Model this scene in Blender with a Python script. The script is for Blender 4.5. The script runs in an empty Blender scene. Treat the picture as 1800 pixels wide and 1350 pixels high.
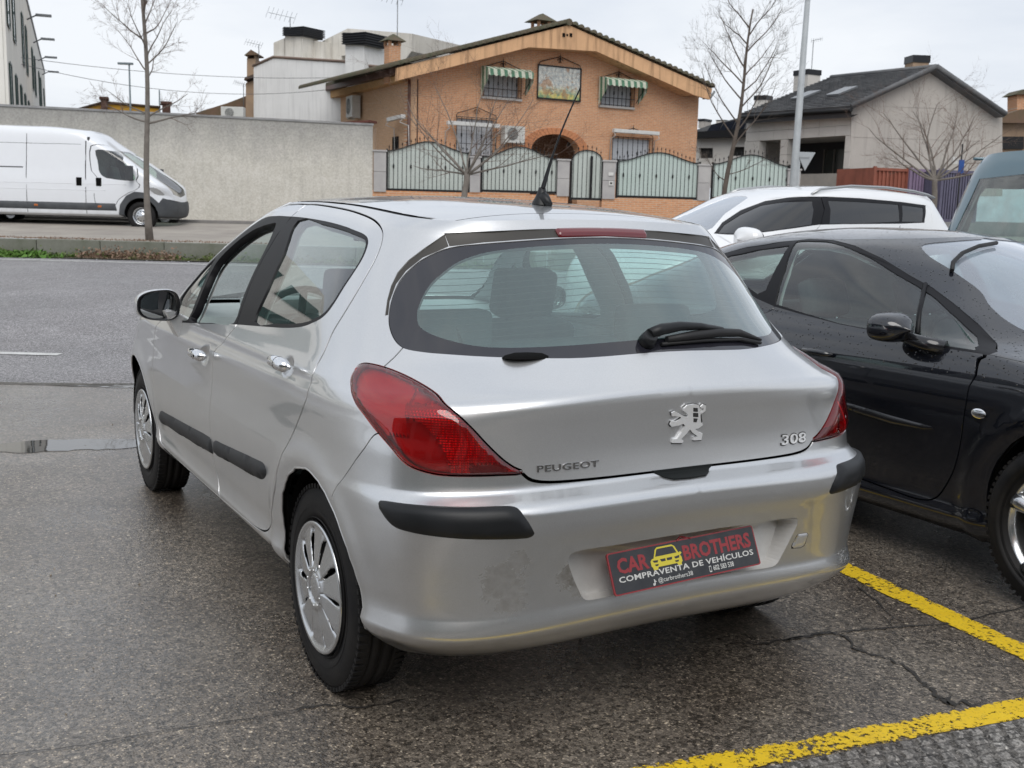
import bpy, bmesh, math, random
import numpy as np
from mathutils import Vector, Matrix, Euler
from mathutils.geometry import delaunay_2d_cdt
random.seed(7); RNG = np.random.default_rng(7)
R_ = math.radians
scene = bpy.context.scene
COL = scene.collection
# ---------------------------------------------------------------- camera
CAM = (-1.9417, -3.0659, 1.4674); YAW, PITCH, ROLL, FPX = 29.70, 9.107, 1.4685, 1924.2
cam_d = bpy.data.cameras.new('camera'); cam = bpy.data.objects.new('camera', cam_d); COL.objects.link(cam)
_y, _p, _r = R_(YAW), R_(PITCH), R_(ROLL)
_f = Vector((math.sin(_y)*math.cos(_p), math.cos(_y)*math.cos(_p), -math.sin(_p)))
_rt = Vector((math.cos(_y), -math.sin(_y), 0)); _up = _rt.cross(_f)
_rt, _up = _rt*math.cos(_r) + _up*math.sin(_r), -_rt*math.sin(_r) + _up*math.cos(_r)
cam.matrix_world = Matrix(((_rt.x, _up.x, -_f.x, CAM[0]), (_rt.y, _up.y, -_f.y, CAM[1]), (_rt.z, _up.z, -_f.z, CAM[2]), (0, 0, 0, 1)))
cam_d.sensor_width = 36; cam_d.lens = FPX/1800*36; cam_d.clip_end = 800; cam_d.clip_start = .05
cam_d.dof.use_dof = True; cam_d.dof.focus_distance = 3.3; cam_d.dof.aperture_fstop = 11
scene.camera = cam
# ---------------------------------------------------------------- sky, sun, exposure
world = bpy.data.worlds.new('World'); scene.world = world; world.use_nodes = True
wn = world.node_tree.nodes; wl = world.node_tree.links; wn.clear()
wo = wn.new('ShaderNodeOutputWorld'); bg = wn.new('ShaderNodeBackground'); wl.new(bg.outputs[0], wo.inputs[0])
sky = wn.new('ShaderNodeTexSky'); sky.sky_type = 'NISHITA'; sky.sun_disc = False
SUN_EL, SUN_AZ = 48, 205
sky.sun_elevation = R_(SUN_EL); sky.sun_rotation = R_(SUN_AZ); sky.air_density = 1.0; sky.dust_density = 2.0
tc = wn.new('ShaderNodeTexCoord'); mp = wn.new('ShaderNodeMapping'); mp.inputs['Scale'].default_value = (1.2, 1.2, 4.5); mp.inputs['Rotation'].default_value = (.1, .06, .4)
wl.new(tc.outputs['Generated'], mp.inputs[0])
nz = wn.new('ShaderNodeTexNoise'); nz.inputs['Scale'].default_value = 1.5; nz.inputs['Detail'].default_value = 7; nz.inputs['Roughness'].default_value = .55; nz.inputs['Distortion'].default_value = .25
wl.new(mp.outputs[0], nz.inputs['Vector'])
cr = wn.new('ShaderNodeValToRGB'); cr.color_ramp.elements[0].position = .34; cr.color_ramp.elements[1].position = .66
cr.color_ramp.elements[0].color = (4.75, 5.2, 5.95, 1); cr.color_ramp.elements[1].color = (6.9, 7.1, 7.4, 1)
wl.new(nz.outputs['Fac'], cr.inputs[0])
mx = wn.new('ShaderNodeMix'); mx.data_type = 'RGBA'; mx.inputs[0].default_value = .93
wl.new(sky.outputs[0], mx.inputs[6]); wl.new(cr.outputs[0], mx.inputs[7]); wl.new(mx.outputs[2], bg.inputs[0]); bg.inputs[1].default_value = .10
sun_d = bpy.data.lights.new('sun', 'SUN'); sun = bpy.data.objects.new('sun', sun_d); COL.objects.link(sun)
sun_d.energy = 1.35; sun_d.angle = R_(45); sun_d.color = (1, .97, .93)
sd = Vector((math.sin(R_(SUN_AZ))*math.cos(R_(SUN_EL)), math.cos(R_(SUN_AZ))*math.cos(R_(SUN_EL)), math.sin(R_(SUN_EL))))
sun.rotation_euler = sd.to_track_quat('Z', 'Y').to_euler()
vs = scene.view_settings; vs.view_transform = 'Standard'; vs.look = 'None'; vs.exposure = 0.46; vs.gamma = 1; vs.use_curve_mapping = False
scene.cycles.max_bounces = 8; scene.cycles.transparent_max_bounces = 16; scene.cycles.use_denoising = True
scene.cycles.sample_clamp_indirect = 6
# ---------------------------------------------------------------- street frame: X to the right, D straight ahead of the camera on the level
_hf = Vector((math.sin(_y), math.cos(_y), 0)); _hr = Vector((math.cos(_y), -math.sin(_y), 0))
def SW(X, D, z=0.0):
    p = Vector((CAM[0], CAM[1], 0)) + _hr*X + _hf*D; return Vector((p.x, p.y, z))
def at(px, py, D):
    """street point at distance D seen at photo pixel px, py -> (X, D, z)"""
    d = _f + _rt*((px-900)/FPX) - _up*((py-675)/FPX)
    t = D/d.dot(_hf); p = d*t; return p.dot(_hr), D, CAM[2] + p.z
STREET_RZ = -_y
# ---------------------------------------------------------------- node material helpers
def mat(name, col=(.5, .5, .5), rough=.5, metal=0.0, coat=0.0, spec=.5, coat_rough=.05):
    m = bpy.data.materials.new(name); m.use_nodes = True
    b = m.node_tree.nodes['Principled BSDF']
    b.inputs['Base Color'].default_value = (*col, 1); b.inputs['Roughness'].default_value = rough; b.inputs['Metallic'].default_value = metal
    b.inputs['Coat Weight'].default_value = coat; b.inputs['Coat Roughness'].default_value = coat_rough; b.inputs['Specular IOR Level'].default_value = spec
    m.diffuse_color = (*col, 1)
    return m
class NT:
    def __init__(s, m): s.m = m; s.t = m.node_tree; s.n = s.t.nodes; s.l = s.t.links; s.b = s.n.get('Principled BSDF'); s.out = s.n.get('Material Output')
    def new(s, ty, **k):
        n = s.n.new(ty)
        for a, v in k.items():
            if a[0] == '_': setattr(n, a[1:], v)
        for a, v in k.items():
            if a[0] != '_': n.inputs[a.replace('__', ' ')].default_value = v
        return n
    def coord(s, kind='Object', scale=(1, 1, 1), rot=(0, 0, 0), loc=(0, 0, 0)):
        tc = s.new('ShaderNodeTexCoord'); mp = s.new('ShaderNodeMapping'); mp.inputs['Scale'].default_value = scale; mp.inputs['Rotation'].default_value = rot; mp.inputs['Location'].default_value = loc
        s.l.new(tc.outputs[kind], mp.inputs[0]); return mp.outputs[0]
    def wpos(s, scale=(1, 1, 1), rot=(0, 0, 0), loc=(0, 0, 0)):
        g = s.new('ShaderNodeNewGeometry'); mp = s.new('ShaderNodeMapping'); mp.inputs['Scale'].default_value = scale; mp.inputs['Rotation'].default_value = rot; mp.inputs['Location'].default_value = loc
        s.l.new(g.outputs['Position'], mp.inputs[0]); return mp.outputs[0]
    def noise(s, vec, scale=5, detail=4, rough=.5, dist=0):
        n = s.new('ShaderNodeTexNoise', Scale=scale, Detail=detail, Roughness=rough, Distortion=dist)
        if vec is not None: s.l.new(vec, n.inputs['Vector'])
        return n.outputs['Fac']
    def voro(s, vec, scale=5, feature='F1', out='Distance', rnd=1.0):
        n = s.new('ShaderNodeTexVoronoi', _feature=feature, Scale=scale, Randomness=rnd)
        if vec is not None: s.l.new(vec, n.inputs['Vector'])
        return n.outputs[out]
    def ramp(s, fac, *stops, interp='LINEAR'):
        n = s.new('ShaderNodeValToRGB'); e = n.color_ramp.elements; n.color_ramp.interpolation = interp
        while len(e) < len(stops): e.new(.5)
        for i, (p, c) in enumerate(stops):
            e[i].position = p; e[i].color = (*c, 1) if not np.isscalar(c) else (c, c, c, 1)
        s.l.new(fac, n.inputs[0]); return n.outputs[0]
    def mix(s, f, a, b, mode='MIX'):
        n = s.new('ShaderNodeMix', _data_type='RGBA', _blend_type=mode)
        for v, i in ((f, 0), (a, 6), (b, 7)):
            if isinstance(v, (int, float)): n.inputs[i].default_value = v if i == 0 else (v, v, v, 1)
            elif isinstance(v, tuple): n.inputs[i].default_value = (*v, 1)
            else: s.l.new(v, n.inputs[i])
        return n.outputs[2]
    def math(s, op, a, b=None, c=None):
        n = s.new('ShaderNodeMath', _operation=op)
        for v, i in ((a, 0), (b, 1), (c, 2)):
            if v is None: continue
            if isinstance(v, (int, float)): n.inputs[i].default_value = v
            else: s.l.new(v, n.inputs[i])
        return n.outputs[0]
    def col(s, v): s.l.new(v, s.b.inputs['Base Color'])
    def rough(s, v): s.l.new(v, s.b.inputs['Roughness'])
    def bump(s, h, strength=.3, dist=.01, base=None):
        n = s.new('ShaderNodeBump', Strength=strength, Distance=dist); s.l.new(h, n.inputs['Height'])
        if base is not None: s.l.new(base, n.inputs['Normal'])
        s.l.new(n.outputs[0], s.b.inputs['Normal']); return n.outputs[0]
    def sep(s, vec):
        n = s.new('ShaderNodeSeparateXYZ'); s.l.new(vec, n.inputs[0]); return n.outputs
def rough_mat(name, c1, c2, scale=3, rough=.8, bump=.2, bscale=40, spec=.4, bdist=.01, stain=None):
    """mottled surface: two tones by noise, fine relief; optional darker vertical streaks"""
    m = mat(name, c1, rough, spec=spec); t = NT(m); p = t.coord()
    f = t.noise(p, scale, 6, .6); c = t.mix(t.ramp(f, (.35, 0.), (.65, 1.)), c1, c2)
    fine = t.noise(p, bscale, 3, .6)
    c = t.mix(.25, c, t.mix(fine, 0.25, 1.0), 'OVERLAY')
    if stain:
        q = t.coord(scale=(3.5, 3.5, .25)); sf = t.ramp(t.noise(q, 1.6, 5, .6), (.5, 0.), (.72, stain)); c = t.mix(sf, c, tuple(v*.35 for v in c1))
    t.col(c); t.bump(fine, bump, bdist); return m
def glass_mat(name, tint=(.75, .85, .82), spec_rough=.01, ior=1.5, dirt=0.03, haze=0., haze_col=(.45, .45, .42), refl=1.7):
    m = bpy.data.materials.new(name); m.use_nodes = True; t = NT(m); t.n.remove(t.b)
    tr = t.new('ShaderNodeBsdfTransparent'); tr.inputs[0].default_value = (*tint, 1)
    gl = t.new('ShaderNodeBsdfGlossy', Roughness=spec_rough); gl.inputs[0].default_value = (1, 1, 1, 1)
    fr = t.new('ShaderNodeFresnel'); gb = t.new('ShaderNodeNewGeometry'); t.l.new(t.math('MULTIPLY_ADD', gb.outputs['Backfacing'], 1/ior-ior, ior), fr.inputs['IOR']); f2 = t.math('MULTIPLY_ADD', fr.outputs[0], refl, .015)
    f2 = t.math('MINIMUM', f2, 1.0)
    ms = t.new('ShaderNodeMixShader'); t.l.new(f2, ms.inputs[0]); t.l.new(tr.outputs[0], ms.inputs[1]); t.l.new(gl.outputs[0], ms.inputs[2])
    df = t.new('ShaderNodeBsdfDiffuse'); df.inputs[0].default_value = (*haze_col, 1)
    nf = t.noise(t.coord(), 7, 5, .6); dm = t.math('MULTIPLY', t.math('SUBTRACT', nf, .3), dirt*2)
    dm = t.math('ADD', t.math('MAXIMUM', dm, 0), haze); m2 = t.new('ShaderNodeMixShader'); t.l.new(t.math('MINIMUM', dm, 1), m2.inputs[0]); t.l.new(ms.outputs[0], m2.inputs[1]); t.l.new(df.outputs[0], m2.inputs[2])
    t.l.new(m2.outputs[0], t.out.inputs[0]); return m
# ---------------------------------------------------------------- object helpers
def link(o, parent=None):
    COL.objects.link(o)
    if parent is not None: o.parent = parent
    return o
def tag(o, label=None, cat=None, group=None, kind=None):
    if label: o['label'] = label
    if cat: o['category'] = cat
    if group: o['group'] = group
    if kind: o['kind'] = kind
    return o
def thing(name, label, cat, loc=(0, 0, 0), rz=0.0, group=None):
    o = bpy.data.objects.new(name, None); o.location = loc; o.rotation_euler = (0, 0, rz); o.empty_display_size = .2
    link(o); return tag(o, label, cat, group)
def mobj(name, verts, faces, m, parent=None, smooth=False, normals=None, kind=None):
    me = bpy.data.meshes.new(name)
    me.from_pydata([tuple(map(float, v)) for v in verts], [], [tuple(map(int, f)) for f in faces])
    if isinstance(m, (list, tuple)):
        for k in m: me.materials.append(k)
    else: me.materials.append(m)
    if smooth or normals is not None: me.shade_smooth()
    if normals is not None:
        me.normals_split_custom_set_from_vertices([tuple(map(float, n)) for n in normals])
    me.update()
    o = bpy.data.objects.new(name, me); link(o, parent)
    if kind: o['kind'] = kind
    return o
class MB:
    """collects simple solids into one mesh"""
    def __init__(s): s.v = []; s.f = []; s.mi = []; s.sm = []
    def add(s, v, f, mi=0, sm=False):
        b = len(s.v); s.v += [Vector(p) for p in v]; s.f += [tuple(b+i for i in q) for q in f]; s.mi += [mi]*len(f); s.sm += [sm]*len(f); return s
    def box(s, x0, x1, y0, y1, z0, z1, mi=0, M=None):
        v = [Vector((x, y, z)) for z in (z0, z1) for y in (y0, y1) for x in (x0, x1)]
        if M is not None: v = [M @ p for p in v]
        return s.add(v, [(0, 2, 3, 1), (4, 5, 7, 6), (0, 1, 5, 4), (2, 6, 7, 3), (0, 4, 6, 2), (1, 3, 7, 5)], mi)
    def cbox(s, c, sx, sy, sz, mi=0, M=None):
        return s.box(c[0]-sx/2, c[0]+sx/2, c[1]-sy/2, c[1]+sy/2, c[2]-sz/2, c[2]+sz/2, mi, M)
    def tube(s, pts, r, n=8, mi=0, cap=True, sm=True):
        pts = [Vector(p) for p in pts]; rs = r if hasattr(r, '__len__') else [r]*len(pts)
        v = []; f = []; u = None
        for i, p in enumerate(pts):
            d = (pts[min(i+1, len(pts)-1)] - pts[max(i-1, 0)]).normalized()
            if u is None: u = d.orthogonal().normalized()
            u = (u - d*u.dot(d)).normalized(); w = d.cross(u)
            for k in range(n):
                a = 2*math.pi*k/n; v.append(p + (u*math.cos(a) + w*math.sin(a))*rs[i])
        for i in range(len(pts)-1):
            for k in range(n): f.append((i*n+k, i*n+(k+1) % n, (i+1)*n+(k+1) % n, (i+1)*n+k))
        s.add(v, f, mi, sm)
        if cap:
            b = len(s.v) - len(v)
            s.f += [tuple(b+k for k in range(n))[::-1], tuple(b+(len(pts)-1)*n+k for k in range(n))]; s.mi += [mi]*2; s.sm += [False]*2
        return s
    def prism(s, poly, h0, h1, axis='z', mi=0, M=None):
        """polygon (2d) extruded between h0 and h1 along axis"""
        n = len(poly)
        def mk(a, b, h): return Vector({'z': (a, b, h), 'y': (a, h, b), 'x': (h, a, b)}[axis])
        v = [mk(a, b, h0) for a, b in poly] + [mk(a, b, h1) for a, b in poly]
        if M is not None: v = [M @ p for p in v]
        f = [tuple(range(n))[::-1], tuple(range(n, 2*n))] + [(i, (i+1) % n, n+(i+1) % n, n+i) for i in range(n)]
        return s.add(v, f, mi)
    def lathe(s, prof, n=32, axis='z', c=(0, 0, 0), mi=0, sm=True, a0=0, a1=2*math.pi):
        full = abs(a1-a0-2*math.pi) < 1e-6; m = n if full else n+1; v = []
        for k in range(m):
            a = a0 + (a1-a0)*k/n; ca, sa = math.cos(a), math.sin(a)
            for r, h in prof:
                p = {'z': (r*ca, r*sa, h), 'x': (h, r*ca, r*sa), 'y': (r*ca, h, r*sa)}[axis]; v.append(Vector(p) + Vector(c))
        L = len(prof); f = []
        for k in range(n):
            k2 = (k+1) % m
            for i in range(L-1): f.append((k*L+i, k2*L+i, k2*L+i+1, k*L+i+1))
        return s.add(v, f, mi, sm)
    def build(s, name, m, parent=None, kind=None, bevel=0, seg=2, recalc=True, auto=None):
        me = bpy.data.meshes.new(name)
        me.from_pydata([tuple(p) for p in s.v], [], s.f)
        for k in (m if isinstance(m, (list, tuple)) else [m]): me.materials.append(k)
        me.polygons.foreach_set('material_index', s.mi); me.polygons.foreach_set('use_smooth', s.sm)
        if recalc or bevel:
            bm = bmesh.new(); bm.from_mesh(me)
            if recalc: bmesh.ops.recalc_face_normals(bm, faces=bm.faces)
            if bevel:
                ed = [e for e in bm.edges if e.is_manifold and e.calc_face_angle(0) > .6]
                bmesh.ops.bevel(bm, geom=ed, offset=bevel, segments=seg, profile=.7, affect='EDGES', clamp_overlap=True)
            bm.to_mesh(me); bm.free()
        me.update()
        o = bpy.data.objects.new(name, me); link(o, parent)
        if kind: o['kind'] = kind
        return o
def copy_tree(o, parent=None, top=True):
    c = o.copy(); COL.objects.link(c)
    if parent is not None: c.parent = parent
    for ch in list(o.children): copy_tree(ch, c, False)
    return c
def smooth_poly(pts, n=4, closed=True):
    """Catmull-Rom through the points"""
    P = np.array(pts, float); N = len(P); out = []
    rng = range(N) if closed else range(N-1)
    for i in rng:
        if closed: a, b, c, d = P[i-1], P[i], P[(i+1) % N], P[(i+2) % N]
        else: b, c = P[i], P[i+1]; a = P[i-1] if i else 2*b-c; d = P[i+2] if i+2 < N else 2*c-b
        # centripetal-ish damping for uneven spacing
        L = np.linalg.norm(c-b); ta = (c-a); td = (d-b)
        la = np.linalg.norm(b-a)+L; ld = np.linalg.norm(d-c)+L
        m0 = ta/max(la, 1e-9)*L; m1 = td/max(ld, 1e-9)*L
        for k in range(n):
            t = k/n; out.append((2*t**3-3*t*t+1)*b + (t**3-2*t*t+t)*m0 + (-2*t**3+3*t*t)*c + (t**3-t*t)*m1)
    if not closed: out.append(P[-1])
    return np.array(out)
def strip_poly(line, w):
    """closed polygon of width w round an open 2d line"""
    P = np.array(line, float); T = np.gradient(P, axis=0); T /= np.linalg.norm(T, axis=1, keepdims=True); N = np.stack([-T[:, 1], T[:, 0]], 1)
    return np.concatenate([P + N*w/2, (P - N*w/2)[::-1]])
def inside(pts, poly):
    x, y = pts[:, 0], pts[:, 1]; c = np.zeros(len(pts), bool); px, py = poly[:, 0], poly[:, 1]; j = len(poly)-1
    for i in range(len(poly)):
        if py[i] != py[j]:
            c ^= ((py[i] > y) != (py[j] > y)) & (x < (px[j]-px[i])*(y-py[i])/(py[j]-py[i]) + px[i])
        j = i
    return c
def resample(line, step, closed=False):
    P = np.array(line, float)
    if closed: P = np.vstack([P, P[:1]])
    out = []
    for a, b in zip(P[:-1], P[1:]):
        n = max(1, int(math.ceil(np.linalg.norm(b-a)/step)))
        out += [a + (b-a)*k/n for k in range(n)]
    if not closed: out.append(P[-1])
    return np.array(out)
def cdt(outer, loops, grid):
    """triangulate the outer polygon with the loops as edges and the grid points inside; returns points, triangles"""
    V = []; E = []
    for L in [outer] + loops:
        b = len(V); n = len(L); V += [tuple(p) for p in L]; E += [(b+i, b+(i+1) % n) for i in range(n)]
    g = np.array(grid); g = g[inside(g, np.array(outer))]
    # keep grid points clear of the loops
    S = np.array(V); keep = np.ones(len(g), bool)
    for i in range(0, len(S), 400):
        d = np.abs(g[:, None, :] - S[None, i:i+400]).max(-1).min(1); keep &= d > .0045
    V += [tuple(p) for p in g[keep]]
    r = delaunay_2d_cdt([Vector(p) for p in V], E, [], 0, 1e-6)
    P = np.array([tuple(p) for p in r[0]]); T = [f for f in r[2]]
    T = np.array([t for f in T for t in ([f] if len(f) == 3 else [(f[0], f[i], f[i+1]) for i in range(1, len(f)-1)])])
    c = P[T].mean(1); T = T[inside(c, np.array(outer))]
    a = P[T]; ar = (a[:, 1, 0]-a[:, 0, 0])*(a[:, 2, 1]-a[:, 0, 1]) - (a[:, 2, 0]-a[:, 0, 0])*(a[:, 1, 1]-a[:, 0, 1])
    T[ar < 0] = T[ar < 0][:, ::-1]; return P, T[np.abs(ar) > 1e-9]
def skin_mesh(P, T, sel, fpos, fnrm, skirt=.012, free=None, flip=False, mirror=False, off=0., edge=None, xf=None):
    """verts, faces, normals of the selected triangles laid on the surface; skirt turns free edges inward.
    edge=(w, h): raised piece, h high, rounding off towards its border over width w"""
    t = T[sel]; used, inv = np.unique(t, return_inverse=True); t = inv.reshape(-1, 3); q = P[used]
    from collections import Counter
    cnt = Counter()
    for a, b, c in t:
        for e in ((a, b), (b, c), (c, a)): cnt[tuple(sorted(e))] += 1
    be = [(a, b) for tri in t for a, b in ((tri[0], tri[1]), (tri[1], tri[2]), (tri[2], tri[0])) if cnt[tuple(sorted((a, b)))] == 1]
    o = np.full(len(q), float(off))
    if edge is not None:
        B = np.array([[q[a], q[b]] for a, b in be if not (free and free(q[a], q[b]))])
        d = np.full(len(q), 9.)
        for a, b in B:
            ab = b-a; L = max((ab**2).sum(), 1e-12); tt = np.clip(((q-a)@ab)/L, 0, 1); d = np.minimum(d, np.linalg.norm(q - a - tt[:, None]*ab, axis=1))
        u = np.clip(d/edge[0], 0, 1); o = o + edge[1]*np.sqrt(np.maximum(1-(1-u)**2, 0))
    X = fpos(q[:, 0], q[:, 1], o); N = fnrm(q[:, 0], q[:, 1])
    if edge is not None: N = None
    V = [X]; F = [tuple(r) for r in t]; NN = [N] if N is not None else None
    if skirt:
        be2 = [(a, b) for a, b in be if not (free and free(q[a], q[b]))]
        ids = sorted({i for e in be2 for i in e}); k = {i: j for j, i in enumerate(ids)}; b0 = len(q); m = len(ids)
        if m:
            n = fnrm(q[ids, 0], q[ids, 1]); A = X[ids]; Bt = A - n*skirt
            # outward side normals
            sn = np.zeros((m, 3))
            for a, b in be2:
                e = X[b]-X[a]; w = np.cross(n[k[a]], e); sn[k[a]] += w; sn[k[b]] += w
            sn /= np.maximum(np.linalg.norm(sn, axis=1, keepdims=True), 1e-9)
            V += [A, Bt]
            if NN is not None: NN += [.6*n+.8*sn, sn]
            for a, b in be2: F.append((b0+k[a], b0+m+k[a], b0+m+k[b], b0+k[b]))
    V = np.concatenate(V); NN = np.concatenate(NN) if NN is not None else None
    if mirror:
        V = V*np.array([-1, 1, 1]); NN = NN*np.array([-1, 1, 1]) if NN is not None else None
    if mirror != flip: F = [f[::-1] for f in F]
    return V, F, NN
def join_parts(parts):
    V = []; F = []; N = []; b = 0
    for v, f, n in parts:
        V.append(v); F += [tuple(b+i for i in q) for q in f]; b += len(v)
        if n is not None: N.append(n)
    V = np.concatenate(V); return V, F, (np.concatenate(N) if len(N) == len(parts) else None)
# ---------------------------------------------------------------- vehicle materials
def paint(name, col, metal=.0, rough=.35, coat=1., flake=.0, drops=False, dirt=.0, dirt_col=(.16, .13, .10)):
    m = mat(name, col, rough, metal, coat); t = NT(m)
    p = t.coord()
    c = None
    if flake:
        f = t.voro(p, 900, out='Color'); sp = t.sep(f)[0]
        c = t.mix(flake, col, t.mix(sp, tuple(v*.55 for v in col), tuple(min(1, v*1.35) for v in col)))
    if dirt:
        n = t.noise(p, 4, 7, .65); s = t.sep(t.coord())
        low = t.ramp(s[2], (.25, 1.), (.75, .12)); d = t.math('MULTIPLY', t.ramp(n, (.35, 0.), (.75, dirt)), low)
        c = t.mix(d, c if c is not None else col, dirt_col); t.rough(t.math('ADD', t.math('MULTIPLY', d, .4), rough))
        t.l.new(t.math('MULTIPLY_ADD', d, .5, .03), t.b.inputs['Coat Roughness'])
    if c is not None: t.col(c)
    # faint orange peel so the reflections are not ideal
    o = t.noise(p, 60, 2, .5); b = t.new('ShaderNodeBump', Strength=.035, Distance=.002); t.l.new(o, b.inputs['Height'])
    lo = t.noise(p, 3.2, 2, .5); b2 = t.new('ShaderNodeBump', Strength=.015, Distance=.012); t.l.new(lo, b2.inputs['Height']); t.l.new(b.outputs[0], b2.inputs['Normal'])
    nrm = b2.outputs[0]
    if drops:
        g = t.new('ShaderNodeNewGeometry'); up = t.ramp(t.sep(g.outputs['Normal'])[2], (.12, 0.), (.5, 1.))
        wrp = t.coord()
        v = t.voro(wrp, 62, rnd=1.0); cc = t.voro(wrp, 62, out='Color'); r = t.math('MULTIPLY_ADD', t.sep(cc)[0], .22, .08)
        h = t.math('MULTIPLY', t.ramp(t.math('DIVIDE', v, t.math('ADD', r, .001)), (.55, 1.), (1., 0.)), up)
        h = t.math('MULTIPLY', h, t.ramp(t.sep(cc)[1], (.05, 0.), (.08, 1.)))
        t.l.new(t.math('MULTIPLY_ADD', h, -.85, 1.0), t.b.inputs['Coat Weight']); t.b.inputs['Specular IOR Level'].default_value = 0.12
        b3 = t.new('ShaderNodeBump', Strength=1.0, Distance=.012); t.l.new(h, b3.inputs['Height']); t.l.new(nrm, b3.inputs['Normal']); nrm = b3.outputs[0]
    t.l.new(nrm, t.b.inputs['Normal']); t.l.new(nrm, t.b.inputs['Coat Normal'])
    return m
M_SILVER = paint('silver_paint', (.655, .665, .672), metal=.74, rough=.31, coat=1., flake=.14, dirt=.13)
M_SILVER.node_tree.nodes['Principled BSDF'].inputs['Coat IOR'].default_value = 1.75
M_SILVER_SHADE = mat('shaded_silver_taupe', (.050, .046, .040), .42, .2)  # shade on the silver spoiler face and pillar, put into a taupe colour
M_BLACKPL = rough_mat('black_plastic', (.008, .009, .010), (.014, .015, .017), 6, .42, .08, 300, .35, .002)
M_GREYPL = rough_mat('dark_grey_plastic', (.020, .021, .023), (.030, .031, .033), 5, .55, .10, 260, .35, .002)
M_GLOSSBLK = mat('gloss_black', (.012, .012, .014), .12, 0, .5)
M_TRIMBLK = mat('satin_black_trim', (.008, .008, .010), .45, spec=.22)
M_FRIT = mat('glass_frit', (.018, .018, .024), .04, 0, 0., spec=.9)
M_RUBBER = mat('rubber_seal', (.012, .012, .013), .6)
M_VOID = mat('dark_void', (.006, .006, .006), .9, spec=.1)
M_CHROME = mat('chrome', (.82, .83, .84), .07, 1.)
M_SATINCHROME = mat('wheel_cover_silver', (.62, .63, .64), .22, .95, .4)
M_GLASS = glass_mat('window_glass', (.70, .84, .80), dirt=.04)
M_REARGLASS = glass_mat('rear_window_glass', (.66, .90, .87), dirt=.02, haze=.15, haze_col=(.34, .48, .48), refl=2.3)  # teal haze paints the sky's reflection into the glass
M_CLEARGLASS = glass_mat('clear_glass', (.80, .88, .86), dirt=.02)
M_HAZESCREEN = glass_mat('sky_haze_windscreen', (.80, .88, .88), dirt=.05, haze=.30, haze_col=(.55, .62, .72), refl=2.2)  # pale sky reflection painted in as haze over the windscreens
M_DARKGLASS = glass_mat('privacy_glass', (.05, .055, .06), dirt=.01)
M_LINING = rough_mat('grey_cabin_lining', (.42, .43, .43), (.48, .49, .49), 8, .85, .1, 200)
M_CABDARK = rough_mat('dark_cabin_plastic', (.035, .037, .04), (.05, .052, .055), 8, .7, .1, 200)
M_SEAT = rough_mat('grey_seat_cloth', (.085, .09, .095), (.12, .125, .13), 12, .95, .3, 500)
def tyre_mat():
    m = mat('tyre_rubber', (.010, .010, .011), .6, spec=.25); t = NT(m); p = t.coord()
    n = t.noise(p, 9, 5, .6); t.col(t.mix(t.ramp(n, (.35, 0.), (.75, .8)), (.008, .008, .009), (.024, .022, .020))); t.bump(t.noise(p, 180, 2), .25, .002); return m
M_TYRE = tyre_mat()
def lens_mat(name, c, tr=.55):
    m = bpy.data.materials.new(name); m.use_nodes = True; t = NT(m); t.n.remove(t.b)
    tp = t.new('ShaderNodeBsdfTransparent'); tp.inputs[0].default_value = (*c, 1)
    df = t.new('ShaderNodeBsdfDiffuse'); df.inputs[0].default_value = (c[0]*.75, c[1]*.9+.004, c[2]*.9+.004, 1)
    a = t.new('ShaderNodeMixShader'); a.inputs[0].default_value = 1-tr; t.l.new(tp.outputs[0], a.inputs[1]); t.l.new(df.outputs[0], a.inputs[2])
    gl = t.new('ShaderNodeBsdfGlossy', Roughness=.03); fr = t.new('ShaderNodeFresnel'); gb = t.new('ShaderNodeNewGeometry'); t.l.new(t.math('MULTIPLY_ADD', gb.outputs['Backfacing'], 1/1.55-1.55, 1.55), fr.inputs['IOR'])
    b = t.new('ShaderNodeMixShader'); t.l.new(t.math('MULTIPLY_ADD', fr.outputs[0], 1.4, .03), b.inputs[0]); t.l.new(a.outputs[0], b.inputs[1]); t.l.new(gl.outputs[0], b.inputs[2])
    t.l.new(b.outputs[0], t.out.inputs[0]); return m
M_REDLENS = lens_mat('red_lens', (.80, .014, .022), .92)
def refl_mat():
    m = mat('lamp_reflector', (.42, .38, .38), .28, .8); t = NT(m); p = t.coord()
    v = t.voro(p, 150, rnd=0.0); t.bump(v, .6, .004); return m
M_REFL = refl_mat()
M_REFLP = mat('lamp_reflector_plain', (.62, .57, .57), .30, .75)
M_REFLDARK = mat('lamp_reflector_dark', (.10, .085, .085), .3, .5)
# ---------------------------------------------------------------- car envelope surfaces
def pchip(xk, yk, x):
    xk = np.asarray(xk, float); yk = np.asarray(yk, float)
    h = np.diff(xk); d = np.diff(yk) / h; m = np.zeros_like(yk)
    for i in range(1, len(xk) - 1):
        if d[i-1] * d[i] > 0:
            w1 = 2*h[i] + h[i-1]; w2 = h[i] + 2*h[i-1]
            m[i] = (w1 + w2) / (w1/d[i-1] + w2/d[i])
    m[0], m[-1] = d[0], d[-1]
    k = np.clip(np.searchsorted(xk, x) - 1, 0, len(xk) - 2)
    t = (x - xk[k]) / h[k]; t2 = t*t; t3 = t2*t
    return (2*t3-3*t2+1)*yk[k] + (t3-2*t2+t)*h[k]*m[k] + (-2*t3+3*t2)*yk[k+1] + (t3-t2)*h[k]*m[k+1]

def sstep(a, b, x):
    t = np.clip((x - a) / (b - a), 0, 1); return t*t*(3 - 2*t)

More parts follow.
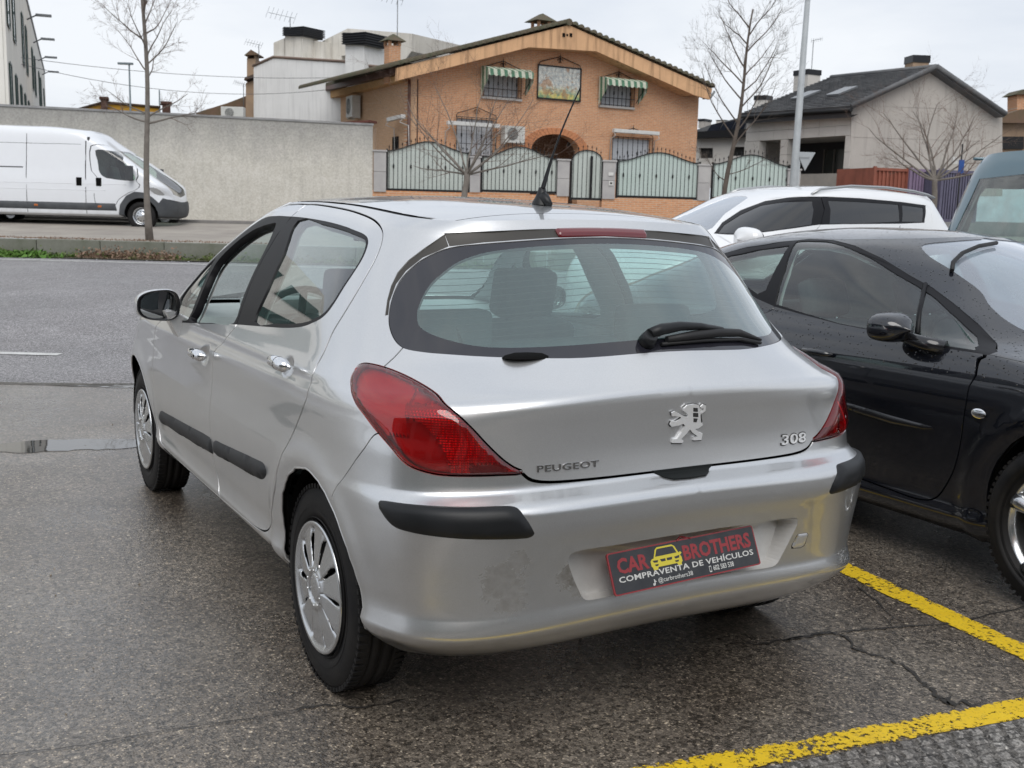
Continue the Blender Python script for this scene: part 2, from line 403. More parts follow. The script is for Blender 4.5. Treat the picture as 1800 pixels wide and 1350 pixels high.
class Envelope:
    """half of a car's outer skin: q runs round the plan (0 = front middle, QM = rear middle), v runs up the profile; both in metres.
    x is returned positive; the caller mirrors it."""
    def __init__(s, rows, roof, top_from, extra=None, sigma=.006):
        # rows: z_side, z_rear, z_front, half width, y_rear, n_rear, yc_rear, y_front, n_front, yc_front
        R = np.array(rows, float); s.roof = roof; s.extra = extra
        ds = np.hypot(np.diff(R[:, 0]), np.diff(R[:, 3])); dr = np.hypot(np.diff(R[:, 1]), np.diff(R[:, 4]))
        v = np.concatenate([[0], np.cumsum(.5*(ds + dr) + 1e-4)])
        s.rowv = v; s.VM = v[-1]; s.dv = .002
        vd = np.arange(-.04, s.VM + .04, s.dv); s.v0 = vd[0]
        ker = np.exp(-.5*(np.arange(-12, 13)*s.dv/sigma)**2); ker /= ker.sum()
        cols = []
        for c in range(R.shape[1]):
            y = pchip(v, R[:, c], np.clip(vd, v[0], v[-1]))
            lo = vd < v[0]; hi = vd > v[-1]
            y[lo] = R[0, c] + (vd[lo] - v[0])*(R[1, c]-R[0, c])/(v[1]-v[0]); y[hi] = R[-1, c] + (vd[hi]-v[-1])*(R[-1, c]-R[-2, c])/(v[-1]-v[-2])
            yp = np.pad(y, 12, mode='edge'); yp[:12] = y[0] + (y[0]-y[1])*np.arange(12, 0, -1); yp[-12:] = y[-1] + (y[-1]-y[-2])*np.arange(1, 13)
            cols.append(np.convolve(yp, ker, 'valid'))
        s.T = np.array(cols)
        s.vb = v[top_from]
        # q -> plan position from a reference row
        ref = len(R)//2
        s.ref = R[ref]
        g = np.linspace(0, 1, 2001); px, py = s._plan(g, *[np.full_like(g, t) for t in s.ref[3:]])
        arc = np.concatenate([[0], np.cumsum(np.hypot(np.diff(px), np.diff(py)))]); s.QM = arc[-1]; s.arc = arc; s.g = g
    def _plan(s, g, w, yr, nr, ycr, yf, nf, ycf):
        # g 0..1/3 front quarter, 1/3..2/3 side, 2/3..1 rear quarter
        x = np.empty_like(g); y = np.empty_like(g)
        a = g < 1/3; c = g > 2/3; b = ~(a | c)
        ph = (1 - g[a]*3)*np.pi/2          # pi/2 at the nose, 0 at the side
        A = yf[a]-ycf[a]
        r = ((np.cos(ph)/w[a])**nf[a] + (np.sin(ph)/A)**nf[a])**(-1/nf[a])
        x[a] = r*np.cos(ph); y[a] = ycf[a] + r*np.sin(ph)
        t = (g[b]-1/3)*3; x[b] = w[b]; y[b] = ycf[b] + (ycr[b]-ycf[b])*t
        ph = (g[c]-2/3)*3*np.pi/2; B = ycr[c]-yr[c]
        r = ((np.cos(ph)/w[c])**nr[c] + (np.sin(ph)/B)**nr[c])**(-1/nr[c])
        x[c] = r*np.cos(ph); y[c] = ycr[c] - r*np.sin(ph)
        return x, y
    def raw(s, q, v):
        q = np.asarray(q, float); v = np.asarray(v, float)
        sh = np.broadcast(q, v).shape
        q = np.broadcast_to(q, sh).ravel(); v = np.broadcast_to(v, sh).ravel()
        g = np.interp(np.clip(q, 0, s.QM), s.arc, s.g)
        f = np.clip((v - s.v0)/s.dv, 0, s.T.shape[1]-1.001); i = f.astype(int); f = f - i
        P = s.T[:, i]*(1-f) + s.T[:, i+1]*f
        x, y = s._plan(g, *P[3:])
        zs, zr, zf = P[:3]
        br = sstep(2/3, 1, g); bf = sstep(1/3, 0, g)
        z = zs*(1-br-bf) + zr*br + zf*bf
        if s.roof is not None:
            tau = np.clip((v - s.vb)/(s.VM - s.vb), 0, 1.1)
            Pt = s.T[:, np.full_like(i, min(int((s.VM-s.v0)/s.dv), s.T.shape[1]-1))]
            xt, yt = s._plan(g, *Pt[3:]); zt = s.roof(xt, yt)
            Pb = s.T[:, np.full_like(i, int((s.vb-s.v0)/s.dv))]
            z_top_row = Pt[0]*(1-br-bf) + Pt[1]*br + Pt[2]*bf
            z = z + (zt - z_top_row)*tau
        m = q > s.QM; x[m] = -(q[m]-s.QM)
        m = q < 0; x[m] = q[m]
        return x.reshape(sh), y.reshape(sh), z.reshape(sh)
    def pos(s, q, v, off=0.0):
        x, y, z = s.raw(q, v)
        if s.extra is None and np.isscalar(off) and off == 0: return np.stack([x, y, z], -1)
        n = s._n(s.raw, q, v)
        d = off
        if s.extra is not None: d = d + s.extra(x, y, z)
        return np.stack([x, y, z], -1) + n*(np.asarray(d)[..., None] if not np.isscalar(d) else d)
    def _n(s, f, q, v, e=.003):
        a = np.stack(f(q+e, v), -1) - np.stack(f(q-e, v), -1); b = np.stack(f(q, v+e), -1) - np.stack(f(q, v-e), -1)
        n = np.cross(a, b); n = -n
        ln = np.linalg.norm(n, axis=-1, keepdims=True); return n/np.maximum(ln, 1e-12)
    def normal(s, q, v, e=.004):
        f = lambda a, b: tuple(np.moveaxis(s.pos(a, b), -1, 0))
        return s._n(f, q, v, e)
    def find(s, x=None, y=None, z=None, lo=None, hi=None):
        """(q, v) of the skin point nearest to the given coordinates (two of the three)"""
        if not hasattr(s, '_grid'):
            q = np.linspace(0, s.QM, 700); v = np.linspace(0, s.VM, 300); Q, V = np.meshgrid(q, v)
            s._grid = (Q, V, s.pos(Q, V))
        Q, V, P = s._grid; d = np.zeros_like(Q)
        for k, c in enumerate((x, y, z)):
            if c is not None: d = d + (P[..., k]-c)**2
        i = d.argmin(); return Q.flat[i], V.flat[i]
# ---------------------------------------------------------------- silver hatchback: skin
# z_side z_rear z_front  w     y_rear n_r  yc_r  y_f  n_f  yc_f
HROWS = [
 (0.235, 0.258, 0.22, 0.785, -0.58, 4.6, 0.06, 3.3, 2.6, 2.45),
 (0.275, 0.292, 0.26, 0.827, -0.64, 4.8, 0.05, 3.38, 2.6, 2.45),
 (0.312, 0.33, 0.3, 0.859, -0.676, 5.1, 0.04, 3.42, 2.6, 2.45),
 (0.338, 0.37, 0.34, 0.867, -0.701, 5.2, 0.04, 3.45, 2.6, 2.45),
 (0.358, 0.393, 0.36, 0.862, -0.703, 5.1, 0.04, 3.46, 2.6, 2.45),
 (0.385, 0.42, 0.39, 0.862, -0.699, 4.9, 0.04, 3.47, 2.6, 2.45),
 (0.45, 0.5, 0.46, 0.873, -0.705, 4.8, 0.05, 3.48, 2.6, 2.45),
 (0.55, 0.6, 0.55, 0.887, -0.722, 4.7, 0.06, 3.48, 2.6, 2.45),
 (0.62, 0.66, 0.62, 0.891, -0.736, 4.6, 0.08, 3.47, 2.6, 2.45),
 (0.66, 0.697, 0.66, 0.892, -0.738, 4.5, 0.08, 3.45, 2.6, 2.45),
 (0.69, 0.717, 0.68, 0.892, -0.722, 4.5, 0.08, 3.43, 2.6, 2.45),
 (0.705, 0.727, 0.7, 0.891, -0.69, 4.5, 0.08, 3.41, 2.6, 2.45),
 (0.73, 0.74, 0.71, 0.889, -0.66, 4.5, 0.08, 3.39, 2.6, 2.45),
 (0.8, 0.81, 0.75, 0.885, -0.655, 4.4, 0.08, 3.32, 2.5, 2.45),
 (0.87, 0.89, 0.8, 0.885, -0.665, 3.9, 0.09, 3.15, 2.5, 2.4),
 (0.915, 0.95, 0.84, 0.877, -0.676, 3.7, 0.1, 2.97, 2.5, 2.3),
 (0.94, 0.974, 0.87, 0.87, -0.679, 3.5, 0.11, 2.84, 2.5, 2.16),
 (0.96, 1.002, 0.9, 0.869, -0.65, 2.9, 0.12, 2.7, 2.5, 2.05),
 (0.985, 1.045, 0.94, 0.858, -0.604, 2.65, 0.13, 2.54, 2.5, 1.95),
 (1.01, 1.08, 0.98, 0.846, -0.565, 2.5, 0.14, 2.42, 2.5, 1.85),
 (1.1, 1.165, 1.08, 0.81, -0.475, 2.4, 0.18, 2.24, 2.6, 1.65),
 (1.2, 1.245, 1.19, 0.76, -0.385, 2.5, 0.2, 2.08, 2.6, 1.5),
 (1.3, 1.32, 1.3, 0.703, -0.295, 2.7, 0.23, 1.9, 2.7, 1.3),
 (1.38, 1.375, 1.38, 0.65, -0.22, 3.1, 0.27, 1.7, 2.7, 1.15),
 (1.42, 1.4, 1.42, 0.618, -0.19, 3.5, 0.3, 1.57, 2.8, 1.05),
 (1.455, 1.42, 1.45, 0.57, -0.17, 4.0, 0.33, 1.44, 2.8, 1.0),
]
def h_roof(x, y):
    z0 = pchip([-.5, -.35, -.17, 0, .25, .55, .85, 1.1, 1.35, 1.6, 1.9], [1.365, 1.402, 1.438, 1.463, 1.486, 1.502, 1.508, 1.506, 1.490, 1.455, 1.40], y)
    return z0 - .038*(np.abs(x)/.575)**2.4
def h_extra(x, y, z):
    d = np.zeros_like(x)
    for wy in (0., 2.608):      # flared arches
        r = np.hypot(y-wy, z-.315)
        d += .008*np.exp(-((r-.40)/.045)**2)*(z > .1)*sstep(.55, .75, x)*sstep(-.62, -.3, y)
    d += .004*np.exp(-((z-(.90+.045*(1.2-y)*.4))/.02)**2)*sstep(.7, .85, x)*sstep(2.6, 1.6, y)   # shoulder crease
    return d
hatch_env = Envelope(HROWS, h_roof, 19, h_extra, .0042)
# ---------------------------------------------------------------- silver hatchback
def hpos(q, v, o=0.): return hatch_env.pos(q, v, o)
def hnrm(q, v): return hatch_env.normal(q, v)
def side_qv(y, z, E=None):
    """(q, v) of side points given as y, z"""
    E = E or hatch_env; out = []
    for a, b in zip(np.atleast_1d(y), np.atleast_1d(z)):
        q, v = E.find(y=a, z=b)
        out.append((q, v))
    return np.array(out)
hatch = thing('silver_hatchback', 'silver five-door hatchback with red tail lights and a black and red dealer plate', 'car')
H_DLO = [(1.80,0.785),(1.55,0.86),(1.33,0.9451),(1.262,1.026),(1.235,1.132),(1.225,1.218),(1.232,1.3),(1.262,1.346),(1.36,1.362),(1.87,1.364),(2.296,1.364),(2.992,1.361),(3.672,1.353),(3.899,1.345),(3.99,1.334),(4.021,1.312),(4.018,1.262),(3.989,1.205),(3.956,1.15),(3.93,1.095),(3.905,1.059),(3.866,1.033),(3.783,1.007),(3.643,0.985),(3.424,0.965),(3.19,0.9493),(2.946,0.9326),(2.698,0.914),(2.464,0.888),(2.041,0.82)]
H_FWIN = [(2.02,0.842),(1.80,0.9305),(1.60,1.026),(1.43,1.111),(1.345,1.186),(1.325,1.256),(1.40,1.309),(1.60,1.33),(1.75,1.335),(1.92,1.306),(2.129,1.247),(2.349,1.155),(2.515,1.037),(2.65,0.918),(2.35,0.878)]
H_QWIN = [(1.90,0.818),(1.60,0.868),(1.40,0.9252),(1.30,0.9935),(1.275,1.079),(1.285,1.154),(1.345,1.122),(1.50,1.042),(1.75,0.9252),(1.96,0.838)]
H_RWIN = [(2.307,1.351),(3.034,1.349),(3.694,1.34),(3.899,1.332),(3.978,1.322),(4.003,1.306),(4.002,1.261),(3.975,1.205),(3.942,1.154),(3.914,1.1),(3.884,1.063),(3.84,1.039),(3.733,1.012),(3.543,0.9903),(3.289,0.9713),(2.953,0.9514),(2.866,1.083),(2.68,1.221)]
H_GR = smooth_poly([(1.86,1.417),(2.2,1.418),(3.073,1.413),(3.766,1.406),(3.96,1.397),(4.06,1.382),(4.108,1.359),(4.117,1.323),(4.103,1.265),(4.07,1.187),(4.04,1.115),(4.012,1.051),(3.983,0.9946),(3.955,0.9347),(3.93,0.88),(3.915,0.816),(3.90,0.775),(3.868,0.72),(3.79,0.642),(3.715,0.56),(3.66,0.49),(3.605,0.42),(3.54,0.35),(3.475,0.275),(3.40,0.2),(3.346,0.165),(3.263,0.15),(3.131,0.14),(2.765,0.125)], 4, False)
H_GM = smooth_poly([(2.765,0.125),(2.735,0.175),(2.71,0.261),(2.725,0.344),(2.75,0.45),(2.768,0.56),(2.775,0.66),(2.772,0.74),(2.758,0.82),(2.724,0.9)], 4, False)
H_GF = smooth_poly([(2.765,0.125),(2.3,0.118),(1.82,0.115),(1.74,0.135),(1.70,0.185),(1.68,0.283),(1.674,0.37),(1.69,0.5),(1.71,0.6),(1.712,0.69),(1.68,0.765),(1.56,0.835),(1.36,0.915),(1.22,1.004),(1.165,1.111),(1.15,1.218),(1.17,1.327),(1.25,1.401),(1.4,1.416),(1.86,1.417)], 4, False)
H_GB = np.array([(2.724,0.9),(2.62,0.9935),(2.50,1.084),(2.33,1.191),(2.13,1.294),(1.99,1.359),(1.92,1.391),(1.86,1.417)])
H_BUMP = smooth_poly([(4.330,0.705),(4.300,0.69),(4.264,0.651),(4.216,0.603),(4.165,0.547),(4.11,0.47)], 4, False)
H_LIGHT = [(4.151,0.878),(4.161,0.897),(4.192,0.904),(4.269,0.893),(4.356,0.868),(4.439,0.834),(4.505,0.8),(4.555,0.765),(4.592,0.727),(4.630,0.682),(4.669,0.642),(4.70,0.62),(4.726,0.6075),(4.658,0.607),(4.576,0.608),(4.512,0.61),(4.471,0.615),(4.427,0.626),(4.400,0.641),(4.363,0.672),(4.314,0.707),(4.258,0.75),(4.207,0.782),(4.172,0.815),(4.152,0.852)]
QM, VM = hatch_env.QM, hatch_env.VM
H_HATCH = smooth_poly([(4.726,.605),(4.742,.592),(4.76,.584),(4.79,.578),(4.84,.574),(4.97,.571),(5.10,.570),(QM+.01,.570)], 4, False)
H_HATCHS = np.array([(4.329,0.963),(4.300,0.9305),(4.264,0.893)])
H_GLASS = [(QM,.895),(4.95,.897),(4.75,.912),(4.61,.925),(4.487,.938),(4.404,.947),(4.332,.960),(4.298,.980),(4.266,1.018),(4.246,1.058),(4.236,1.114),(4.245,1.171),(4.277,1.217),(4.344,1.268),(4.46,1.312),(4.612,1.325),(4.787,1.328),(4.958,1.329),(QM,1.330)]
H_CLEAR = [(QM,.934),(4.99,.935),(4.821,.940),(4.655,.950),(4.569,.962),(4.485,.983),(4.414,1.008),(4.373,1.033),(4.357,1.065),(4.354,1.105),(4.378,1.171),(4.429,1.220),(4.496,1.262),(4.604,1.291),(4.732,1.301),(4.899,1.304),(QM,1.304)]
H_CTRIM = [(4.452,1.366),(4.350,1.312),(4.275,1.262),(4.232,1.215),(4.216,1.17),(4.215,1.12),(4.226,1.065),(4.240,1.068),(4.230,1.114),(4.239,1.174),(4.272,1.222),(4.340,1.273),(4.455,1.318)]
H_STRIP = [(4.352,.512),(4.407,.517),(4.50,.519),(4.615,.517),(4.695,.514),(4.722,.505),(4.745,.476),(4.768,.433),(4.762,.423),(4.745,.419),(4.674,.424),(4.597,.430),(4.508,.437),(4.447,.442),(4.406,.448),(4.376,.464),(4.355,.484),(4.345,.499)]
H_RECESS = [(QM,.347),(5.0,.351),(4.90,.355),(4.862,.351),(4.852,.33),(4.864,.285),(4.882,.24),(4.897,.213),(4.918,.205),(5.0,.205),(QM,.206)]
H_RUBF = [(1.76,.275),(1.80,.322),(1.90,.333),(2.40,.362),(2.715,.379),(2.735,.366),(2.73,.318),(2.70,.312),(2.30,.287),(1.84,.262),(1.78,.262)]
H_RUBR = [(2.785,.37),(2.80,.383),(2.90,.391),(3.396,.427),(3.455,.427),(3.470,.407),(3.425,.377),(3.362,.363),(2.90,.332),(2.79,.322),(2.775,.335)]
def circ_poly(yc, zc, r, zlow, n=40, E=None, fl=None):
    a = np.linspace(0, math.pi, n); y = yc + r*np.cos(a); z = zc + r*np.sin(a); y = np.concatenate([[y[0]-.006, y[0]-.002], y, [y[-1]+.002, y[-1]+.006]]); z = np.concatenate([[zlow+.02, zlow+.07], z, [zlow+.07, zlow+.02]])
    p = side_qv(y, np.maximum(z, zlow), E); b = p[0].copy(); c = p[-1].copy(); b[1] = c[1] = -.04
    return np.vstack([b, p, c])[::-1]
H_ARCHR = circ_poly(-.026, .345, .343, .24)
H_ARCHF = circ_poly(2.600, .345, .350, .24)
H_SPOIL = [(4.452,1.370),(4.458,1.318),(4.612,1.331),(4.787,1.334),(4.958,1.335),(QM+.01,1.336),(QM+.01,1.378),(4.9,1.378),(4.6,1.376)]
H_SPOILT = [(4.452,1.370),(4.6,1.376),(4.9,1.378),(QM+.01,1.378),(QM+.01,VM+.01),(4.42,VM+.01),(4.436,1.395)]
GW = .0072
gaps = [strip_poly(g, w) for g, w in ((H_GR, GW), (H_GM, GW), (H_GF, GW), (H_GB, .006), (H_BUMP, .004), (H_HATCH, .009), (H_HATCHS, .005))]
handle_qv = [(2.638, .711), (3.653, .820)]
_loops = {}
for k, p, n in (('dlo', H_DLO, 3), ('fwin', H_FWIN, 3), ('qwin', H_QWIN, 3), ('rwin', H_RWIN, 3), ('light', H_LIGHT, 3), ('strip', H_STRIP, 3), ('rubf', H_RUBF, 3), ('rubr', H_RUBR, 3)):
    _loops[k] = resample(smooth_poly(p, n), .02, True)
for k, p in (('glass', H_GLASS), ('clear', H_CLEAR)): _loops[k] = smooth_poly(p, 4, False)
for k, p in (('ctrim', H_CTRIM), ('spoil', H_SPOIL), ('spoilt', H_SPOILT)): _loops[k] = np.array(p)
_loops['recess'] = smooth_poly(H_RECESS, 3, False)
_loops['archr'] = H_ARCHR; _loops['archf'] = H_ARCHF
# glass outline widened: rubber joint
gap_light = strip_poly(np.vstack([_loops['light'], _loops['light'][:2]]), .010)
gap_glass = strip_poly(np.vstack([_loops['glass']]), .005)
outer = resample(np.array([(0, 0), (QM, 0), (QM, VM), (0, VM)]), .03, True)
gx, gy = np.meshgrid(np.arange(.01, QM, .021), np.arange(.008, VM, .0185)); gx = gx + (np.arange(gx.shape[0]) % 2)[:, None]*.0105
grid = np.stack([gx.ravel(), gy.ravel()], 1)
for hq, hv in handle_qv:
    a, b = np.meshgrid(np.arange(-.11, .11, .007), np.arange(-.07, .07, .007)); grid = np.concatenate([grid[~((abs(grid[:, 0]-hq) < .115) & (abs(grid[:, 1]-hv) < .075))], np.stack([hq+a.ravel(), hv+b.ravel()], 1)])
def clampL(L): L = L.copy(); L[:, 0] = np.clip(L[:, 0], 0, QM); L[:, 1] = np.clip(L[:, 1], 0, VM); return L
loops = [clampL(l) for l in list(_loops.values()) + gaps + [gap_glass, gap_light]]
HP, HT = cdt(outer, loops, grid)
HC = HP[HT].mean(1)
lab = np.full(len(HT), 'body', dtype='<U12')
ins = {k: inside(HC, clampL(v)) for k, v in _loops.items()}
def region_above(line, c, tail):   # helper: polygon from line plus tail points
    return inside(c, np.vstack([line, tail]))
rdoor = inside(HC, np.vstack([H_GR, H_GM[1:], H_GB[1:]]))
fdoor = inside(HC, np.vstack([H_GF, H_GB[::-1], H_GM[::-1]]))
bumper = inside(HC, np.vstack([H_BUMP, [(4.11, -.05), (QM+.02, -.05)], H_HATCH[::-1], _loops['light'][::-1][0:0], [(4.56, .70), (4.40, .70)]]))
hatchp = inside(HC, np.vstack([H_HATCH[::-1], [(4.63, .70), (4.50, .80), (4.36, .86)], H_HATCHS[::-1], [(4.36, 1.0), (4.6, 1.1), (QM+.02, 1.2)]]))
lab[bumper] = 'bumper'; lab[hatchp] = 'tailgate'; lab[fdoor] = 'fdoor'; lab[rdoor] = 'rdoor'
lab[ins['spoil']] = 'spoil'; lab[ins['spoilt']] = 'spoilt'
for k in ('dlo', 'rwin', 'fwin', 'qwin', 'ctrim', 'glass', 'clear', 'light', 'strip', 'rubf', 'rubr', 'recess', 'archr', 'archf'): lab[ins[k]] = k
ws = (HC[:, 0] < 1.10) & (HC[:, 1] > .90) & (HC[:, 1] < 1.36); lab[ws & (lab == 'body')] = 'wscreen'
for g in gaps + [gap_glass, gap_light]:
    m = inside(HC, clampL(g)) & ~np.isin(lab, ['light', 'glass', 'clear', 'rwin', 'fwin', 'qwin', 'rubf', 'rubr', 'strip']); lab[m] = 'gap'
def fdent(q, v, o=0.):
    d = np.zeros(np.shape(q))
    for hq, hv in handle_qv:
        r = np.sqrt(((np.asarray(q)-hq)/.075)**2 + ((np.asarray(v)-hv)/.052)**2); d = d - .020*np.clip(1-r**2, 0, 1)**1.3
    return hpos(q, v, np.asarray(o)+d)
def dnrm(q, v, e=.003):
    a = fdent(q+e, v) - fdent(q-e, v); b = fdent(q, v+e) - fdent(q, v-e); n = -np.cross(a, b); return n/np.linalg.norm(n, axis=-1, keepdims=True)
def hfree(a, b): return (a[0] > QM-1e-4 and b[0] > QM-1e-4) or (a[0] < 1e-4 and b[0] < 1e-4)
def hpanel(name, labels, m, parent, side=0, off=0., skirt=.005, edge=None, f=None, fn=None, label=None):
    sel = np.isin(lab, labels)
    pr = []
    for s in ((1, -1) if side == 0 else (side,)):
        pr.append(skin_mesh(HP, HT, sel, f or hpos, fn or hnrm, skirt, hfree, True, s < 0, off, edge))
    V, F, N = join_parts(pr)
    o = mobj(name, V, F, m, parent, True, N)
    if label: o['label'] = label
    return o
hbody = hpanel('body_shell', ['body'], M_SILVER, hatch)
for s, w in ((-1, 'left'), (1, 'right')):
    fd = hpanel('front_door', ['fdoor'], M_SILVER, hatch, s, f=fdent, fn=dnrm); rd = hpanel('rear_door', ['rdoor'], M_SILVER, hatch, s, f=fdent, fn=dnrm)
    tr = hpanel('window_trim', ['dlo'], M_TRIMBLK, hatch, s, -.001, .03)
    hpanel('quarter_window', ['qwin'], M_GLASS, fd, s, -.006, 0)
    hpanel('rear_door_window', ['rwin'], M_GLASS, rd, s, -.006, 0)
    hpanel('rub_strip', ['rubf'], M_GREYPL, fd, s, 0, .003, (.018, .012)); hpanel('rub_strip', ['rubr'], M_GREYPL, rd, s, 0, .003, (.018, .012))
    if s > 0: hpanel('front_door_window', ['fwin'], M_GLASS, fd, s, -.006, 0)
    hpanel('pillar_trim', ['ctrim'], M_SILVER_SHADE, hatch, s, -.003, .012)
    hpanel('bumper_strip', ['strip'], M_BLACKPL, hatch, s, 0, .003, (.022, .011))
hpanel('windscreen', ['wscreen'], M_CLEARGLASS, hatch, 0, -.004, 0)
# roof: its own sheet inside the rim
_q = np.linspace(.02, QM, 240); rim = hpos(_q, np.full_like(_q, VM))[:, :2]
rim = rim[rim[:, 0] > 1e-3]
rim = np.vstack([rim, [(0, rim[-1, 1])]]); rim = np.vstack([[(0, rim[0, 1])], rim])
outl = np.vstack([rim, (rim[1:-1]*[-1, 1])[::-1]]); outl = resample(outl, .03, True)
if (outl[:, 0]*np.roll(outl[:, 1], -1) - np.roll(outl[:, 0], -1)*outl[:, 1]).sum() < 0: outl = outl[::-1]
def tpos(x, y, o=0.):
    z = h_roof(x, y); p = np.stack([x, y, z], -1); return p + tnrm(x, y)*np.asarray(o)[..., None]
def tnrm(x, y, e=.004):
    zx = (h_roof(x+e, y)-h_roof(x-e, y))/2/e; zy = (h_roof(x, y+e)-h_roof(x, y-e))/2/e
    n = np.stack([-zx, -zy, np.ones_like(zx)], -1); return n/np.linalg.norm(n, axis=-1, keepdims=True)
seam = np.array([(x, -.055 - .055*(abs(x)/.50)**2.2) for x in np.linspace(-.56, .56, 30)])
seamp = strip_poly(seam, .005)
ditch = []
for s in (-1, 1):
    r = rim[(rim[:, 1] > -.095) & (rim[:, 1] < 1.45) & (rim[:, 0] > .3)]*[s, 1]
    r = r[::6]; off = np.array([(-.020*s, 0)]); ditch.append(strip_poly(r + off, .024))
gx, gy = np.meshgrid(np.arange(-.6, .61, .03), np.arange(-.4, 2.2, .03))
RP, RT = cdt(outl, [seamp] + ditch, np.stack([gx.ravel(), gy.ravel()], 1))
RC = RP[RT].mean(1); rl = np.full(len(RT), 'roof', dtype='<U8')
rl[RC[:, 1] < np.interp(RC[:, 0], seam[:, 0], seam[:, 1])] = 'spoil'
rl[inside(RC, seamp)] = 'gap'
for d in ditch: rl[inside(RC, d)] = 'ditch'
def rpanel(name, k, m, parent, off=0., skirt=.01):
    V, F, N = skin_mesh(RP, RT, rl == k, tpos, tnrm, skirt, None, False, False, off); return mobj(name, V, F, m, parent, True, N)
rpanel('roof_panel', 'roof', M_SILVER, hatch)
rpanel('roof_strip', 'ditch', M_TRIMBLK, hatch, -.004, .01)
# spoiler: top sheet + rear face + tailgate
tg = hpanel('tailgate', ['tailgate'], M_SILVER, hatch)
sp = rpanel('roof_spoiler', 'spoil', M_SILVER, tg)
hpanel('spoiler_edge', ['spoilt'], M_SILVER, tg, 0, .0, .004); hpanel('spoiler_face', ['spoil'], M_SILVER_SHADE, tg, 0, -.004, .012)
hpanel('window_frit', ['glass'], M_FRIT, tg, 0, -.003, .012)
rg = hpanel('rear_window', ['clear'], M_REARGLASS, tg, 0, -.003, 0)
# heater wires in the rear window
mb = MB()
for i in range(15):
    v = .962 + i*.0235; u0 = np.interp(v, [.94, .95, .96, .983, 1.008, 1.033, 1.065, 1.105, 1.171, 1.22, 1.262, 1.291], [4.82, 4.66, 4.58, 4.49, 4.42, 4.38, 4.36, 4.36, 4.385, 4.44, 4.50, 4.60])
    q = np.linspace(u0, QM, 30); p = hpos(q, np.full_like(q, v), -.0055); pl = [Vector(a) for a in p]; pl += [Vector((-a.x, a.y, a.z)) for a in pl[::-1][1:]]
    mb.tube(pl, .0011, 3, cap=False)
mb.build('heater_wires', mat('heater_wire', (.05, .04, .035), .5), tg, 'stuff')
def scuffed():
    m = M_SILVER.copy(); m.name = 'silver_paint_scuffed'; t = NT(m); src = t.b.inputs['Base Color'].links[0].from_socket; p = t.coord(); n = t.noise(p, 22, 6, .75, 1.5); tot = None
    for (x, y, z), r, k in (((-.60, -.70, .50), .15, .62), ((-.575, -.70, .455), .12, .62), ((-.40, -.70, .50), .09, .85), ((-.56, -.70, .56), .07, .6), ((-.37, -.70, .46), .07, .7)):
        v = t.new('ShaderNodeVectorMath', _operation='DISTANCE'); t.l.new(p, v.inputs[0]); v.inputs[1].default_value = (x, y, z)
        d = t.math('MULTIPLY', t.ramp(t.math('ADD', t.math('DIVIDE', v.outputs['Value'], r), t.math('MULTIPLY', n, 1.1)), (.95, k), (1.25, 0.)), t.ramp(t.noise(p, 45, 5, .6), (.30, .55), (.6, 1.))); tot = d if tot is None else t.math('MAXIMUM', tot, d)
    t.col(t.mix(tot, src, (.10, .085, .065))); mt = t.math('MULTIPLY_ADD', tot, -.7, .88); t.l.new(mt, t.b.inputs['Metallic']); return m
hpanel('rear_bumper', ['bumper'], scuffed(), hatch)
bmp = [o for o in hatch.children if o.name.startswith('rear_bumper')][0]
# dark shell under the joints
def under(name, labels, off, m, parent, f=hpos):
    sel = np.isin(lab, labels); pr = []
    for s in (1, -1): pr.append(skin_mesh(HP, HT, sel, f, hnrm, 0, None, True, s < 0, off))
    V, F, N = join_parts(pr); return mobj(name, V, F, m, parent, True)
under('joint_backing', ['gap', 'body', 'bumper', 'tailgate', 'fdoor', 'rdoor', 'strip', 'rubf', 'rubr', 'ctrim', 'spoil', 'spoilt', 'dlo'], -.022, M_VOID, hatch)
gb = skin_mesh(RP, RT, np.isin(rl, ['gap', 'ditch', 'spoil']), tpos, tnrm, 0, None, False, False, -.02); mobj('seam_backing', gb[0], gb[1], M_VOID, hatch)
# cabin lining
lin = np.array(HP); ysel = (HC[:, 1] > .55)
def lining():
    pr = []
    for s in (1, -1):
        sel = np.isin(lab, ['gap', 'body', 'tailgate', 'fdoor', 'rdoor', 'rubf', 'rubr', 'ctrim', 'spoil', 'spoilt', 'dlo']) & ysel & (HC[:, 0] > 1.1)
        pr.append(skin_mesh(HP, HT, sel, hpos, hnrm, 0, None, True, s < 0, -.045))
    V, F, N = join_parts(pr); mobj('cabin_lining', V, F, M_LINING, hatch, True)
    V, F, N = skin_mesh(RP, RT, np.ones(len(RT), bool), tpos, tnrm, 0, None, False, False, -.04); mobj('headliner', V, F, M_LINING, hatch, True)
lining()
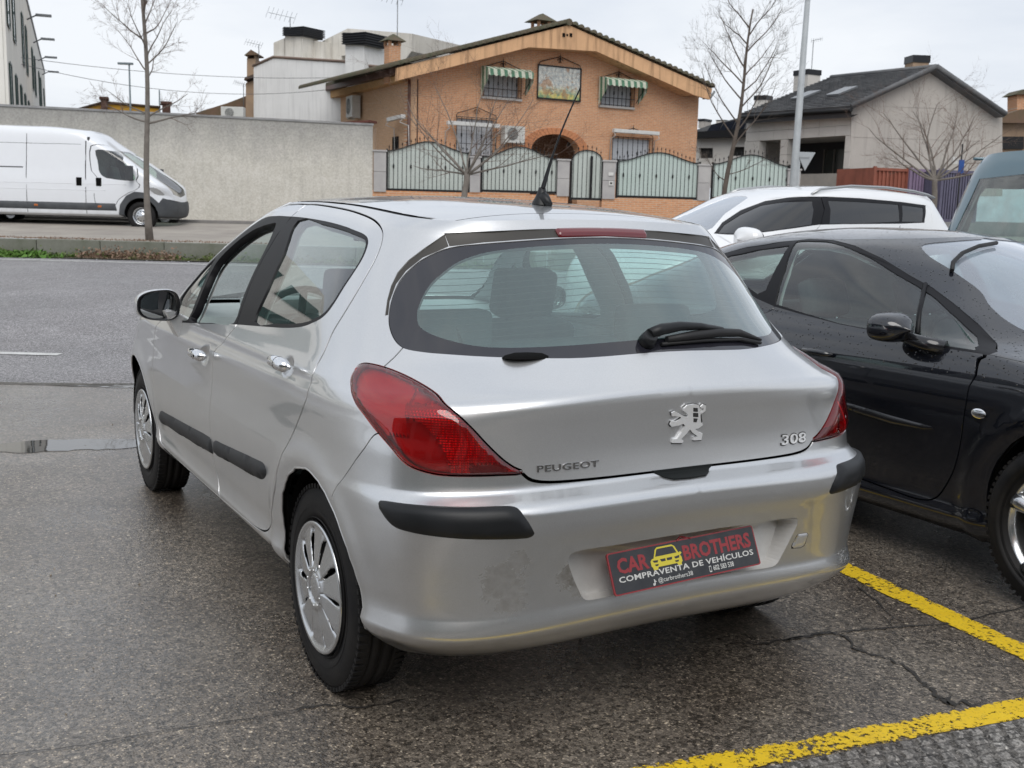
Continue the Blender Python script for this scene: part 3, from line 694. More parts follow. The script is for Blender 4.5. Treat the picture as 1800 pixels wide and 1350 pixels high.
# brake light in the spoiler face
def patch(E, f, q0, q1, v0, v1, nq, nv, off, side=1, both=False):
    q = np.linspace(q0, q1, nq); v = np.linspace(v0, v1, nv); Q, V = np.meshgrid(q, v)
    return Q, V
def qv_solid(name, poly, m, parent, h, edge=.004, side=0, base=.0, f=hpos, fn=hnrm, grid=.008, skirt=.012, label=None):
    """raised piece on the skin bounded by a (q, v) polygon"""
    P = np.array(poly, float)
    if (P[:, 0]*np.roll(P[:, 1], -1) - np.roll(P[:, 0], -1)*P[:, 1]).sum() < 0: P = P[::-1]
    P = resample(P, grid, True); lo = P.min(0); hi = P.max(0); gx, gy = np.meshgrid(np.arange(lo[0], hi[0], grid), np.arange(lo[1], hi[1], grid))
    A, T = cdt(P, [], np.stack([gx.ravel(), gy.ravel()], 1)); pr = []
    fr = lambda a, b: a[0] > QM-1e-4 and b[0] > QM-1e-4
    for s in ((1, -1) if side == 0 else (side,)): pr.append(skin_mesh(A, T, np.ones(len(T), bool), f, fn, skirt, fr, True, s < 0, base, (edge, h)))
    V, F, N = join_parts(pr); o = mobj(name, V, F, m, parent, True, N)
    if label: o['label'] = label
    return o
M_REDSOLID = mat('red_lamp_plastic', (.13, .004, .008), .08, 0, 1.)
qv_solid('brake_lamp', [(5.005, 1.338), (QM, 1.338), (QM, 1.376), (5.0, 1.376), (4.993, 1.372), (4.996, 1.342)], M_REDSOLID, tg, .008)
# ---- tail lights: red lens over reflectors, each side
for s in (-1, 1):
    sel = lab == 'light'
    V, F, N = skin_mesh(HP, HT, sel, hpos, hnrm, .02, None, True, s < 0, .001, (.03, .009)); tl = mobj('tail_light', V, F, M_REDLENS, hatch, True)
    tl['label'] = 'left red tail light lens with honeycomb reflector' if s < 0 else 'right red tail light lens with honeycomb reflector'
    g = np.array(_loops['light']); c = g.mean(0); g2 = c + (g-c)*.985
    A, T = cdt(resample(g2, .012, True) if (g2[:, 0]*np.roll(g2[:, 1], -1)-np.roll(g2[:, 0], -1)*g2[:, 1]).sum() > 0 else resample(g2[::-1], .012, True), [resample(np.array(l), .012, True) for l in (
        [(4.30, .69), (4.36, .76), (4.45, .80), (4.56, .75), (4.50, .70), (4.41, .68)], [(4.60, .613), (4.60, .628), (4.672, .628), (4.69, .613)])], np.stack([a.ravel() for a in np.meshgrid(np.arange(4.1, 4.75, .012), np.arange(.6, .92, .012))], 1))
    Cc = A[T].mean(1); k = np.full(len(T), 'p', dtype='<U2')
    d = np.hypot(Cc[:, 0]-4.36, (Cc[:, 1]-.60)*1.05); k[(d > .17) & (Cc[:, 1] < .80) & (Cc[:, 0] > 4.33)] = 'h'; k[(d < .17)] = 'a'
    k[(Cc[:, 0] < 4.40) & (Cc[:, 1] > .70)] = 's'
    k[(Cc[:, 0] > 4.585) & (Cc[:, 0] < 4.685) & (Cc[:, 1] > .610) & (Cc[:, 1] < .632)] = 'd'
    for nm, kk, mm, off in (('reflector_bowl', 'p', M_REFLP, -.030), ('honeycomb_reflector', 'h', M_REFL, -.016), ('lamp_bowl', 'a', M_REFLP, -.034), ('upper_reflector', 's', M_REFLP, -.022), ('reversing_lamp', 'd', M_REFLDARK, -.010)):
        if (k == kk).any():
            V, F, N = skin_mesh(A, T, k == kk, hpos, hnrm, .02, None, True, s < 0, off); mobj(nm, V, F, mm, tl, True)
# ---- number plate recess in the bumper
M_SILVER_W = paint('silver_paint_worn', (.66, .66, .65), metal=.45, rough=.38, coat=.6, dirt=.75, dirt_col=(.2, .17, .13))
rl_ = np.array(_loops['recess']); rc = []
def recess():
    g = rl_; P3 = hpos(g[:, 0], g[:, 1]); c = np.array([0, 0, .493])
    V = []; n = len(g)
    inner = P3.copy(); inner[:, 0] = P3[:, 0]*.955; inner[:, 2] = .490 + (P3[:, 2]-.490)*.93; inner[:, 1] = -.668 + .045*np.clip(P3[:, 0]/.45, 0, 1)**6
    for s in (1, -1):
        b = len(V); V += [tuple(p*[s, 1, 1]) for p in P3] + [tuple(p*[s, 1, 1]) for p in inner]
        rc.extend([(b+i, b+i+1, b+n+i+1, b+n+i) for i in range(n-1)])
        # floor of the recess
        b2 = len(V); V += [tuple(p*[s, 1, 1]) for p in inner]; V.append((0, -.668, .49)); rc.extend([(b2+i, b2+i+1, b2+n) for i in range(n-1)])
    o = mobj('plate_recess', V, rc, M_SILVER_W, bmp); return o
recess()
# ---- writing helpers
def text_geo(s, bold=0.0, extrude=.0, spacing=1.0, res=3):
    c = bpy.data.curves.new('txt', 'FONT'); c.body = s; c.offset = bold; c.extrude = 0; c.space_character = spacing; c.resolution_u = res
    o = bpy.data.objects.new('txt', c); COL.objects.link(o); bpy.context.view_layer.update()
    me = bpy.data.meshes.new_from_object(o.evaluated_get(bpy.context.evaluated_depsgraph_get()))
    V = np.array([v.co[:2] for v in me.vertices]); F = [tuple(p.vertices) for p in me.polygons]
    bpy.data.objects.remove(o); bpy.data.meshes.remove(me); bpy.data.curves.remove(c); return V, F
def fit(V, u0, u1, w0, w1):
    lo = V.min(0); hi = V.max(0); return (V-lo)/(hi-lo)*[u1-u0, w1-w0] + [u0, w0]
def raised(V, F, fmap, h, b=0.0):
    """flat 2d faces mapped to 3d by fmap(uv, height), given thickness h"""
    n = len(V); A = fmap(V, b); B = fmap(V, h); from collections import Counter
    # merge coincident vertices so that borders are found
    key = {}; idx = [key.setdefault((round(p[0], 6), round(p[1], 6)), i) for i, p in enumerate(V)]
    F = [tuple(idx[i] for i in f) for f in F]; F = [f for f in F if len(set(f)) == len(f)]
    cnt = Counter(tuple(sorted((f[i], f[(i+1) % len(f)]))) for f in F for i in range(len(f)))
    out = [tuple(i+n for i in f) for f in F]
    for f in F:
        for i in range(len(f)):
            a, c = f[i], f[(i+1) % len(f)]
            if cnt[tuple(sorted((a, c)))] == 1: out.append((a, c, c+n, a+n))
    return np.concatenate([A, B]), out
_rt_q, _rt_v = np.meshgrid(np.linspace(4.5, QM, 160), np.linspace(.55, .98, 90)); _rt_P = hpos(_rt_q, _rt_v)
def rear_skin(V, h):
    """(x, z) on the tailgate -> point lifted h off the skin"""
    out = []
    for x, z in V:
        d = (_rt_P[..., 0]-abs(x))**2 + (_rt_P[..., 2]-z)**2; i = np.argsort(d.ravel())[:1]
        q, v = _rt_q.flat[i[0]], _rt_v.flat[i[0]]
        for _ in range(2):
            p = hpos(q, v); jq = (hpos(q+.002, v)-p)/.002; jv = (hpos(q, v+.002)-p)/.002
            M = np.array([[jq[0], jv[0]], [jq[2], jv[2]]]); e = np.array([abs(x)-p[0], z-p[2]])
            s = np.linalg.lstsq(M, e, rcond=None)[0]; q += s[0]; v += s[1]
        p = hpos(q, v); n = hnrm(q, v); p = p + n*h
        if x < 0: p = p*[-1, 1, 1]
        out.append(p)
    return np.array(out)
M_BADGE = mat('badge_chrome', (.90, .91, .92), .38, .45); M_BADGEDK = mat('badge_edge', (.05, .05, .05), .3)
tV, tF = text_geo('PEUGEOT', .012, spacing=1.08); V, F = raised(*(fit(tV, -.478, -.289, .779, .797), tF), rear_skin, .0035)
mobj('maker_lettering', V, F, mat('lettering_chrome', (.38, .38, .38), .2, 1.), tg)
tV, tF = text_geo('308', .0, spacing=1.0); V, F = raised(fit(tV, .378, .482, .781, .812), tF, rear_skin, .005); mobj('model_number', V, F, M_BADGE, tg)
tV2, tF2 = text_geo('308', .026, spacing=1.0); V, F = raised(fit(tV2, .3745, .4855, .7775, .8150), tF2, rear_skin, .0025); mobj('number_backing', V, F, M_BADGEDK, tg)
lion = [(535,275),(548,262),(575,259),(597,266),(606,285),(613,310),(623,340),(630,362),(614,376),(600,378),(618,394),(635,402),(633,433),(598,431),(600,418),(616,414),(592,395),(577,376),(566,395),(546,418),(557,429),(551,438),(511,433),(514,417),(529,414),(544,386),(554,357),(545,347),(526,353),(497,356),(489,345),(494,330),(512,334),(529,325),(534,318),(515,309),(492,306),(487,290),(500,286),(521,297),(545,314),(559,317),(556,302),(545,293),(536,286)]
tail = [(606,275),(615,264),(628,270),(631,296),(617,309),(611,303),(621,292),(620,278),(612,283)]
def lmap(p, g=0): 
    p = np.array(p, float)
    if g: c = p.mean(0); p = c + (p-c)*(1+g)
    return np.stack([(p[:, 0]-563)/148*.125, (436-p[:, 1])/178*.114+.824], 1)
def poly2mesh(P):
    P = np.array(P)
    r = delaunay_2d_cdt([Vector(p) for p in P], [(i, (i+1) % len(P)) for i in range(len(P))], [], 1, 1e-6)
    return np.array([tuple(p) for p in r[0]]), [tuple(f) for f in r[2]]
parts = []
for pl in (lion, tail):
    a, b = poly2mesh(lmap(pl)); parts.append(raised(a, b, rear_skin, .0075) + (None,))
V, F, _ = join_parts(parts); em = mobj('lion_emblem', V, F, M_BADGE, tg)
parts = []
for pl in (lion, tail):
    q = lmap(pl); ctr = q.mean(0); nrm_ = q - ctr; q = q + nrm_/np.maximum(np.linalg.norm(nrm_, axis=1)[:, None], 1e-6)*.0032 + [.0012, -.0016]
    a, b = poly2mesh(q); parts.append(raised(a, b, rear_skin, .003) + (None,))
V, F, _ = join_parts(parts); mobj('emblem_edge', V, F, M_BADGEDK, tg)
# grooves in the mane
parts = []
for pl in ([(575,275),(594,278),(598,296),(578,293)], [(578,299),(600,302),(604,322),(581,318)], [(584,325),(602,328),(600,345),(586,343)], [(612,312),(616,312),(624,345),(620,350)]):
    a, b = poly2mesh(lmap(pl)); parts.append(raised(a, b, rear_skin, .0082, .007) + (None,))
V, F, _ = join_parts(parts); mobj('emblem_mane', V, F, mat('emblem_grey', (.12, .12, .12), .25, .8), tg)
# tailgate grip recess
hs = [(QM, .575), (5.138, .575), (5.15, .558), (5.168, .541), (5.19, .530), (QM, .527)]
qv_solid('tailgate_grip', hs, mat('grip_recess', (.006, .008, .008), .5, spec=.2), bmp, .0006, .004, base=.0045, grid=.004)
# towing-eye cover (right) and bumper scuffs are colour; the cover has its own edge
tow = [(4.838,.296),(4.790,.296),(4.794,.256),(4.810,.251),(4.848,.253),(4.852,.262)]
qv_solid('tow_eye_joint', [(c[0]*1.0+(c[0]-4.82)*.045, c[1]+(c[1]-.275)*.045) for c in tow], M_VOID, bmp, .0006, .0006, 1)
qv_solid('tow_eye_cover', tow, M_SILVER, bmp, .0022, .0015, 1)
# ---- dealer plate
pl_c = Vector((-.024, -.724, .499)); 
ux = Vector((.515, -.0, .018)).normalized(); wv = Vector((0, .40, .93)); wv = (wv - ux*wv.dot(ux)).normalized(); nv = ux.cross(wv)   # nv faces the rear
if nv.y > 0: nv = -nv
def pmap(V, h): return np.array([tuple(pl_c + ux*float(u) + wv*float(w) + nv*h) for u, w in V])
def rrect(a, b, r=.008, n=4, c=(0, 0)):
    out = []
    for cx, cy, s in ((a-r, b-r, 0), (-a+r, b-r, 90), (-a+r, -b+r, 180), (a-r, -b+r, 270)):
        for k in range(n+1): t = R_(s+90*k/n); out.append((c[0]+cx+r*math.cos(t), c[1]+cy+r*math.sin(t)))
    return out
plate = None
def plate_part(nm, V, F, m, h, b=0, par=None):
    v, f = raised(np.array(V), F, pmap, h, b); return mobj(nm, v, f, m, par)
M_PLRED = mat('plate_red', (.24, .012, .016), .35, 0, .3); M_PLBLK = rough_mat('plate_black', (.016, .017, .02), (.03, .031, .034), 20, .35, .02, 300, .5); M_PLWHT = mat('plate_white', (.56, .56, .54), .4); M_PLYEL = mat('plate_yellow', (.58, .49, .04), .4)
a = rrect(.2595, .0585); plate = plate_part('dealer_plate', a, [tuple(range(len(a)))], M_PLRED, .002, -.004, hatch)
a = rrect(.2555, .0545, .006); plate_part('plate_field', a, [tuple(range(len(a)))], M_PLBLK, .0028, 0, plate)
def ptext(s, u0, u1, w0, w1, m, nm, bold=.02, sp=1.0):
    tV, tF = text_geo(s, bold, spacing=sp, res=2); V = fit(tV, -.2575+.515*u0, -.2575+.515*u1, .0585-.117*w1, .0585-.117*w0); plate_part(nm, V, tF, m, .0035, .0025, plate)
ptext('CAR', .045, .25, .16, .53, M_PLRED, 'plate_word', .035); ptext('BROTHERS', .485, .965, .155, .53, M_PLRED, 'plate_word', .035)
ptext('COMPRAVENTA DE VEHÍCULOS', .04, .965, .555, .725, M_PLWHT, 'plate_slogan', .015, 1.05)
ptext('@carbrothers38', .285, .52, .785, .93, M_PLWHT, 'plate_handle_text', .0); ptext('602 583 538', .665, .81, .775, .90, M_PLWHT, 'plate_phone_number', .01)
def picon(nm, pts, m, h=.0035, b=.0025):
    V, F = poly2mesh([(-.2575+.515*u, .0585-.117*w) for u, w in pts]); return plate_part(nm, V, F, m, h, b, plate)
ci = picon('yellow_car_icon', [(.262,.38),(.275,.33),(.285,.33),(.305,.13),(.32,.08),(.42,.08),(.437,.13),(.455,.30),(.468,.28),(.475,.32),(.462,.36),(.47,.42),(.47,.52),(.462,.54),(.462,.60),(.438,.60),(.432,.54),(.305,.54),(.30,.60),(.272,.60),(.270,.54),(.262,.50)], M_PLYEL)
for nm, pts in (('icon_window', [(.298,.29),(.315,.13),(.325,.12),(.415,.12),(.425,.13),(.442,.29)]), ('icon_grille', [(.325,.37),(.36,.37),(.36,.43),(.332,.43)]), ('icon_grille', [(.37,.37),(.407,.37),(.402,.43),(.37,.43)]), ('icon_headlamp', [(.275,.37),(.312,.38),(.305,.43),(.282,.42)]), ('icon_headlamp', [(.42,.38),(.457,.36),(.452,.42),(.427,.43)]), ('icon_intake', [(.285,.47),(.31,.47),(.305,.51),(.29,.51)]), ('icon_intake', [(.42,.47),(.448,.47),(.443,.51),(.425,.51)])):
    picon(nm, pts, M_PLBLK, .0042, .0034)
picon('note_icon', [(.258,.80),(.263,.80),(.266,.84),(.272,.85),(.272,.87),(.264,.86),(.264,.92),(.255,.95),(.247,.93),(.249,.89),(.256,.885),(.256,.905),(.252,.92),(.258,.91)], M_PLWHT)
picon('phone_icon', [(.636,.77),(.652,.77),(.652,.92),(.636,.92)], M_PLWHT); picon('phone_screen', [(.639,.79),(.649,.79),(.649,.89),(.639,.89)], M_PLBLK, .0042, .0034)
mb = MB(); mb.tube([pl_c + wv*.055 + nv*.002 + ux*(-.02), pl_c + wv*.066 + nv*(-.004), pl_c + wv*.055 + nv*.002 + ux*.03], .003, 5); mb.build('plate_clip', M_PLRED, plate)
# ---- door handles
for s in (-1, 1):
    doors = [o for o in hatch.children if o.name.startswith('front_door')], [o for o in hatch.children if o.name.startswith('rear_door')]
    for (hq, hv), par in zip(handle_qv, doors):
        d = par[0 if s < 0 else 1]
        t = np.linspace(0, 1, 17); L = .098; qq = hq - L + 2*L*t; off = .016 + .026*np.sin(np.pi*np.clip(t*1.0, 0, 1))**.5
        P = hpos(qq, hv + .004*np.sin(np.pi*t), off)*[s, 1, 1]; rr = (.013 + .007*t)*(1-np.abs(2*t-1)**6)**.5 + .004
        mb = MB(); mb.tube([tuple(p) for p in P], list(rr), 14); h = mb.build('door_handle', M_CHROME, d, recalc=True)
        mb = MB(); k = 11; mb.tube([tuple(P[k]-(P[k+1]-P[k])*.06), tuple(P[k]+(P[k+1]-P[k])*.06)], rr[k]+.0006, 14); mb.build('handle_joint', M_VOID, d)
        if par is doors[0]:
            n = hnrm(hq, hv)*[s, 1, 1]; c = P[13] + n*(rr[13]-.0005); mb = MB(); mb.tube([tuple(c), tuple(c+n*.0015)], .006, 12); mb.build('lock', M_VOID, d)
# ---- rear wiper, aerial
def sk(q, v, o, s=1): p = hpos(np.float64(q), np.float64(v), o); return Vector((p[0]*s, p[1], p[2]))
def xq(x, v):
    qs = np.linspace(4.4, QM, 400); xs = hpos(qs, np.full_like(qs, v))[:, 0]; return np.interp(-abs(x), -xs, qs)
def gl(x, v, o): return sk(xq(x, v), v, o, 1 if x >= 0 else -1)
wip = MB(); wip.tube([gl(-.062, .925, .0), gl(-.062, .925, .032)], [.026, .020], 16)
wip.tube([gl(-.062, .930, .026), gl(-.02, .940, .032), gl(.05, .947, .034), gl(.13, .949, .030), gl(.22, .944, .024)], [.017, .017, .014, .011, .008], 12)
wo_ = wip.build('rear_wiper', M_BLACKPL, tg)
bl = MB(); bl.tube([gl(.0, .921, .012), gl(.10, .929, .016), gl(.20, .936, .020), gl(.30, .938, .018), gl(.405, .922, .010)], [.010, .014, .014, .012, .004], 8)
bl.tube([gl(-.02, .912, .005), gl(.15, .920, .006), gl(.30, .925, .006), gl(.40, .915, .005)], .006, 6); bl.build('wiper_blade', M_RUBBER, tg)
ab = Vector(tuple(tpos(np.float64(.02), np.float64(.20), 0.))); am = MB()
prof = [(-.075, .001), (-.06, .010), (-.03, .024), (0, .040), (.02, .052), (.032, .060)]
for k in range(12): pass
am.lathe([(.036, 0), (.032, .010), (.024, .024), (.016, .042), (.012, .058), (.0, .060)], 20, 'z', tuple(ab))
am.tube([ab + Vector((0, -.055, .001)), ab + Vector((0, -.02, .022)), ab + Vector((0, .01, .035))], [.010, .019, .016], 12)
aer = am.build('aerial_base', M_BLACKPL, hatch)
am = MB(); a0 = ab + Vector((0, -.005, .055)); a1 = Vector((.02, -.02, 1.855)); pts = []; rr = []
for k in range(40):
    t = k/39; p = a0.lerp(a1, t) + Vector((0, .018*math.sin(math.pi*t), 0)); pts.append(p); rr.append((.0085*(1-t/.35) + .0042*(t/.35)) if t < .35 else (.0032 - .0012*(t-.35)/.65)*(1 + .25*(k % 2)))
am.tube(pts, rr, 8); am.build('aerial_whip', M_BLACKPL, aer)
# ---- door mirrors
def mirror_shape(cx, cy, cz, sx, parent, m_shell, m_frame, w=.088, h=.064, depth=.13, foot=True, door_x=.855, glassm=None, col_cap=None):
    n = 32; secs = [(0.0, 1.0), (.012, 1.03), (.04, 1.03), (.07, .96), (.095, .82), (.115, .60), (.128, .30), (depth, .02)]
    def ring(sc, y, c=1.0):
        out = []
        for k in range(n):
            a = 2*math.pi*k/n; ca, sa = math.cos(a), math.sin(a); e = 2/2.8
            X = w*sc*math.copysign(abs(ca)**e, ca); Z = h*sc*math.copysign(abs(sa)**e, sa)
            Z *= 1 + .13*(X/w); out.append(Vector((cx + sx*(-X), cy + y, cz + Z)))
        return out
    v = []; f = []
    for y, sc in secs: v += ring(sc, y)
    for i in range(len(secs)-1):
        for k in range(n): f.append((i*n+k, i*n+(k+1) % n, (i+1)*n+(k+1) % n, (i+1)*n+k))
    mb = MB(); mb.add(v, f, 0, True); sh = mb.build('door_mirror', m_shell, parent)
    # black frame round the glass, glass set back
    v = ring(1.0, -.001) + ring(.90, -.004) + ring(.86, .012); f = [(k, (k+1) % n, n+(k+1) % n, n+k) for k in range(n)] + [(n+k, n+(k+1) % n, 2*n+(k+1) % n, 2*n+k) for k in range(n)]
    mb = MB(); mb.add(v, f, 0, True); mb.build('mirror_frame', m_frame, sh)
    v = ring(.87, .010); v = [p + Vector((0, (p.x-cx)*.30*1 + (p.z-cz)*-.05, 0)) for p in v]; mb = MB(); mb.add(v, [tuple(range(n))]); mb.build('mirror_glass', glassm or M_MIRROR, sh)
    if foot:
        mb = MB(); z0 = cz-h*.8
        mb.prism([(cx*1.0 - sx*.055, z0+.03), (cx - sx*.02, z0+.03), (sx*(door_x+.035), z0-.085), (sx*(door_x-.02), z0-.10), (sx*(door_x-.03), z0-.01)], cy+.01, cy+.085, 'y'); mb.build('mirror_foot', m_shell if foot != 'black' else m_frame, sh, bevel=.008, seg=2)
    return sh
M_MIRROR = mat('mirror_surface', (.85, .87, .88), .02, 1.)
hd = [o for o in hatch.children if o.name.startswith('front_door')]
mirror_shape(-.966, 1.655, 1.028, -1, hatch, M_SILVER, M_GLOSSBLK); mirror_shape(.966, 1.655, 1.028, 1, hatch, M_SILVER, M_GLOSSBLK)
# ---- wheels
def tyre_prof(R, W, rim):
    hw = W/2
    return [(rim, -hw*.78), (rim+.006, -hw*.90), (rim+.03, -hw*.99), (R-.075, -hw*1.03), (R-.045, -hw*1.02), (R-.022, -hw*.96), (R-.008, -hw*.86), (R-.001, -hw*.72), (R, -hw*.5),
            (R, -hw*.47), (R-.008, -hw*.46), (R-.008, -hw*.38), (R, -hw*.37), (R, -hw*.07), (R-.008, -hw*.06), (R-.008, hw*.06), (R, hw*.07), (R, hw*.37), (R-.008, hw*.38), (R-.008, hw*.46), (R, hw*.47),
            (R, hw*.5), (R-.001, hw*.72), (R-.008, hw*.86), (R-.022, hw*.96), (R-.045, hw*1.02), (R-.075, hw*1.03), (rim+.03, hw*.99), (rim+.006, hw*.90), (rim, hw*.78)]
def tyre(name, c, R, W, rim, parent, sgn=-1):
    mb = MB(); mb.lathe(tyre_prof(R, W, rim), 96, 'x', c)
    # shoulder blocks: cut-looking ribs over the tread edge
    o = mb.build(name, M_TYRE, parent)
    b = MB(); hw = W/2
    for k in range(72):
        a = 2*math.pi*k/72
        for s in (-1, 1):
            M = Matrix.Translation(c) @ Matrix.Rotation(a, 4, 'X')
            b.box(s*hw*.74-.016, s*hw*.74+.016, -.0075, .0075, R-.012, R+.0015, 0, M)
    b.build('tread_blocks', M_TYRE, parent, kind='stuff')
    # raised rings on the sidewall
    r = MB()
    for rr in (rim+.016, rim+.046): r.lathe([(rr-.0015, sgn*(hw*.995)), (rr, sgn*(hw*1.03+.0015)), (rr+.0015, sgn*(hw*.995+.001))], 72, 'x', c)
    r.build('sidewall_ring', M_TYRE, parent); return o
def flat_bottom(o, z=.0):
    me = o.data
    for v in me.vertices:
        if v.co.z < z: v.co.z = z
def wheel_cover(c, sgn, R, parent, n_v=10):
    """pressed cover with broad vanes and slots between"""
    NA, rs = 300, [.030, .046, .050, .054, .060, .066, .080, .100, .120, .140, .155, .165, .172, .178, .186, .194, R-.004, R]
    v = []; f = []
    def hgt(r, a):
        ph = (a*n_v/(2*math.pi)) % 1.0; d = abs(ph-.5)*2   # 0 at vane middle, 1 at the slot
        dome = .018*math.cos(min(r/R, 1)*1.45)
        rimr = .012*math.exp(-((r-(R-.006))/.006)**2)
        vane = -.007*(max(0, d-.72)/.28)**1.2 if .06 < r < .182 else 0
        tilt = .006*(ph-.5)*(1 if .07 < r < .18 else 0)
        hub = .007*math.exp(-((r-.058)/.006)**2) - .004*(r < .05)
        return dome + rimr + vane + hub + tilt
    for r in rs:
        for k in range(NA): a = 2*math.pi*k/NA; v.append(Vector((c[0] + sgn*hgt(r, a), c[1] + r*math.cos(a), c[2] + r*math.sin(a))))
    for i in range(len(rs)-1):
        rm = (rs[i]+rs[i+1])/2
        for k in range(NA):
            ph = ((k+.5)/NA*n_v) % 1.0; d = abs(ph-.5)*2
            wdt = .90 - .13*(rm-.08)/.09
            if .078 < rm < .166 and d > wdt + (0.06 if rm > .155 or rm < .082 else 0): continue
            f.append((i*NA+k, i*NA+(k+1) % NA, (i+1)*NA+(k+1) % NA, (i+1)*NA+k))
    mb = MB(); mb.add(v, f, 0, True); o = mb.build('wheel_cover', M_SATINCHROME, parent)
    md = o.modifiers.new('thick', 'SOLIDIFY'); md.thickness = .003; md.offset = 0
    hb = MB(); hb.lathe([(0, sgn*.022), (.030, sgn*.0215), (.044, sgn*.019), (.047, sgn*.014)], 40, 'x', c)
    hb.build('hub_cap', M_SATINCHROME, parent)
    bt = MB()
    for k in range(10): a = 2*math.pi*(k+.5)/10; p = Vector((c[0]+sgn*.0215, c[1]+.0555*math.cos(a), c[2]+.0555*math.sin(a))); bt.tube([p, p + Vector((sgn*.004, 0, 0))], .0035, 8)
    bt.build('cover_studs', M_CHROME, parent, kind='stuff')
    return o
def steel_back(c, sgn, R, parent):
    mb = MB(); mb.lathe([(.03, -sgn*.02), (.12, -sgn*.028), (R-.01, -sgn*.06), (R+.004, -sgn*.02), (R+.006, sgn*.004)], 48, 'x', c); mb.build('steel_rim', mat('black_steel', (.012, .012, .012), .5), parent)
def hatch_wheel(x, y, sgn, steer=0):
    w = thing('road_wheel', None, None); w.parent = hatch; w.location = (x, y, .311); w.rotation_euler = (0, 0, steer)
    t = tyre('tyre', (0, 0, 0), .315, .168, .198, w, sgn); flat_bottom(t, -.3105)
    wheel_cover((sgn*.080, 0, 0), sgn, .204, w); steel_back((sgn*.075, 0, 0), sgn, .200, w)
for x, y, s in ((-.768, 0, -1), (.768, 0, 1), (-.768, 2.608, -1), (.768, 2.608, 1)): hatch_wheel(x, y, s)
# arch liners and floor
for s in (-1, 1):
    for wy in (-.01, 2.604):
        mb = MB(); mb.lathe([(.05, s*.60), (.345, s*.60), (.352, s*.845)], 40, 'x', (0, wy-.016, .345), a0=R_(-2), a1=R_(182)); mb.build('wheel_arch_liner', M_VOID, hatch)
mb = MB(); mb.box(-.60, .60, -.52, 3.2, .315, .36); mb.box(-.78, .78, .45, 2.15, .25, .32); mb.build('floor_pan', M_VOID, hatch)
# arch lips: rolled edge round each rear and front opening
for s in (-1, 1):
    for A in (H_ARCHR, H_ARCHF):
        P = hpos(A[1:-1, 0], A[1:-1, 1], -.003)*[s, 1, 1]; mb = MB(); mb.tube([tuple(p) for p in P], .0045, 8, cap=False); mb.build('arch_lip', M_SILVER, hbody)
# ---- cabin
def cushion(c, sx, sy, sz, m, name, parent, M=None, r=.03):
    mb = MB(); mb.cbox(c, sx, sy, sz, 0, M); o = mb.build(name, m, parent, bevel=min(sx, sy, sz)*.42, seg=4)
    for p in o.data.polygons: p.use_smooth = True
    return o
def seat(x, y, z, parent, m=None, w=.50, hb=.62, lean=-14, head=True):
    s = thing('seat', None, None); s.parent = parent; s.location = (x, y, z)
    cushion((0, .05, .06), w, .50, .16, m or M_SEAT, 'seat_base', s)
    Mt = Matrix.Translation((0, -.20, .10)) @ Matrix.Rotation(R_(-lean), 4, 'X')
    cushion((0, 0, hb/2), w, .15, hb, m or M_SEAT, 'seat_back', s, Mt)
    if head:
        cushion((0, .01, hb+.12), .27, .11, .20, m or M_SEAT, 'headrest', s, Mt)
        mb = MB()
        for a in (-.06, .06): mb.tube([Mt @ Vector((a, .01, hb-.03)), Mt @ Vector((a, .01, hb+.05))], .007, 6)
        mb.build('headrest_post', M_CHROME, s)
    return s
seat(-.37, 1.28, .30, hatch); seat(.37, 1.28, .30, hatch)
cushion((0, .45, .36), 1.28, .50, .16, M_SEAT, 'rear_bench', hatch)
cushion((0, .10, .72), 1.28, .16, .62, M_SEAT, 'rear_bench_back', hatch, Matrix.Translation((0, 0, 0)) )
for x in (-.40, .40): cushion((x, .05, 1.07), .28, .10, .15, M_SEAT, 'rear_headrest', hatch)
mb = MB(); mb.box(-.64, .64, -.40, .03, .955, .975); mb.build('parcel_shelf', M_CABDARK, hatch, bevel=.006)
mb = MB(); mb.prism([(1.66, .72), (1.72, .90), (1.82, .955), (2.05, .985), (2.35, .97), (2.40, .6), (1.8, .55)], -.80, .80, 'x'); db = mb.build('dashboard', M_LINING, hatch, bevel=.02)
mb = MB(); mb.cbox((-.37, 1.86, 1.0), .34, .20, .07); mb.build('instrument_hood', M_LINING, hatch, bevel=.02)
mb = MB()
for i in range(4): mb.cbox((.52+i*.035, 1.80, .962), .018, .05, .006, 0, None)
mb.build('dashboard_vent', M_VOID, db)
mb = MB(); mb.lathe([(.028, 0), (.045, .01), (.048, 0)], 24, 'y', (.66, 1.69, .85)); mb.lathe([(0, .004), (.036, .004)], 24, 'y', (.66, 1.68, .85), 1); mb.build('round_vent', [M_CHROME, M_VOID], db)
mb = MB(); Mw = Matrix.Translation((-.37, 1.62, .93)) @ Matrix.Rotation(R_(-65), 4, 'X')
pts = [Mw @ Vector((.185*math.cos(a), .185*math.sin(a), 0)) for a in np.linspace(0, 2*math.pi, 41)]; mb.tube(pts, .015, 8, cap=False)
for a in (R_(-10), R_(190), R_(270)): mb.tube([Mw @ Vector((0, 0, -.02)), Mw @ Vector((.18*math.cos(a), .18*math.sin(a), 0))], .017, 6)
mb.lathe([(0, .0), (.06, 0), (.065, -.03)], 20, 'z', (0, 0, 0)); 
mb.v[-60:] = [Mw @ v for v in mb.v[-60:]]; mb.build('steering_wheel', M_CABDARK, hatch)
mb = MB(); mb.tube([(0, 1.62, 1.42), (0, 1.60, 1.36)], .012, 8); mb.build('mirror_stalk', M_CABDARK, hatch); cushion((0, 1.59, 1.335), .24, .04, .06, M_CABDARK, 'cabin_mirror', hatch)
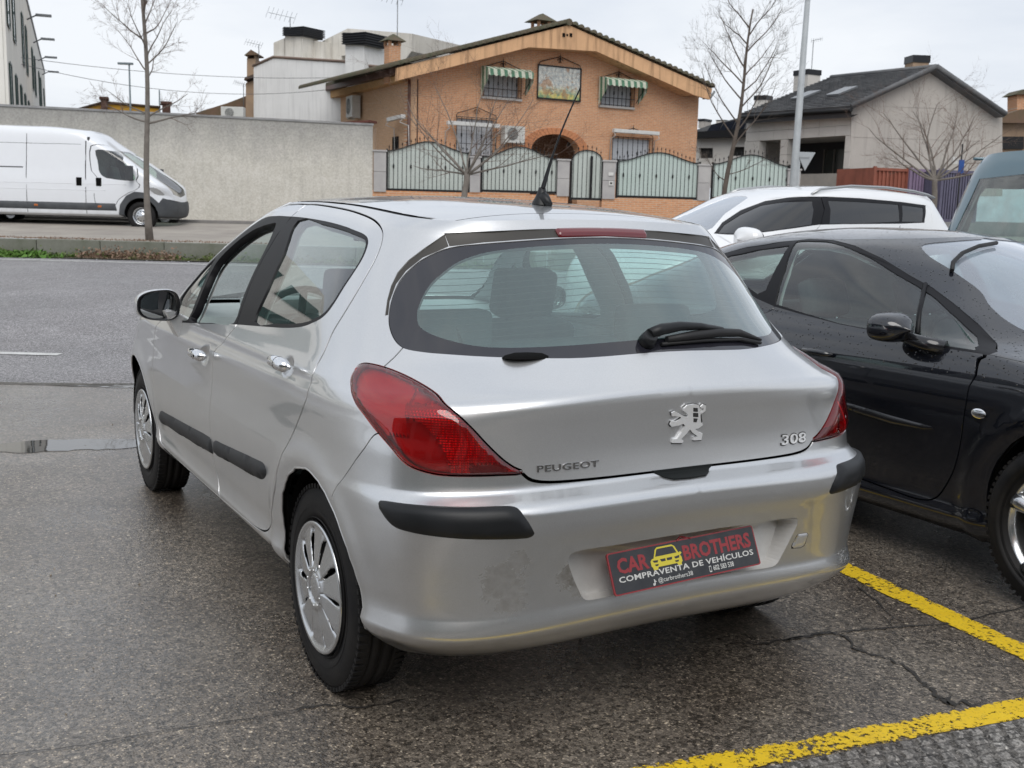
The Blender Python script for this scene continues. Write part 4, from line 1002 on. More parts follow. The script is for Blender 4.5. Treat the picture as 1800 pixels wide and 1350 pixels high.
# right-hand door inside and B pillars are the lining; belts by the pillars
# low dark dome and thin spike added as stand-in shapes behind the rear window
mb = MB(); mb.lathe([(.0, .015), (.05, .013), (.08, .006), (.088, 0)], 28, 'z', (0, 0, 0)); mb.v = [Vector((v.x*1.0, v.y*.5, v.z)) + gl(-.415, .925, -.02) for v in mb.v]; mb.build('dark_dome', M_VOID, hatch)
mb = MB(); p0 = gl(-.575, .935, -.02); p1 = gl(-.565, 1.035, -.02); mb.tube([p0, p0.lerp(p1, .5), p1], [.009, .006, .001], 6); mb.build('dark_spike', M_VOID, hatch)
# ---------------------------------------------------------------- black coupe: skin (own frame, nose towards +y)
CROWS = [
 (.170, .240, .17, .800, -.85, 3.2, .0, 3.42, 2.6, 2.5),
 (.215, .300, .22, .862, -.95, 3.3, .0, 3.56, 2.7, 2.5),
 (.260, .360, .27, .880, -1.02, 3.4, .0, 3.62, 2.8, 2.5),
 (.300, .420, .31, .872, -1.04, 3.4, .0, 3.64, 2.8, 2.5),
 (.420, .520, .42, .888, -1.06, 3.5, .0, 3.66, 2.8, 2.5),
 (.560, .640, .50, .908, -1.08, 3.5, .0, 3.66, 2.8, 2.5),
 (.680, .740, .57, .926, -1.08, 3.5, .0, 3.64, 2.8, 2.5),
 (.760, .820, .62, .932, -1.07, 3.4, .0, 3.58, 2.8, 2.5),
 (.830, .900, .68, .926, -1.05, 3.2, .0, 3.45, 2.7, 2.5),
 (.890, .960, .75, .908, -1.00, 3.0, .0, 3.20, 2.7, 2.4),
 (.940, 1.00, .83, .882, -.92, 2.8, .0, 2.95, 2.6, 2.2),
 (.970, 1.03, .89, .858, -.80, 2.7, .1, 2.72, 2.6, 2.0),
 (.990, 1.05, .94, .842, -.66, 2.6, .2, 2.56, 2.5, 1.9),
 (1.08, 1.11, 1.05, .802, -.45, 2.5, .35, 2.34, 2.4, 1.6),
 (1.18, 1.18, 1.16, .742, -.20, 2.4, .50, 2.12, 2.3, 1.35),
 (1.27, 1.26, 1.26, .670, .03, 2.4, .65, 1.90, 2.3, 1.2),
 (1.325, 1.31, 1.32, .605, .20, 2.5, .75, 1.72, 2.4, 1.1),
 (1.350, 1.34, 1.35, .545, .32, 2.6, .80, 1.60, 2.5, 1.05),
]
def c_roof(x, y):
    z0 = pchip([-.6, -.2, .1, .4, .7, 1.0, 1.3, 1.6, 1.9, 2.2], [1.05, 1.15, 1.265, 1.362, 1.402, 1.418, 1.415, 1.388, 1.32, 1.22], y)
    return z0 - .060*(np.abs(x)/.545)**2.2
def c_extra(x, y, z):
    d = np.zeros_like(x)
    for wy in (0., 2.725): d += .012*np.exp(-((np.hypot(y-wy, z-.33)-.41)/.04)**2)*sstep(.6, .8, x)
    return d
coupe_env = Envelope(CROWS, c_roof, 12, c_extra)
CXF = (2.72, 2.105)
# ---------------------------------------------------------------- white suv, white panel van, teal van: skins
SROWS = [
 (.260, .300, .24, .820, -.62, 3.4, .0, 3.20, 2.8, 2.5),
 (.340, .380, .32, .900, -.78, 3.5, .0, 3.42, 2.8, 2.5),
 (.500, .520, .46, .905, -.86, 3.6, .0, 3.50, 2.9, 2.5),
 (.700, .700, .64, .925, -.88, 3.6, .0, 3.50, 2.9, 2.5),
 (.860, .840, .80, .928, -.86, 3.5, .0, 3.46, 2.8, 2.5),
 (.960, .960, .90, .915, -.80, 3.4, .0, 3.36, 2.8, 2.5),
 (1.02, 1.04, .97, .890, -.76, 3.3, .0, 3.10, 2.8, 2.3),
 (1.06, 1.10, 1.04, .865, -.72, 3.2, .0, 2.85, 2.8, 1.9),
 (1.16, 1.20, 1.15, .825, -.66, 3.1, .0, 2.62, 2.8, 1.7),
 (1.30, 1.33, 1.30, .770, -.58, 3.1, .1, 2.28, 2.8, 1.45),
 (1.43, 1.43, 1.43, .715, -.50, 3.2, .15, 1.96, 2.9, 1.25),
 (1.52, 1.52, 1.52, .665, -.44, 3.4, .2, 1.70, 3.0, 1.15),
 (1.575, 1.56, 1.565, .600, -.40, 3.6, .2, 1.50, 3.0, 1.05),
]
def s_roof(x, y):
    z0 = pchip([-.6, -.35, 0, .4, .8, 1.2, 1.5, 1.9], [1.56, 1.595, 1.625, 1.645, 1.648, 1.628, 1.592, 1.52], y)
    return z0 - .045*(np.abs(x)/.60)**2.4
suv_env = Envelope(SROWS, s_roof, 7, None)
SXF = (7.137, 5.314, .125, 270.0)      # x, y, z, azimuth of the nose
DROWS = [
 (0.3, 0.34, 0.26, 0.9, -0.9, 6.0, -0.3, 4.6, 3.6, 3.75),
 (0.36, 0.4, 0.34, 1.0, -0.98, 7.0, -0.3, 4.74, 3.6, 3.75),
 (0.6, 0.6, 0.5, 1.02, -1.0, 8.0, -0.3, 4.78, 3.6, 3.75),
 (0.9, 0.9, 0.74, 1.025, -1.0, 8.0, -0.3, 4.74, 3.6, 3.75),
 (1.1, 1.1, 0.9, 1.02, -1.0, 8.0, -0.3, 4.64, 5.0, 4.09),
 (1.25, 1.25, 1.02, 1.005, -1.0, 8.0, -0.3, 4.48, 5.0, 3.93),
 (1.4, 1.4, 1.16, 0.985, -0.99, 8.0, -0.3, 4.26, 5.0, 3.71),
 (1.6, 1.6, 1.34, 0.965, -0.99, 8.0, -0.3, 3.98, 5.0, 3.43),
 (1.8, 1.8, 1.6, 0.945, -0.98, 8.0, -0.3, 3.66, 5.0, 3.11),
 (2.05, 2.05, 1.92, 0.92, -0.97, 8.0, -0.3, 3.26, 5.0, 2.71),
 (2.25, 2.25, 2.2, 0.89, -0.96, 8.0, -0.3, 2.95, 5.0, 2.4),
 (2.37, 2.37, 2.34, 0.85, -0.95, 8.0, -0.3, 2.8, 5.0, 2.25),
 (2.44, 2.44, 2.42, 0.79, -0.92, 8.0, -0.3, 2.64, 5.0, 2.09),
]
def d_roof(x, y): return pchip([-1.2, -.9, 0, 1.5, 2.6, 3.2, 4], [2.44, 2.46, 2.47, 2.46, 2.38, 2.30, 2.1], y) - .05*(np.abs(x)/.79)**4
van_env = Envelope(DROWS, d_roof, 8, None)
VXF = (0.466, 27.795, 0.72, 119.7)
SUV_L = dict(
 fwin=[(0.494,1.031), (0.437,1.105), (0.443,1.202), (0.516,1.294), (0.7,1.335), (1.053,1.357), (1.345,1.125), (0.987,1.074), (0.73,1.029)],
 rwin=[(1.277,1.363), (2.135,1.347), (3.324,1.336), (3.228,1.17), (2.296,1.14), (1.668,1.133)],
 qwin=[(3.429,1.334), (3.927,1.323), (3.766,1.174), (3.276,1.169)],
 dlo=[(0.472,1.021), (0.387,1.123), (0.377,1.238), (0.504,1.337), (0.726,1.387), (1.131,1.409), (2.132,1.387), (3.446,1.368), (4.023,1.353), (3.787,1.166), (3.224,1.146), (1.459,1.121), (1.001,1.064), (0.743,1.02)],
 gap_b=[(1.139,1.407), (1.493,1.129)],
 ctrim=[(4.008,1.354), (4.06,1.325), (4.012,1.257), (3.91,1.172)],
)
# ---------------------------------------------------------------- the other vehicles, built on their skins
class Skin:
    def __init__(s, env, roof, parent, loops, gaps, order, step=.04, xr=.9, vmin=0):
        s.env, s.parent, s.roof = env, parent, roof; QM, VM = env.QM, env.VM
        cl = lambda L: np.stack([np.clip(np.array(L)[:, 0], 0, QM), np.clip(np.array(L)[:, 1], 0, VM)], 1)
        s.loops = {k: cl(v) for k, v in loops.items()}
        outer = resample(np.array([(0, 0), (QM, 0), (QM, VM), (0, VM)]), step, True)
        gx, gy = np.meshgrid(np.arange(.01, QM, step), np.arange(.008, VM, step*.7)); gx = gx + (np.arange(gx.shape[0]) % 2)[:, None]*step/2
        s.P, s.T = cdt(outer, list(s.loops.values()) + [cl(g) for g in gaps], np.stack([gx.ravel(), gy.ravel()], 1))
        c = s.P[s.T].mean(1); s.C = c; s.lab = np.full(len(s.T), 'body', dtype='<U12')
        for k in order: s.lab[inside(c, s.loops[k])] = k
        for g in gaps: s.lab[inside(c, cl(g)) & np.isin(s.lab, ['body', 'dlo', 'door', 'door2', 'bumper', 'bonnet', 'cargo'])] = 'gap'
        # roof sheet
        q = np.linspace(.02, QM, 200); rim = env.pos(q, np.full_like(q, VM))[:, :2]; rim = rim[rim[:, 0] > 1e-3]
        rim = np.vstack([[(0, rim[0, 1])], rim, [(0, rim[-1, 1])]]); o = np.vstack([rim, (rim[1:-1]*[-1, 1])[::-1]]); o = resample(o[::2], .05, True)
        if (o[:, 0]*np.roll(o[:, 1], -1) - np.roll(o[:, 0], -1)*o[:, 1]).sum() < 0: o = o[::-1]
        s.rim = rim; gx, gy = np.meshgrid(np.arange(-1, 1.01, .05), np.arange(o[:, 1].min(), o[:, 1].max(), .06)); s.RP, s.RT = cdt(o, [], np.stack([gx.ravel(), gy.ravel()], 1))
    def free(s, a, b): return (a[0] > s.env.QM-1e-4 and b[0] > s.env.QM-1e-4) or (a[0] < 1e-4 and b[0] < 1e-4)
    def panel(s, name, labels, m, parent=None, side=0, off=0., skirt=.012, edge=None):
        sel = np.isin(s.lab, labels)
        if not sel.any(): return None
        pr = [skin_mesh(s.P, s.T, sel, s.env.pos, s.env.normal, skirt, s.free, True, k < 0, off, edge) for k in ((1, -1) if side == 0 else (side,))]
        V, F, N = join_parts(pr); return mobj(name, V, F, m, parent or s.parent, True, N)
    def roof_sheet(s, name, m, off=0.):
        def rp(x, y, o=0.): return np.stack([x, y, s.roof(x, y) + o], -1)
        def rn(x, y, e=.004):
            n = np.stack([-(s.roof(x+e, y)-s.roof(x-e, y))/2/e, -(s.roof(x, y+e)-s.roof(x, y-e))/2/e, np.ones_like(x)], -1); return n/np.linalg.norm(n, axis=-1, keepdims=True)
        V, F, N = skin_mesh(s.RP, s.RT, np.ones(len(s.RT), bool), rp, rn, .004, None, False, False, off); return mobj(name, V, F, m, s.parent, True, N)
    def backing(s, m, skip, off=-.03, name='joint_backing'):
        sel = ~np.isin(s.lab, skip); pr = [skin_mesh(s.P, s.T, sel, s.env.pos, s.env.normal, 0, None, True, k < 0, off) for k in (1, -1)]
        V, F, N = join_parts(pr); return mobj(name, V, F, m, s.parent, True)
    def solid(s, name, poly, m, h, edge=.01, side=0, base=0., parent=None, grid=.02):
        P = np.array(poly, float)
        if (P[:, 0]*np.roll(P[:, 1], -1) - np.roll(P[:, 0], -1)*P[:, 1]).sum() < 0: P = P[::-1]
        P = resample(P, grid, True); lo = P.min(0); hi = P.max(0); gx, gy = np.meshgrid(np.arange(lo[0], hi[0], grid), np.arange(lo[1], hi[1], grid))
        A, T = cdt(P, [], np.stack([gx.ravel(), gy.ravel()], 1))
        pr = [skin_mesh(A, T, np.ones(len(T), bool), s.env.pos, s.env.normal, .012, None, True, k < 0, base, (edge, h)) for k in ((1, -1) if side == 0 else (side,))]
        V, F, N = join_parts(pr); return mobj(name, V, F, m, parent or s.parent, True, N)
    def pt(s, q, v, o, side): p = s.env.pos(np.float64(q), np.float64(v), o); return Vector((p[0]*side, p[1], p[2]))
def spoke_wheel(name, parent, x, y, z, R, W, rim, sgn, spokes=5, mrim=None, steer=0, style='alloy'):
    w = thing(name, None, None); w.parent = parent; w.location = (x, y, z); w.rotation_euler = (0, 0, steer)
    t = tyre('tyre', (0, 0, 0), R, W, rim, w, sgn); flat_bottom(t, -(R-.004)); m = mrim or M_SATINCHROME; hw = W/2
    mb = MB(); mb.lathe([(rim+.012, sgn*(hw*.80)), (rim+.010, sgn*(hw*.88)), (rim-.002, sgn*(hw*.86)), (rim-.012, sgn*hw*.60), (rim-.03, sgn*hw*.1), (rim-.03, -sgn*hw*.7)], 64, 'x'); r = mb.build('wheel_rim', m, w)
    mb = MB(); mb.lathe([(.0, sgn*hw*.05), (rim-.03, sgn*hw*.0)], 40, 'x'); mb.build('brake_disc', M_VOID if style != 'steel' else m, w)
    if style == 'alloy':
        mb = MB(); mb.lathe([(0, sgn*hw*.66), (.03, sgn*hw*.65), (.055, sgn*hw*.58), (.065, sgn*hw*.40)], 32, 'x'); mb.build('hub_cap', m, w)
        for k in range(spokes):
            a = 2*math.pi*(k+.25)/spokes; mb = MB(); pts = []; rr = []
            for t_ in np.linspace(0, 1, 8): r0 = .05 + (rim-.055)*t_; pts.append((sgn*hw*(.45 + .25*math.sin(t_*2.2)), r0*math.cos(a), r0*math.sin(a))); rr.append(.030 + .012*t_ - .012*math.sin(t_*math.pi))
            mb.tube(pts, rr, 12); mb.build('spoke', m, w)
    else:
        mb = MB(); mb.lathe([(0, sgn*hw*.62), (.04, sgn*hw*.60), (.07, sgn*hw*.50), (.09, sgn*hw*.40), (rim-.06, sgn*hw*.52), (rim-.03, sgn*hw*.30)], 40, 'x'); mb.build('wheel_cover', m, w)
        mb = MB()
        for k in range(10): a = 2*math.pi*k/10; mb.tube([(sgn*hw*.40, (rim-.085)*math.cos(a), (rim-.085)*math.sin(a)), (sgn*hw*.53, (rim-.085)*math.cos(a), (rim-.085)*math.sin(a))], .013, 8)
        mb.build('vent_holes', M_VOID, w, kind='stuff')
    return w
def arch_poly(env, yc, zc, r, zlow, pad=.35, n=28):
    a = np.linspace(-pad, math.pi+pad, n); y = yc + r*np.cos(a); z = np.maximum(zc + r*np.sin(a), zlow); p = side_qv(y, z, env); b = p[0].copy(); c = p[-1].copy(); b[1] = c[1] = -.04
    return np.vstack([b, p, c])[::-1]
def liners(parent, ys, zc, r, w, m=None):
    for s in (-1, 1):
        for y in ys: mb = MB(); mb.lathe([(.05, s*w*.62), (r, s*w*.62), (r, s*(w-.03))], 32, 'x', (0, y, zc), a0=R_(-12), a1=R_(192)); mb.build('wheel_arch_liner', M_VOID, parent)
# ---- black coupe, nose towards the camera's right
M_BLACKPAINT = paint('black_paint', (.006, .007, .011), metal=0., rough=.3, coat=1., drops=True); M_BLACKPAINT.node_tree.nodes['Principled BSDF'].inputs['Coat IOR'].default_value = 1.75
coupe = thing('black_coupe', 'black two-door coupe wet with raindrops, parked beside the silver hatchback', 'car', (CXF[0], CXF[1], 0), math.pi)
QC, VC = coupe_env.QM, coupe_env.VM
cdw = smooth_poly([(2.46,1.728),(1.9,1.748),(1.266,1.754),(1.098,1.674),(.983,1.57),(.907,1.452),(.852,1.369),(.855,1.274),(.916,1.163),(1.008,1.062),(1.104,.965),(1.25,.905),(1.464,.905),(1.741,.978),(1.978,1.008),(2.308,1.082),(2.55,1.12),(2.46,1.358)][:17] + [(2.40,1.40)], 2)
cdw = np.array([(2.41,1.722),(1.9,1.742),(1.30,1.748),(1.13,1.68),(1.01,1.57),(.935,1.452),(.88,1.369),(.872,1.29),(.925,1.175),(1.01,1.072),(1.104,.975),(1.22,.912),(1.464,.905),(1.741,.978),(1.978,1.008),(2.308,1.084),(2.53,1.118),(2.38,1.30),(2.30,1.42),(2.36,1.60)])
c_seal = np.array([(4.02,1.49),(4.02,1.535),(3.92,1.628),(3.25,1.705),(2.453,1.738),(1.9,1.768),(1.25,1.772),(1.06,1.69),(.94,1.57),(.86,1.44),(.81,1.36),(.82,1.26),(.88,1.14),(.98,1.03),(1.08,.935),(1.24,.882),(1.464,.878),(1.741,.955),(1.978,.985),(2.308,1.062),(2.54,1.095),(2.75,1.14),(3.3,1.30)])
c_qglass = np.array([(3.90,1.498),(3.89,1.52),(3.527,1.598),(2.864,1.640),(2.56,1.66),(2.50,1.46),(2.62,1.215),(2.739,1.175),(3.3,1.325)])
c_gapd = smooth_poly([(1.10,1.0),(1.24,.888),(1.45,.82),(1.585,.73),(1.597,.657),(1.618,.501),(1.652,.369),(1.698,.284),(1.759,.215),(1.84,.195),(1.968,.202),(2.3,.222),(2.8,.24),(3.0,.27),(3.10,.36),(3.12,.5),(3.02,.68),(2.85,.84),(2.68,.98),(2.54,1.105)], 3, False)
c_gapb = np.array([(2.54,1.095),(2.40,1.28),(2.31,1.42),(2.37,1.60),(2.42,1.738)])
c_hood = np.array([(1.24,.888),(1.10,.876),(.9,.84),(.7,.76),(.6,.70),(.3,.66),(0,.655)])
c_ws = np.array([(-.01,1.02),(.45,1.01),(.66,1.07),(.705,1.14),(.66,1.25),(.585,1.36),(.60,1.48),(.640,1.60),(.60,1.70),(.443,1.735),(.067,1.765),(-.01,1.77)])
c_arch_f = arch_poly(coupe_env, 2.785, .35, .375, .20); c_arch_r = arch_poly(coupe_env, 0., .35, .375, .20)
ck = Skin(coupe_env, c_roof, coupe, dict(door=np.vstack([c_gapd, [(2.40,1.28),(2.31,1.42),(2.42,1.738),(1.9,1.76),(1.25,1.765),(.9,1.5),(.82,1.3)]]), seal=c_seal, dwin=cdw, qglass=c_qglass, ws=smooth_poly(c_ws, 4), archf=c_arch_f, archr=c_arch_r, rear=smooth_poly([(QC+.01,1.02),(QC-.45,1.02),(QC-.66,1.06),(QC-.60,1.40),(QC-.50,1.66),(QC-.3,1.71),(QC+.01,1.72)], 1, False),
    bumper=np.array([(-.01,-.01),(-.01,.50),(.8,.50),(1.30,.40),(1.36,.30),(1.34,-.01)])), [strip_poly(c_gapd, .007), strip_poly(c_gapb, .007), strip_poly(c_hood, .007)], ['bumper', 'door', 'seal', 'dwin', 'qglass', 'ws', 'archf', 'archr', 'rear'])
ck.panel('rear_window', ['rear'], M_GLASS, None, 0, -.004, 0)
ck.panel('body_shell', ['body'], M_BLACKPAINT); ck.panel('front_bumper', ['bumper'], M_BLACKPAINT); ck.roof_sheet('roof_panel', M_BLACKPAINT)
for s in (1, -1):
    d = ck.panel('door', ['door'], M_BLACKPAINT, None, s); ck.panel('window_seal', ['seal'], M_TRIMBLK, None, s, -.002); ck.panel('door_window', ['dwin'], M_GLASS, d, s, -.006, 0); ck.panel('quarter_window', ['qglass'], M_GLASS, None, s, -.006, 0)
    a = ck.pt(.827, 1.385, .001, s); b = ck.pt(1.395, .99, .001, s); mb = MB(); mb.tube([tuple(a), tuple(a.lerp(b, .5) + Vector((s*.008, 0, 0))), tuple(b)], .011, 6); mb.build('window_divider', M_TRIMBLK, d)
    ck.solid('rub_strip', [(3.0,.555),(2.5,.545),(2.216,.535),(1.963,.520),(1.763,.513),(1.748,.504),(1.80,.494),(1.965,.488),(2.217,.508),(2.5,.518),(3.0,.53)], M_GLOSSBLK, .014, .012, s, .002, d)
    mb = MB(); p = ck.pt(1.538, .604, .004, s); mb.lathe([(0, .006), (.012, .005), (.020, 0)], 20, 'x', (0, 0, 0)); mb.v = [Vector((v.x*s, v.y*1.7, v.z)) + p for v in mb.v]; mb.build('side_repeater', M_CHROME, ck.parent)
    mb = MB(); P = [ck.pt(q, .742 + .01*(q-2.3), o, s) for q, o in ((2.30, .004), (2.33, .030), (2.39, .036), (2.45, .030), (2.48, .004))]; mb.tube(P, [.010, .013, .014, .013, .010], 10); mb.build('door_handle', M_BLACKPAINT, d)
    mirror_shape(s*.985, 1.905, 1.010, s, coupe, M_BLACKPAINT, M_GLOSSBLK, .095, .062, .15, False)
    mb = MB(); mb.tube([(s*.95, 1.93, .985), (s*.91, 2.06, .955), (s*.872, 2.14, .94)], [.022, .030, .035], 10); mb.build('mirror_arm', M_GLOSSBLK, d)
ck.panel('windscreen', ['ws'], M_HAZESCREEN, None, 0, -.004, 0)
ck.backing(M_VOID, ['dwin', 'qglass', 'ws', 'archf', 'archr', 'rear'])
_s = np.isin(ck.lab, ['seal', 'body', 'door', 'gap']) & (ck.C[:, 1] > .7) & (ck.C[:, 0] > 1.0)
pr = [skin_mesh(ck.P, ck.T, _s, coupe_env.pos, coupe_env.normal, 0, None, True, k < 0, -.05) for k in (1, -1)]; V, F, N = join_parts(pr); mobj('cabin_lining', V, F, M_LINING, coupe, True)
ck.roof_sheet('headliner', M_LINING, -.04)
for x, y, st in ((.835, 2.785, R_(0)), (-.835, 2.785, 0), (.835, 0, 0), (-.835, 0, 0)):
    spoke_wheel('road_wheel', coupe, x, y, .332, .336, .225, .232, 1 if x > 0 else -1, 5, steer=st)
liners(coupe, (0, 2.785), .35, .38, .90)
mb = MB(); mb.box(-.62, .62, -.9, 3.4, .17, .22); mb.box(-.80, .80, .45, 2.28, .17, .25); mb.build('floor_pan', M_VOID, coupe)
for x in (-.36, .36): seat(x, 1.40, .27, coupe, hb=.60, lean=-22)
cushion((0, .42, .42), 1.05, .45, .14, M_SEAT, 'rear_bench', coupe); cushion((0, .12, .70), 1.05, .14, .50, M_SEAT, 'rear_bench_back', coupe)
mb = MB(); mb.prism([(1.85, .6), (1.88, .86), (2.0, .93), (2.4, .96), (2.5, .6)], -.78, .78, 'x'); mb.build('dashboard', M_CABDARK, coupe, bevel=.02)
mb = MB(); Mw = Matrix.Translation((.36, 1.80, .86)) @ Matrix.Rotation(R_(-65), 4, 'X'); mb.tube([Mw @ Vector((.18*math.cos(a), .18*math.sin(a), 0)) for a in np.linspace(0, 2*math.pi, 33)], .014, 8, cap=False); mb.build('steering_wheel', M_CABDARK, coupe)
mb = MB(); pts = [ck.pt(q, v, .014, 1) for q, v in ((.655, 1.10), (.60, 1.13), (.50, 1.165), (.35, 1.19), (.15, 1.20))]; mb.tube([ck.pt(.62, 1.475, .012, 1), ck.pt(.57, 1.53, .016, 1), ck.pt(.45, 1.60, .018, 1), ck.pt(.28, 1.655, .018, 1), ck.pt(.08, 1.69, .014, 1)], .010, 8); mb.build('windscreen_wiper', M_RUBBER, coupe)
for s in (1, -1): ck.solid('headlamp', [(.85,.44),(1.05,.52),(1.25,.66),(1.1,.70),(.85,.62),(.62,.54),(.6,.46)], mat('headlamp_glass', (.45,.47,.48), .05, .6, 1.), .012, .02, s, .002)
# ---- white suv seen over the coupe
M_WHITEPAINT = paint('white_paint', (.78, .79, .80), rough=.3, coat=1., dirt=.15)
suv = thing('white_suv', 'white suv with dark tinted windows and silver roof rails behind the black coupe', 'car', (SXF[0], SXF[1], SXF[2]), -R_(SXF[3]))
s_ws = np.array([(-.01,.95),(.3,.97),(.38,1.07),(.27,1.20),(.235,1.30),(.20,1.36),(.12,1.375),(-.01,1.38)])
L = SUV_L
sk_ = Skin(suv_env, s_roof, suv, dict(door=np.array([(1.35,.2),(1.20,.75),(.75,.93),(.40,1.05),(.35,1.24),(.48,1.35),(.72,1.40),(1.131,1.422),(1.493,1.129),(1.62,.9),(1.62,.2)]), door2=np.array([(1.62,.2),(1.62,.9),(1.493,1.129),(1.131,1.422),(2.13,1.40),(3.44,1.38),(3.2,1.13),(3.1,.8),(2.95,.5),(2.9,.2)]),
    dlo=np.array(L['dlo']), fwin=np.array(L['fwin']), rwin=np.array(L['rwin']), qwin=np.array(L['qwin']), ws=s_ws, archf=arch_poly(suv_env, 2.64, .36, .40, .30), archr=arch_poly(suv_env, 0, .36, .40, .30), tail=np.array([(4.5,1.02),(4.95,1.04),(4.95,1.30),(4.5,1.28)]), rearlamp=np.array([(4.35,.80),(4.55,.80),(4.55,1.0),(4.35,1.0)])),
    [strip_poly(np.array(L['gap_b']), .007), strip_poly(np.array([(1.493,1.129),(1.62,.9),(1.62,.2)]), .007), strip_poly(np.array([(3.2,1.13),(3.1,.8),(2.95,.5),(2.9,.2)]), .007), strip_poly(np.array([(4.03,1.355),(4.075,1.325),(4.02,1.257),(3.92,1.165)]), .006)], ['door', 'door2', 'dlo', 'fwin', 'rwin', 'qwin', 'ws', 'archf', 'archr', 'tail', 'rearlamp'], .05)
sk_.panel('body_shell', ['body'], M_WHITEPAINT); sk_.roof_sheet('roof_panel', M_WHITEPAINT)
for s in (1, -1):
    d1 = sk_.panel('front_door', ['door'], M_WHITEPAINT, None, s); d2 = sk_.panel('rear_door', ['door2'], M_WHITEPAINT, None, s); sk_.panel('window_trim', ['dlo'], M_TRIMBLK, None, s, -.002)
    sk_.panel('front_door_window', ['fwin'], M_DARKGLASS, d1, s, -.006, 0); sk_.panel('rear_door_window', ['rwin'], M_DARKGLASS, d2, s, -.006, 0); sk_.panel('quarter_window', ['qwin'], M_DARKGLASS, None, s, -.006, 0)
    mirror_shape(s*1.06, 2.55, 1.13, s, suv, M_WHITEPAINT, M_GLOSSBLK, .15, .10, .16, 'black', .88)
    xs = [( .60, 1.42, -.01), (.585, 1.30, .022), (.585, .9, .036), (.585, .4, .038), (.585, 0., .032), (.585, -.20, .018), (.585, -.30, .0)]
    mb = MB(); mb.tube([(s*x, y, float(s_roof(np.float64(x), np.float64(y))) + o) for x, y, o in xs], .014, 8); mb.build('roof_rail', mat('rail_aluminium', (.45, .46, .46), .35, .8), suv)
sk_.panel('windscreen', ['ws'], M_HAZESCREEN, None, 0, -.004, 0); sk_.panel('rear_window', ['tail'], M_DARKGLASS, None, 0, -.004, 0); sk_.panel('tail_light', ['rearlamp'], M_REDSOLID, None, 0, .002)
sk_.backing(M_VOID, ['fwin', 'rwin', 'qwin', 'ws', 'tail', 'archf', 'archr']); sk_.roof_sheet('headliner', M_LINING, -.05)
for x in (-.84, .84):
    for y in (0, 2.64): spoke_wheel('road_wheel', suv, x, y, .345, .348, .225, .225, 1 if x > 0 else -1, 7)
liners(suv, (0, 2.64), .36, .40, .90)
mb = MB(); mb.box(-.8, .8, .45, 2.2, .26, .34); mb.build('floor_pan', M_VOID, suv)
for x in (-.37, .37): seat(x, 1.30, .55, suv, M_CABDARK); 
cushion((0, .25, .95), 1.25, .15, .60, M_CABDARK, 'rear_bench_back', suv)
mb = MB(); mb.prism([(1.80, .7), (1.85, 1.02), (2.0, 1.06), (2.5, 1.05), (2.5, .7)], -.78, .78, 'x'); mb.build('dashboard', M_CABDARK, suv, bevel=.02)
# ---- white panel van by the wall
M_VANWHITE = paint('van_white_paint', (.74, .76, .79), rough=.35, coat=.7, dirt=.25)
M_VANGREY = rough_mat('van_grey_plastic', (.05, .054, .06), (.07, .075, .08), 4, .6, .1, 120)
van = thing('panel_van', 'long white high-roof panel van with grey bumper parked by the wall', 'van', (VXF[0], VXF[1], VXF[2]), -R_(VXF[3]))
QV, VV = van_env.QM, van_env.VM
def vq(pts): return side_qv([p[0] for p in pts], [p[1] for p in pts], van_env)
v_s1 = vq([(1.28, z) for z in (2.25, 2.0, 1.6, 1.2, .8, .5, .36)]); v_s2 = vq([(2.72, z) for z in (2.10, 1.9, 1.6, 1.2, .8, .5, .36)])
v_door = smooth_poly(vq([(2.85,1.99),(2.86,1.40),(2.92,.85),(2.98,.57),(3.38,.54),(3.52,.73),(3.74,.88),(3.92,.95),(3.97,1.15),(3.99,1.29),(3.86,1.57),(3.63,1.82),(3.44,1.94),(3.20,2.0)]), 3)
v_win = smooth_poly(vq([(2.95,1.88),(3.28,1.89),(3.42,1.85),(3.62,1.67),(3.80,1.46),(3.92,1.27),(3.88,1.18),(3.25,1.22),(3.10,1.30),(3.03,1.50)]), 3)
v_post = vq([(3.44,1.84),(3.40,1.85),(3.44,1.20),(3.48,1.19)])
v_trim = vq([(2.0+.0,.62),(2.7,.62),(3.40,.62),(3.44,.45),(2.7,.45),(2.0,.45)]); v_trim = vq([(.50,.62),(1.5,.62),(2.5,.62),(3.42,.62),(3.46,.45),(2.5,.45),(1.5,.45),(.50,.45)]); v_trimr = vq([(-.46,.62),(-.88,.62),(-.88,.45),(-.46,.45)])
v_lamp = smooth_poly(vq([(4.24,1.02),(4.36,1.03),(4.50,.97),(4.58,.86),(4.46,.85),(4.32,.93)]), 2)
v_arch = arch_poly(van_env, 4.035, .37, .40, .30); v_archr = arch_poly(van_env, 0, .37, .40, .30)
_fb = vq([(3.50,.36),(3.54,.60),(3.70,.82),(3.90,.92),(4.12,.90),(4.32,.80),(4.46,.66),(4.54,.78),(4.60,.76)])
v_bump = np.vstack([_fb, [(-.01, _fb[-1, 1]), (-.01, .03), (_fb[0, 0]-.1, .03)]])
_wv = vq([(3.99,1.20)])[0, 1]
v_ws = np.array([(-.01,_wv-.22),(.35,_wv-.20),(.62,_wv-.08),(.66,_wv+.12),(.60,_wv+.40),(.52,_wv+.66),(.44,_wv+.82),(-.01,_wv+.86)])
v_cr = vq([(y, 2.02) for y in np.linspace(-.85, 2.6, 14)])
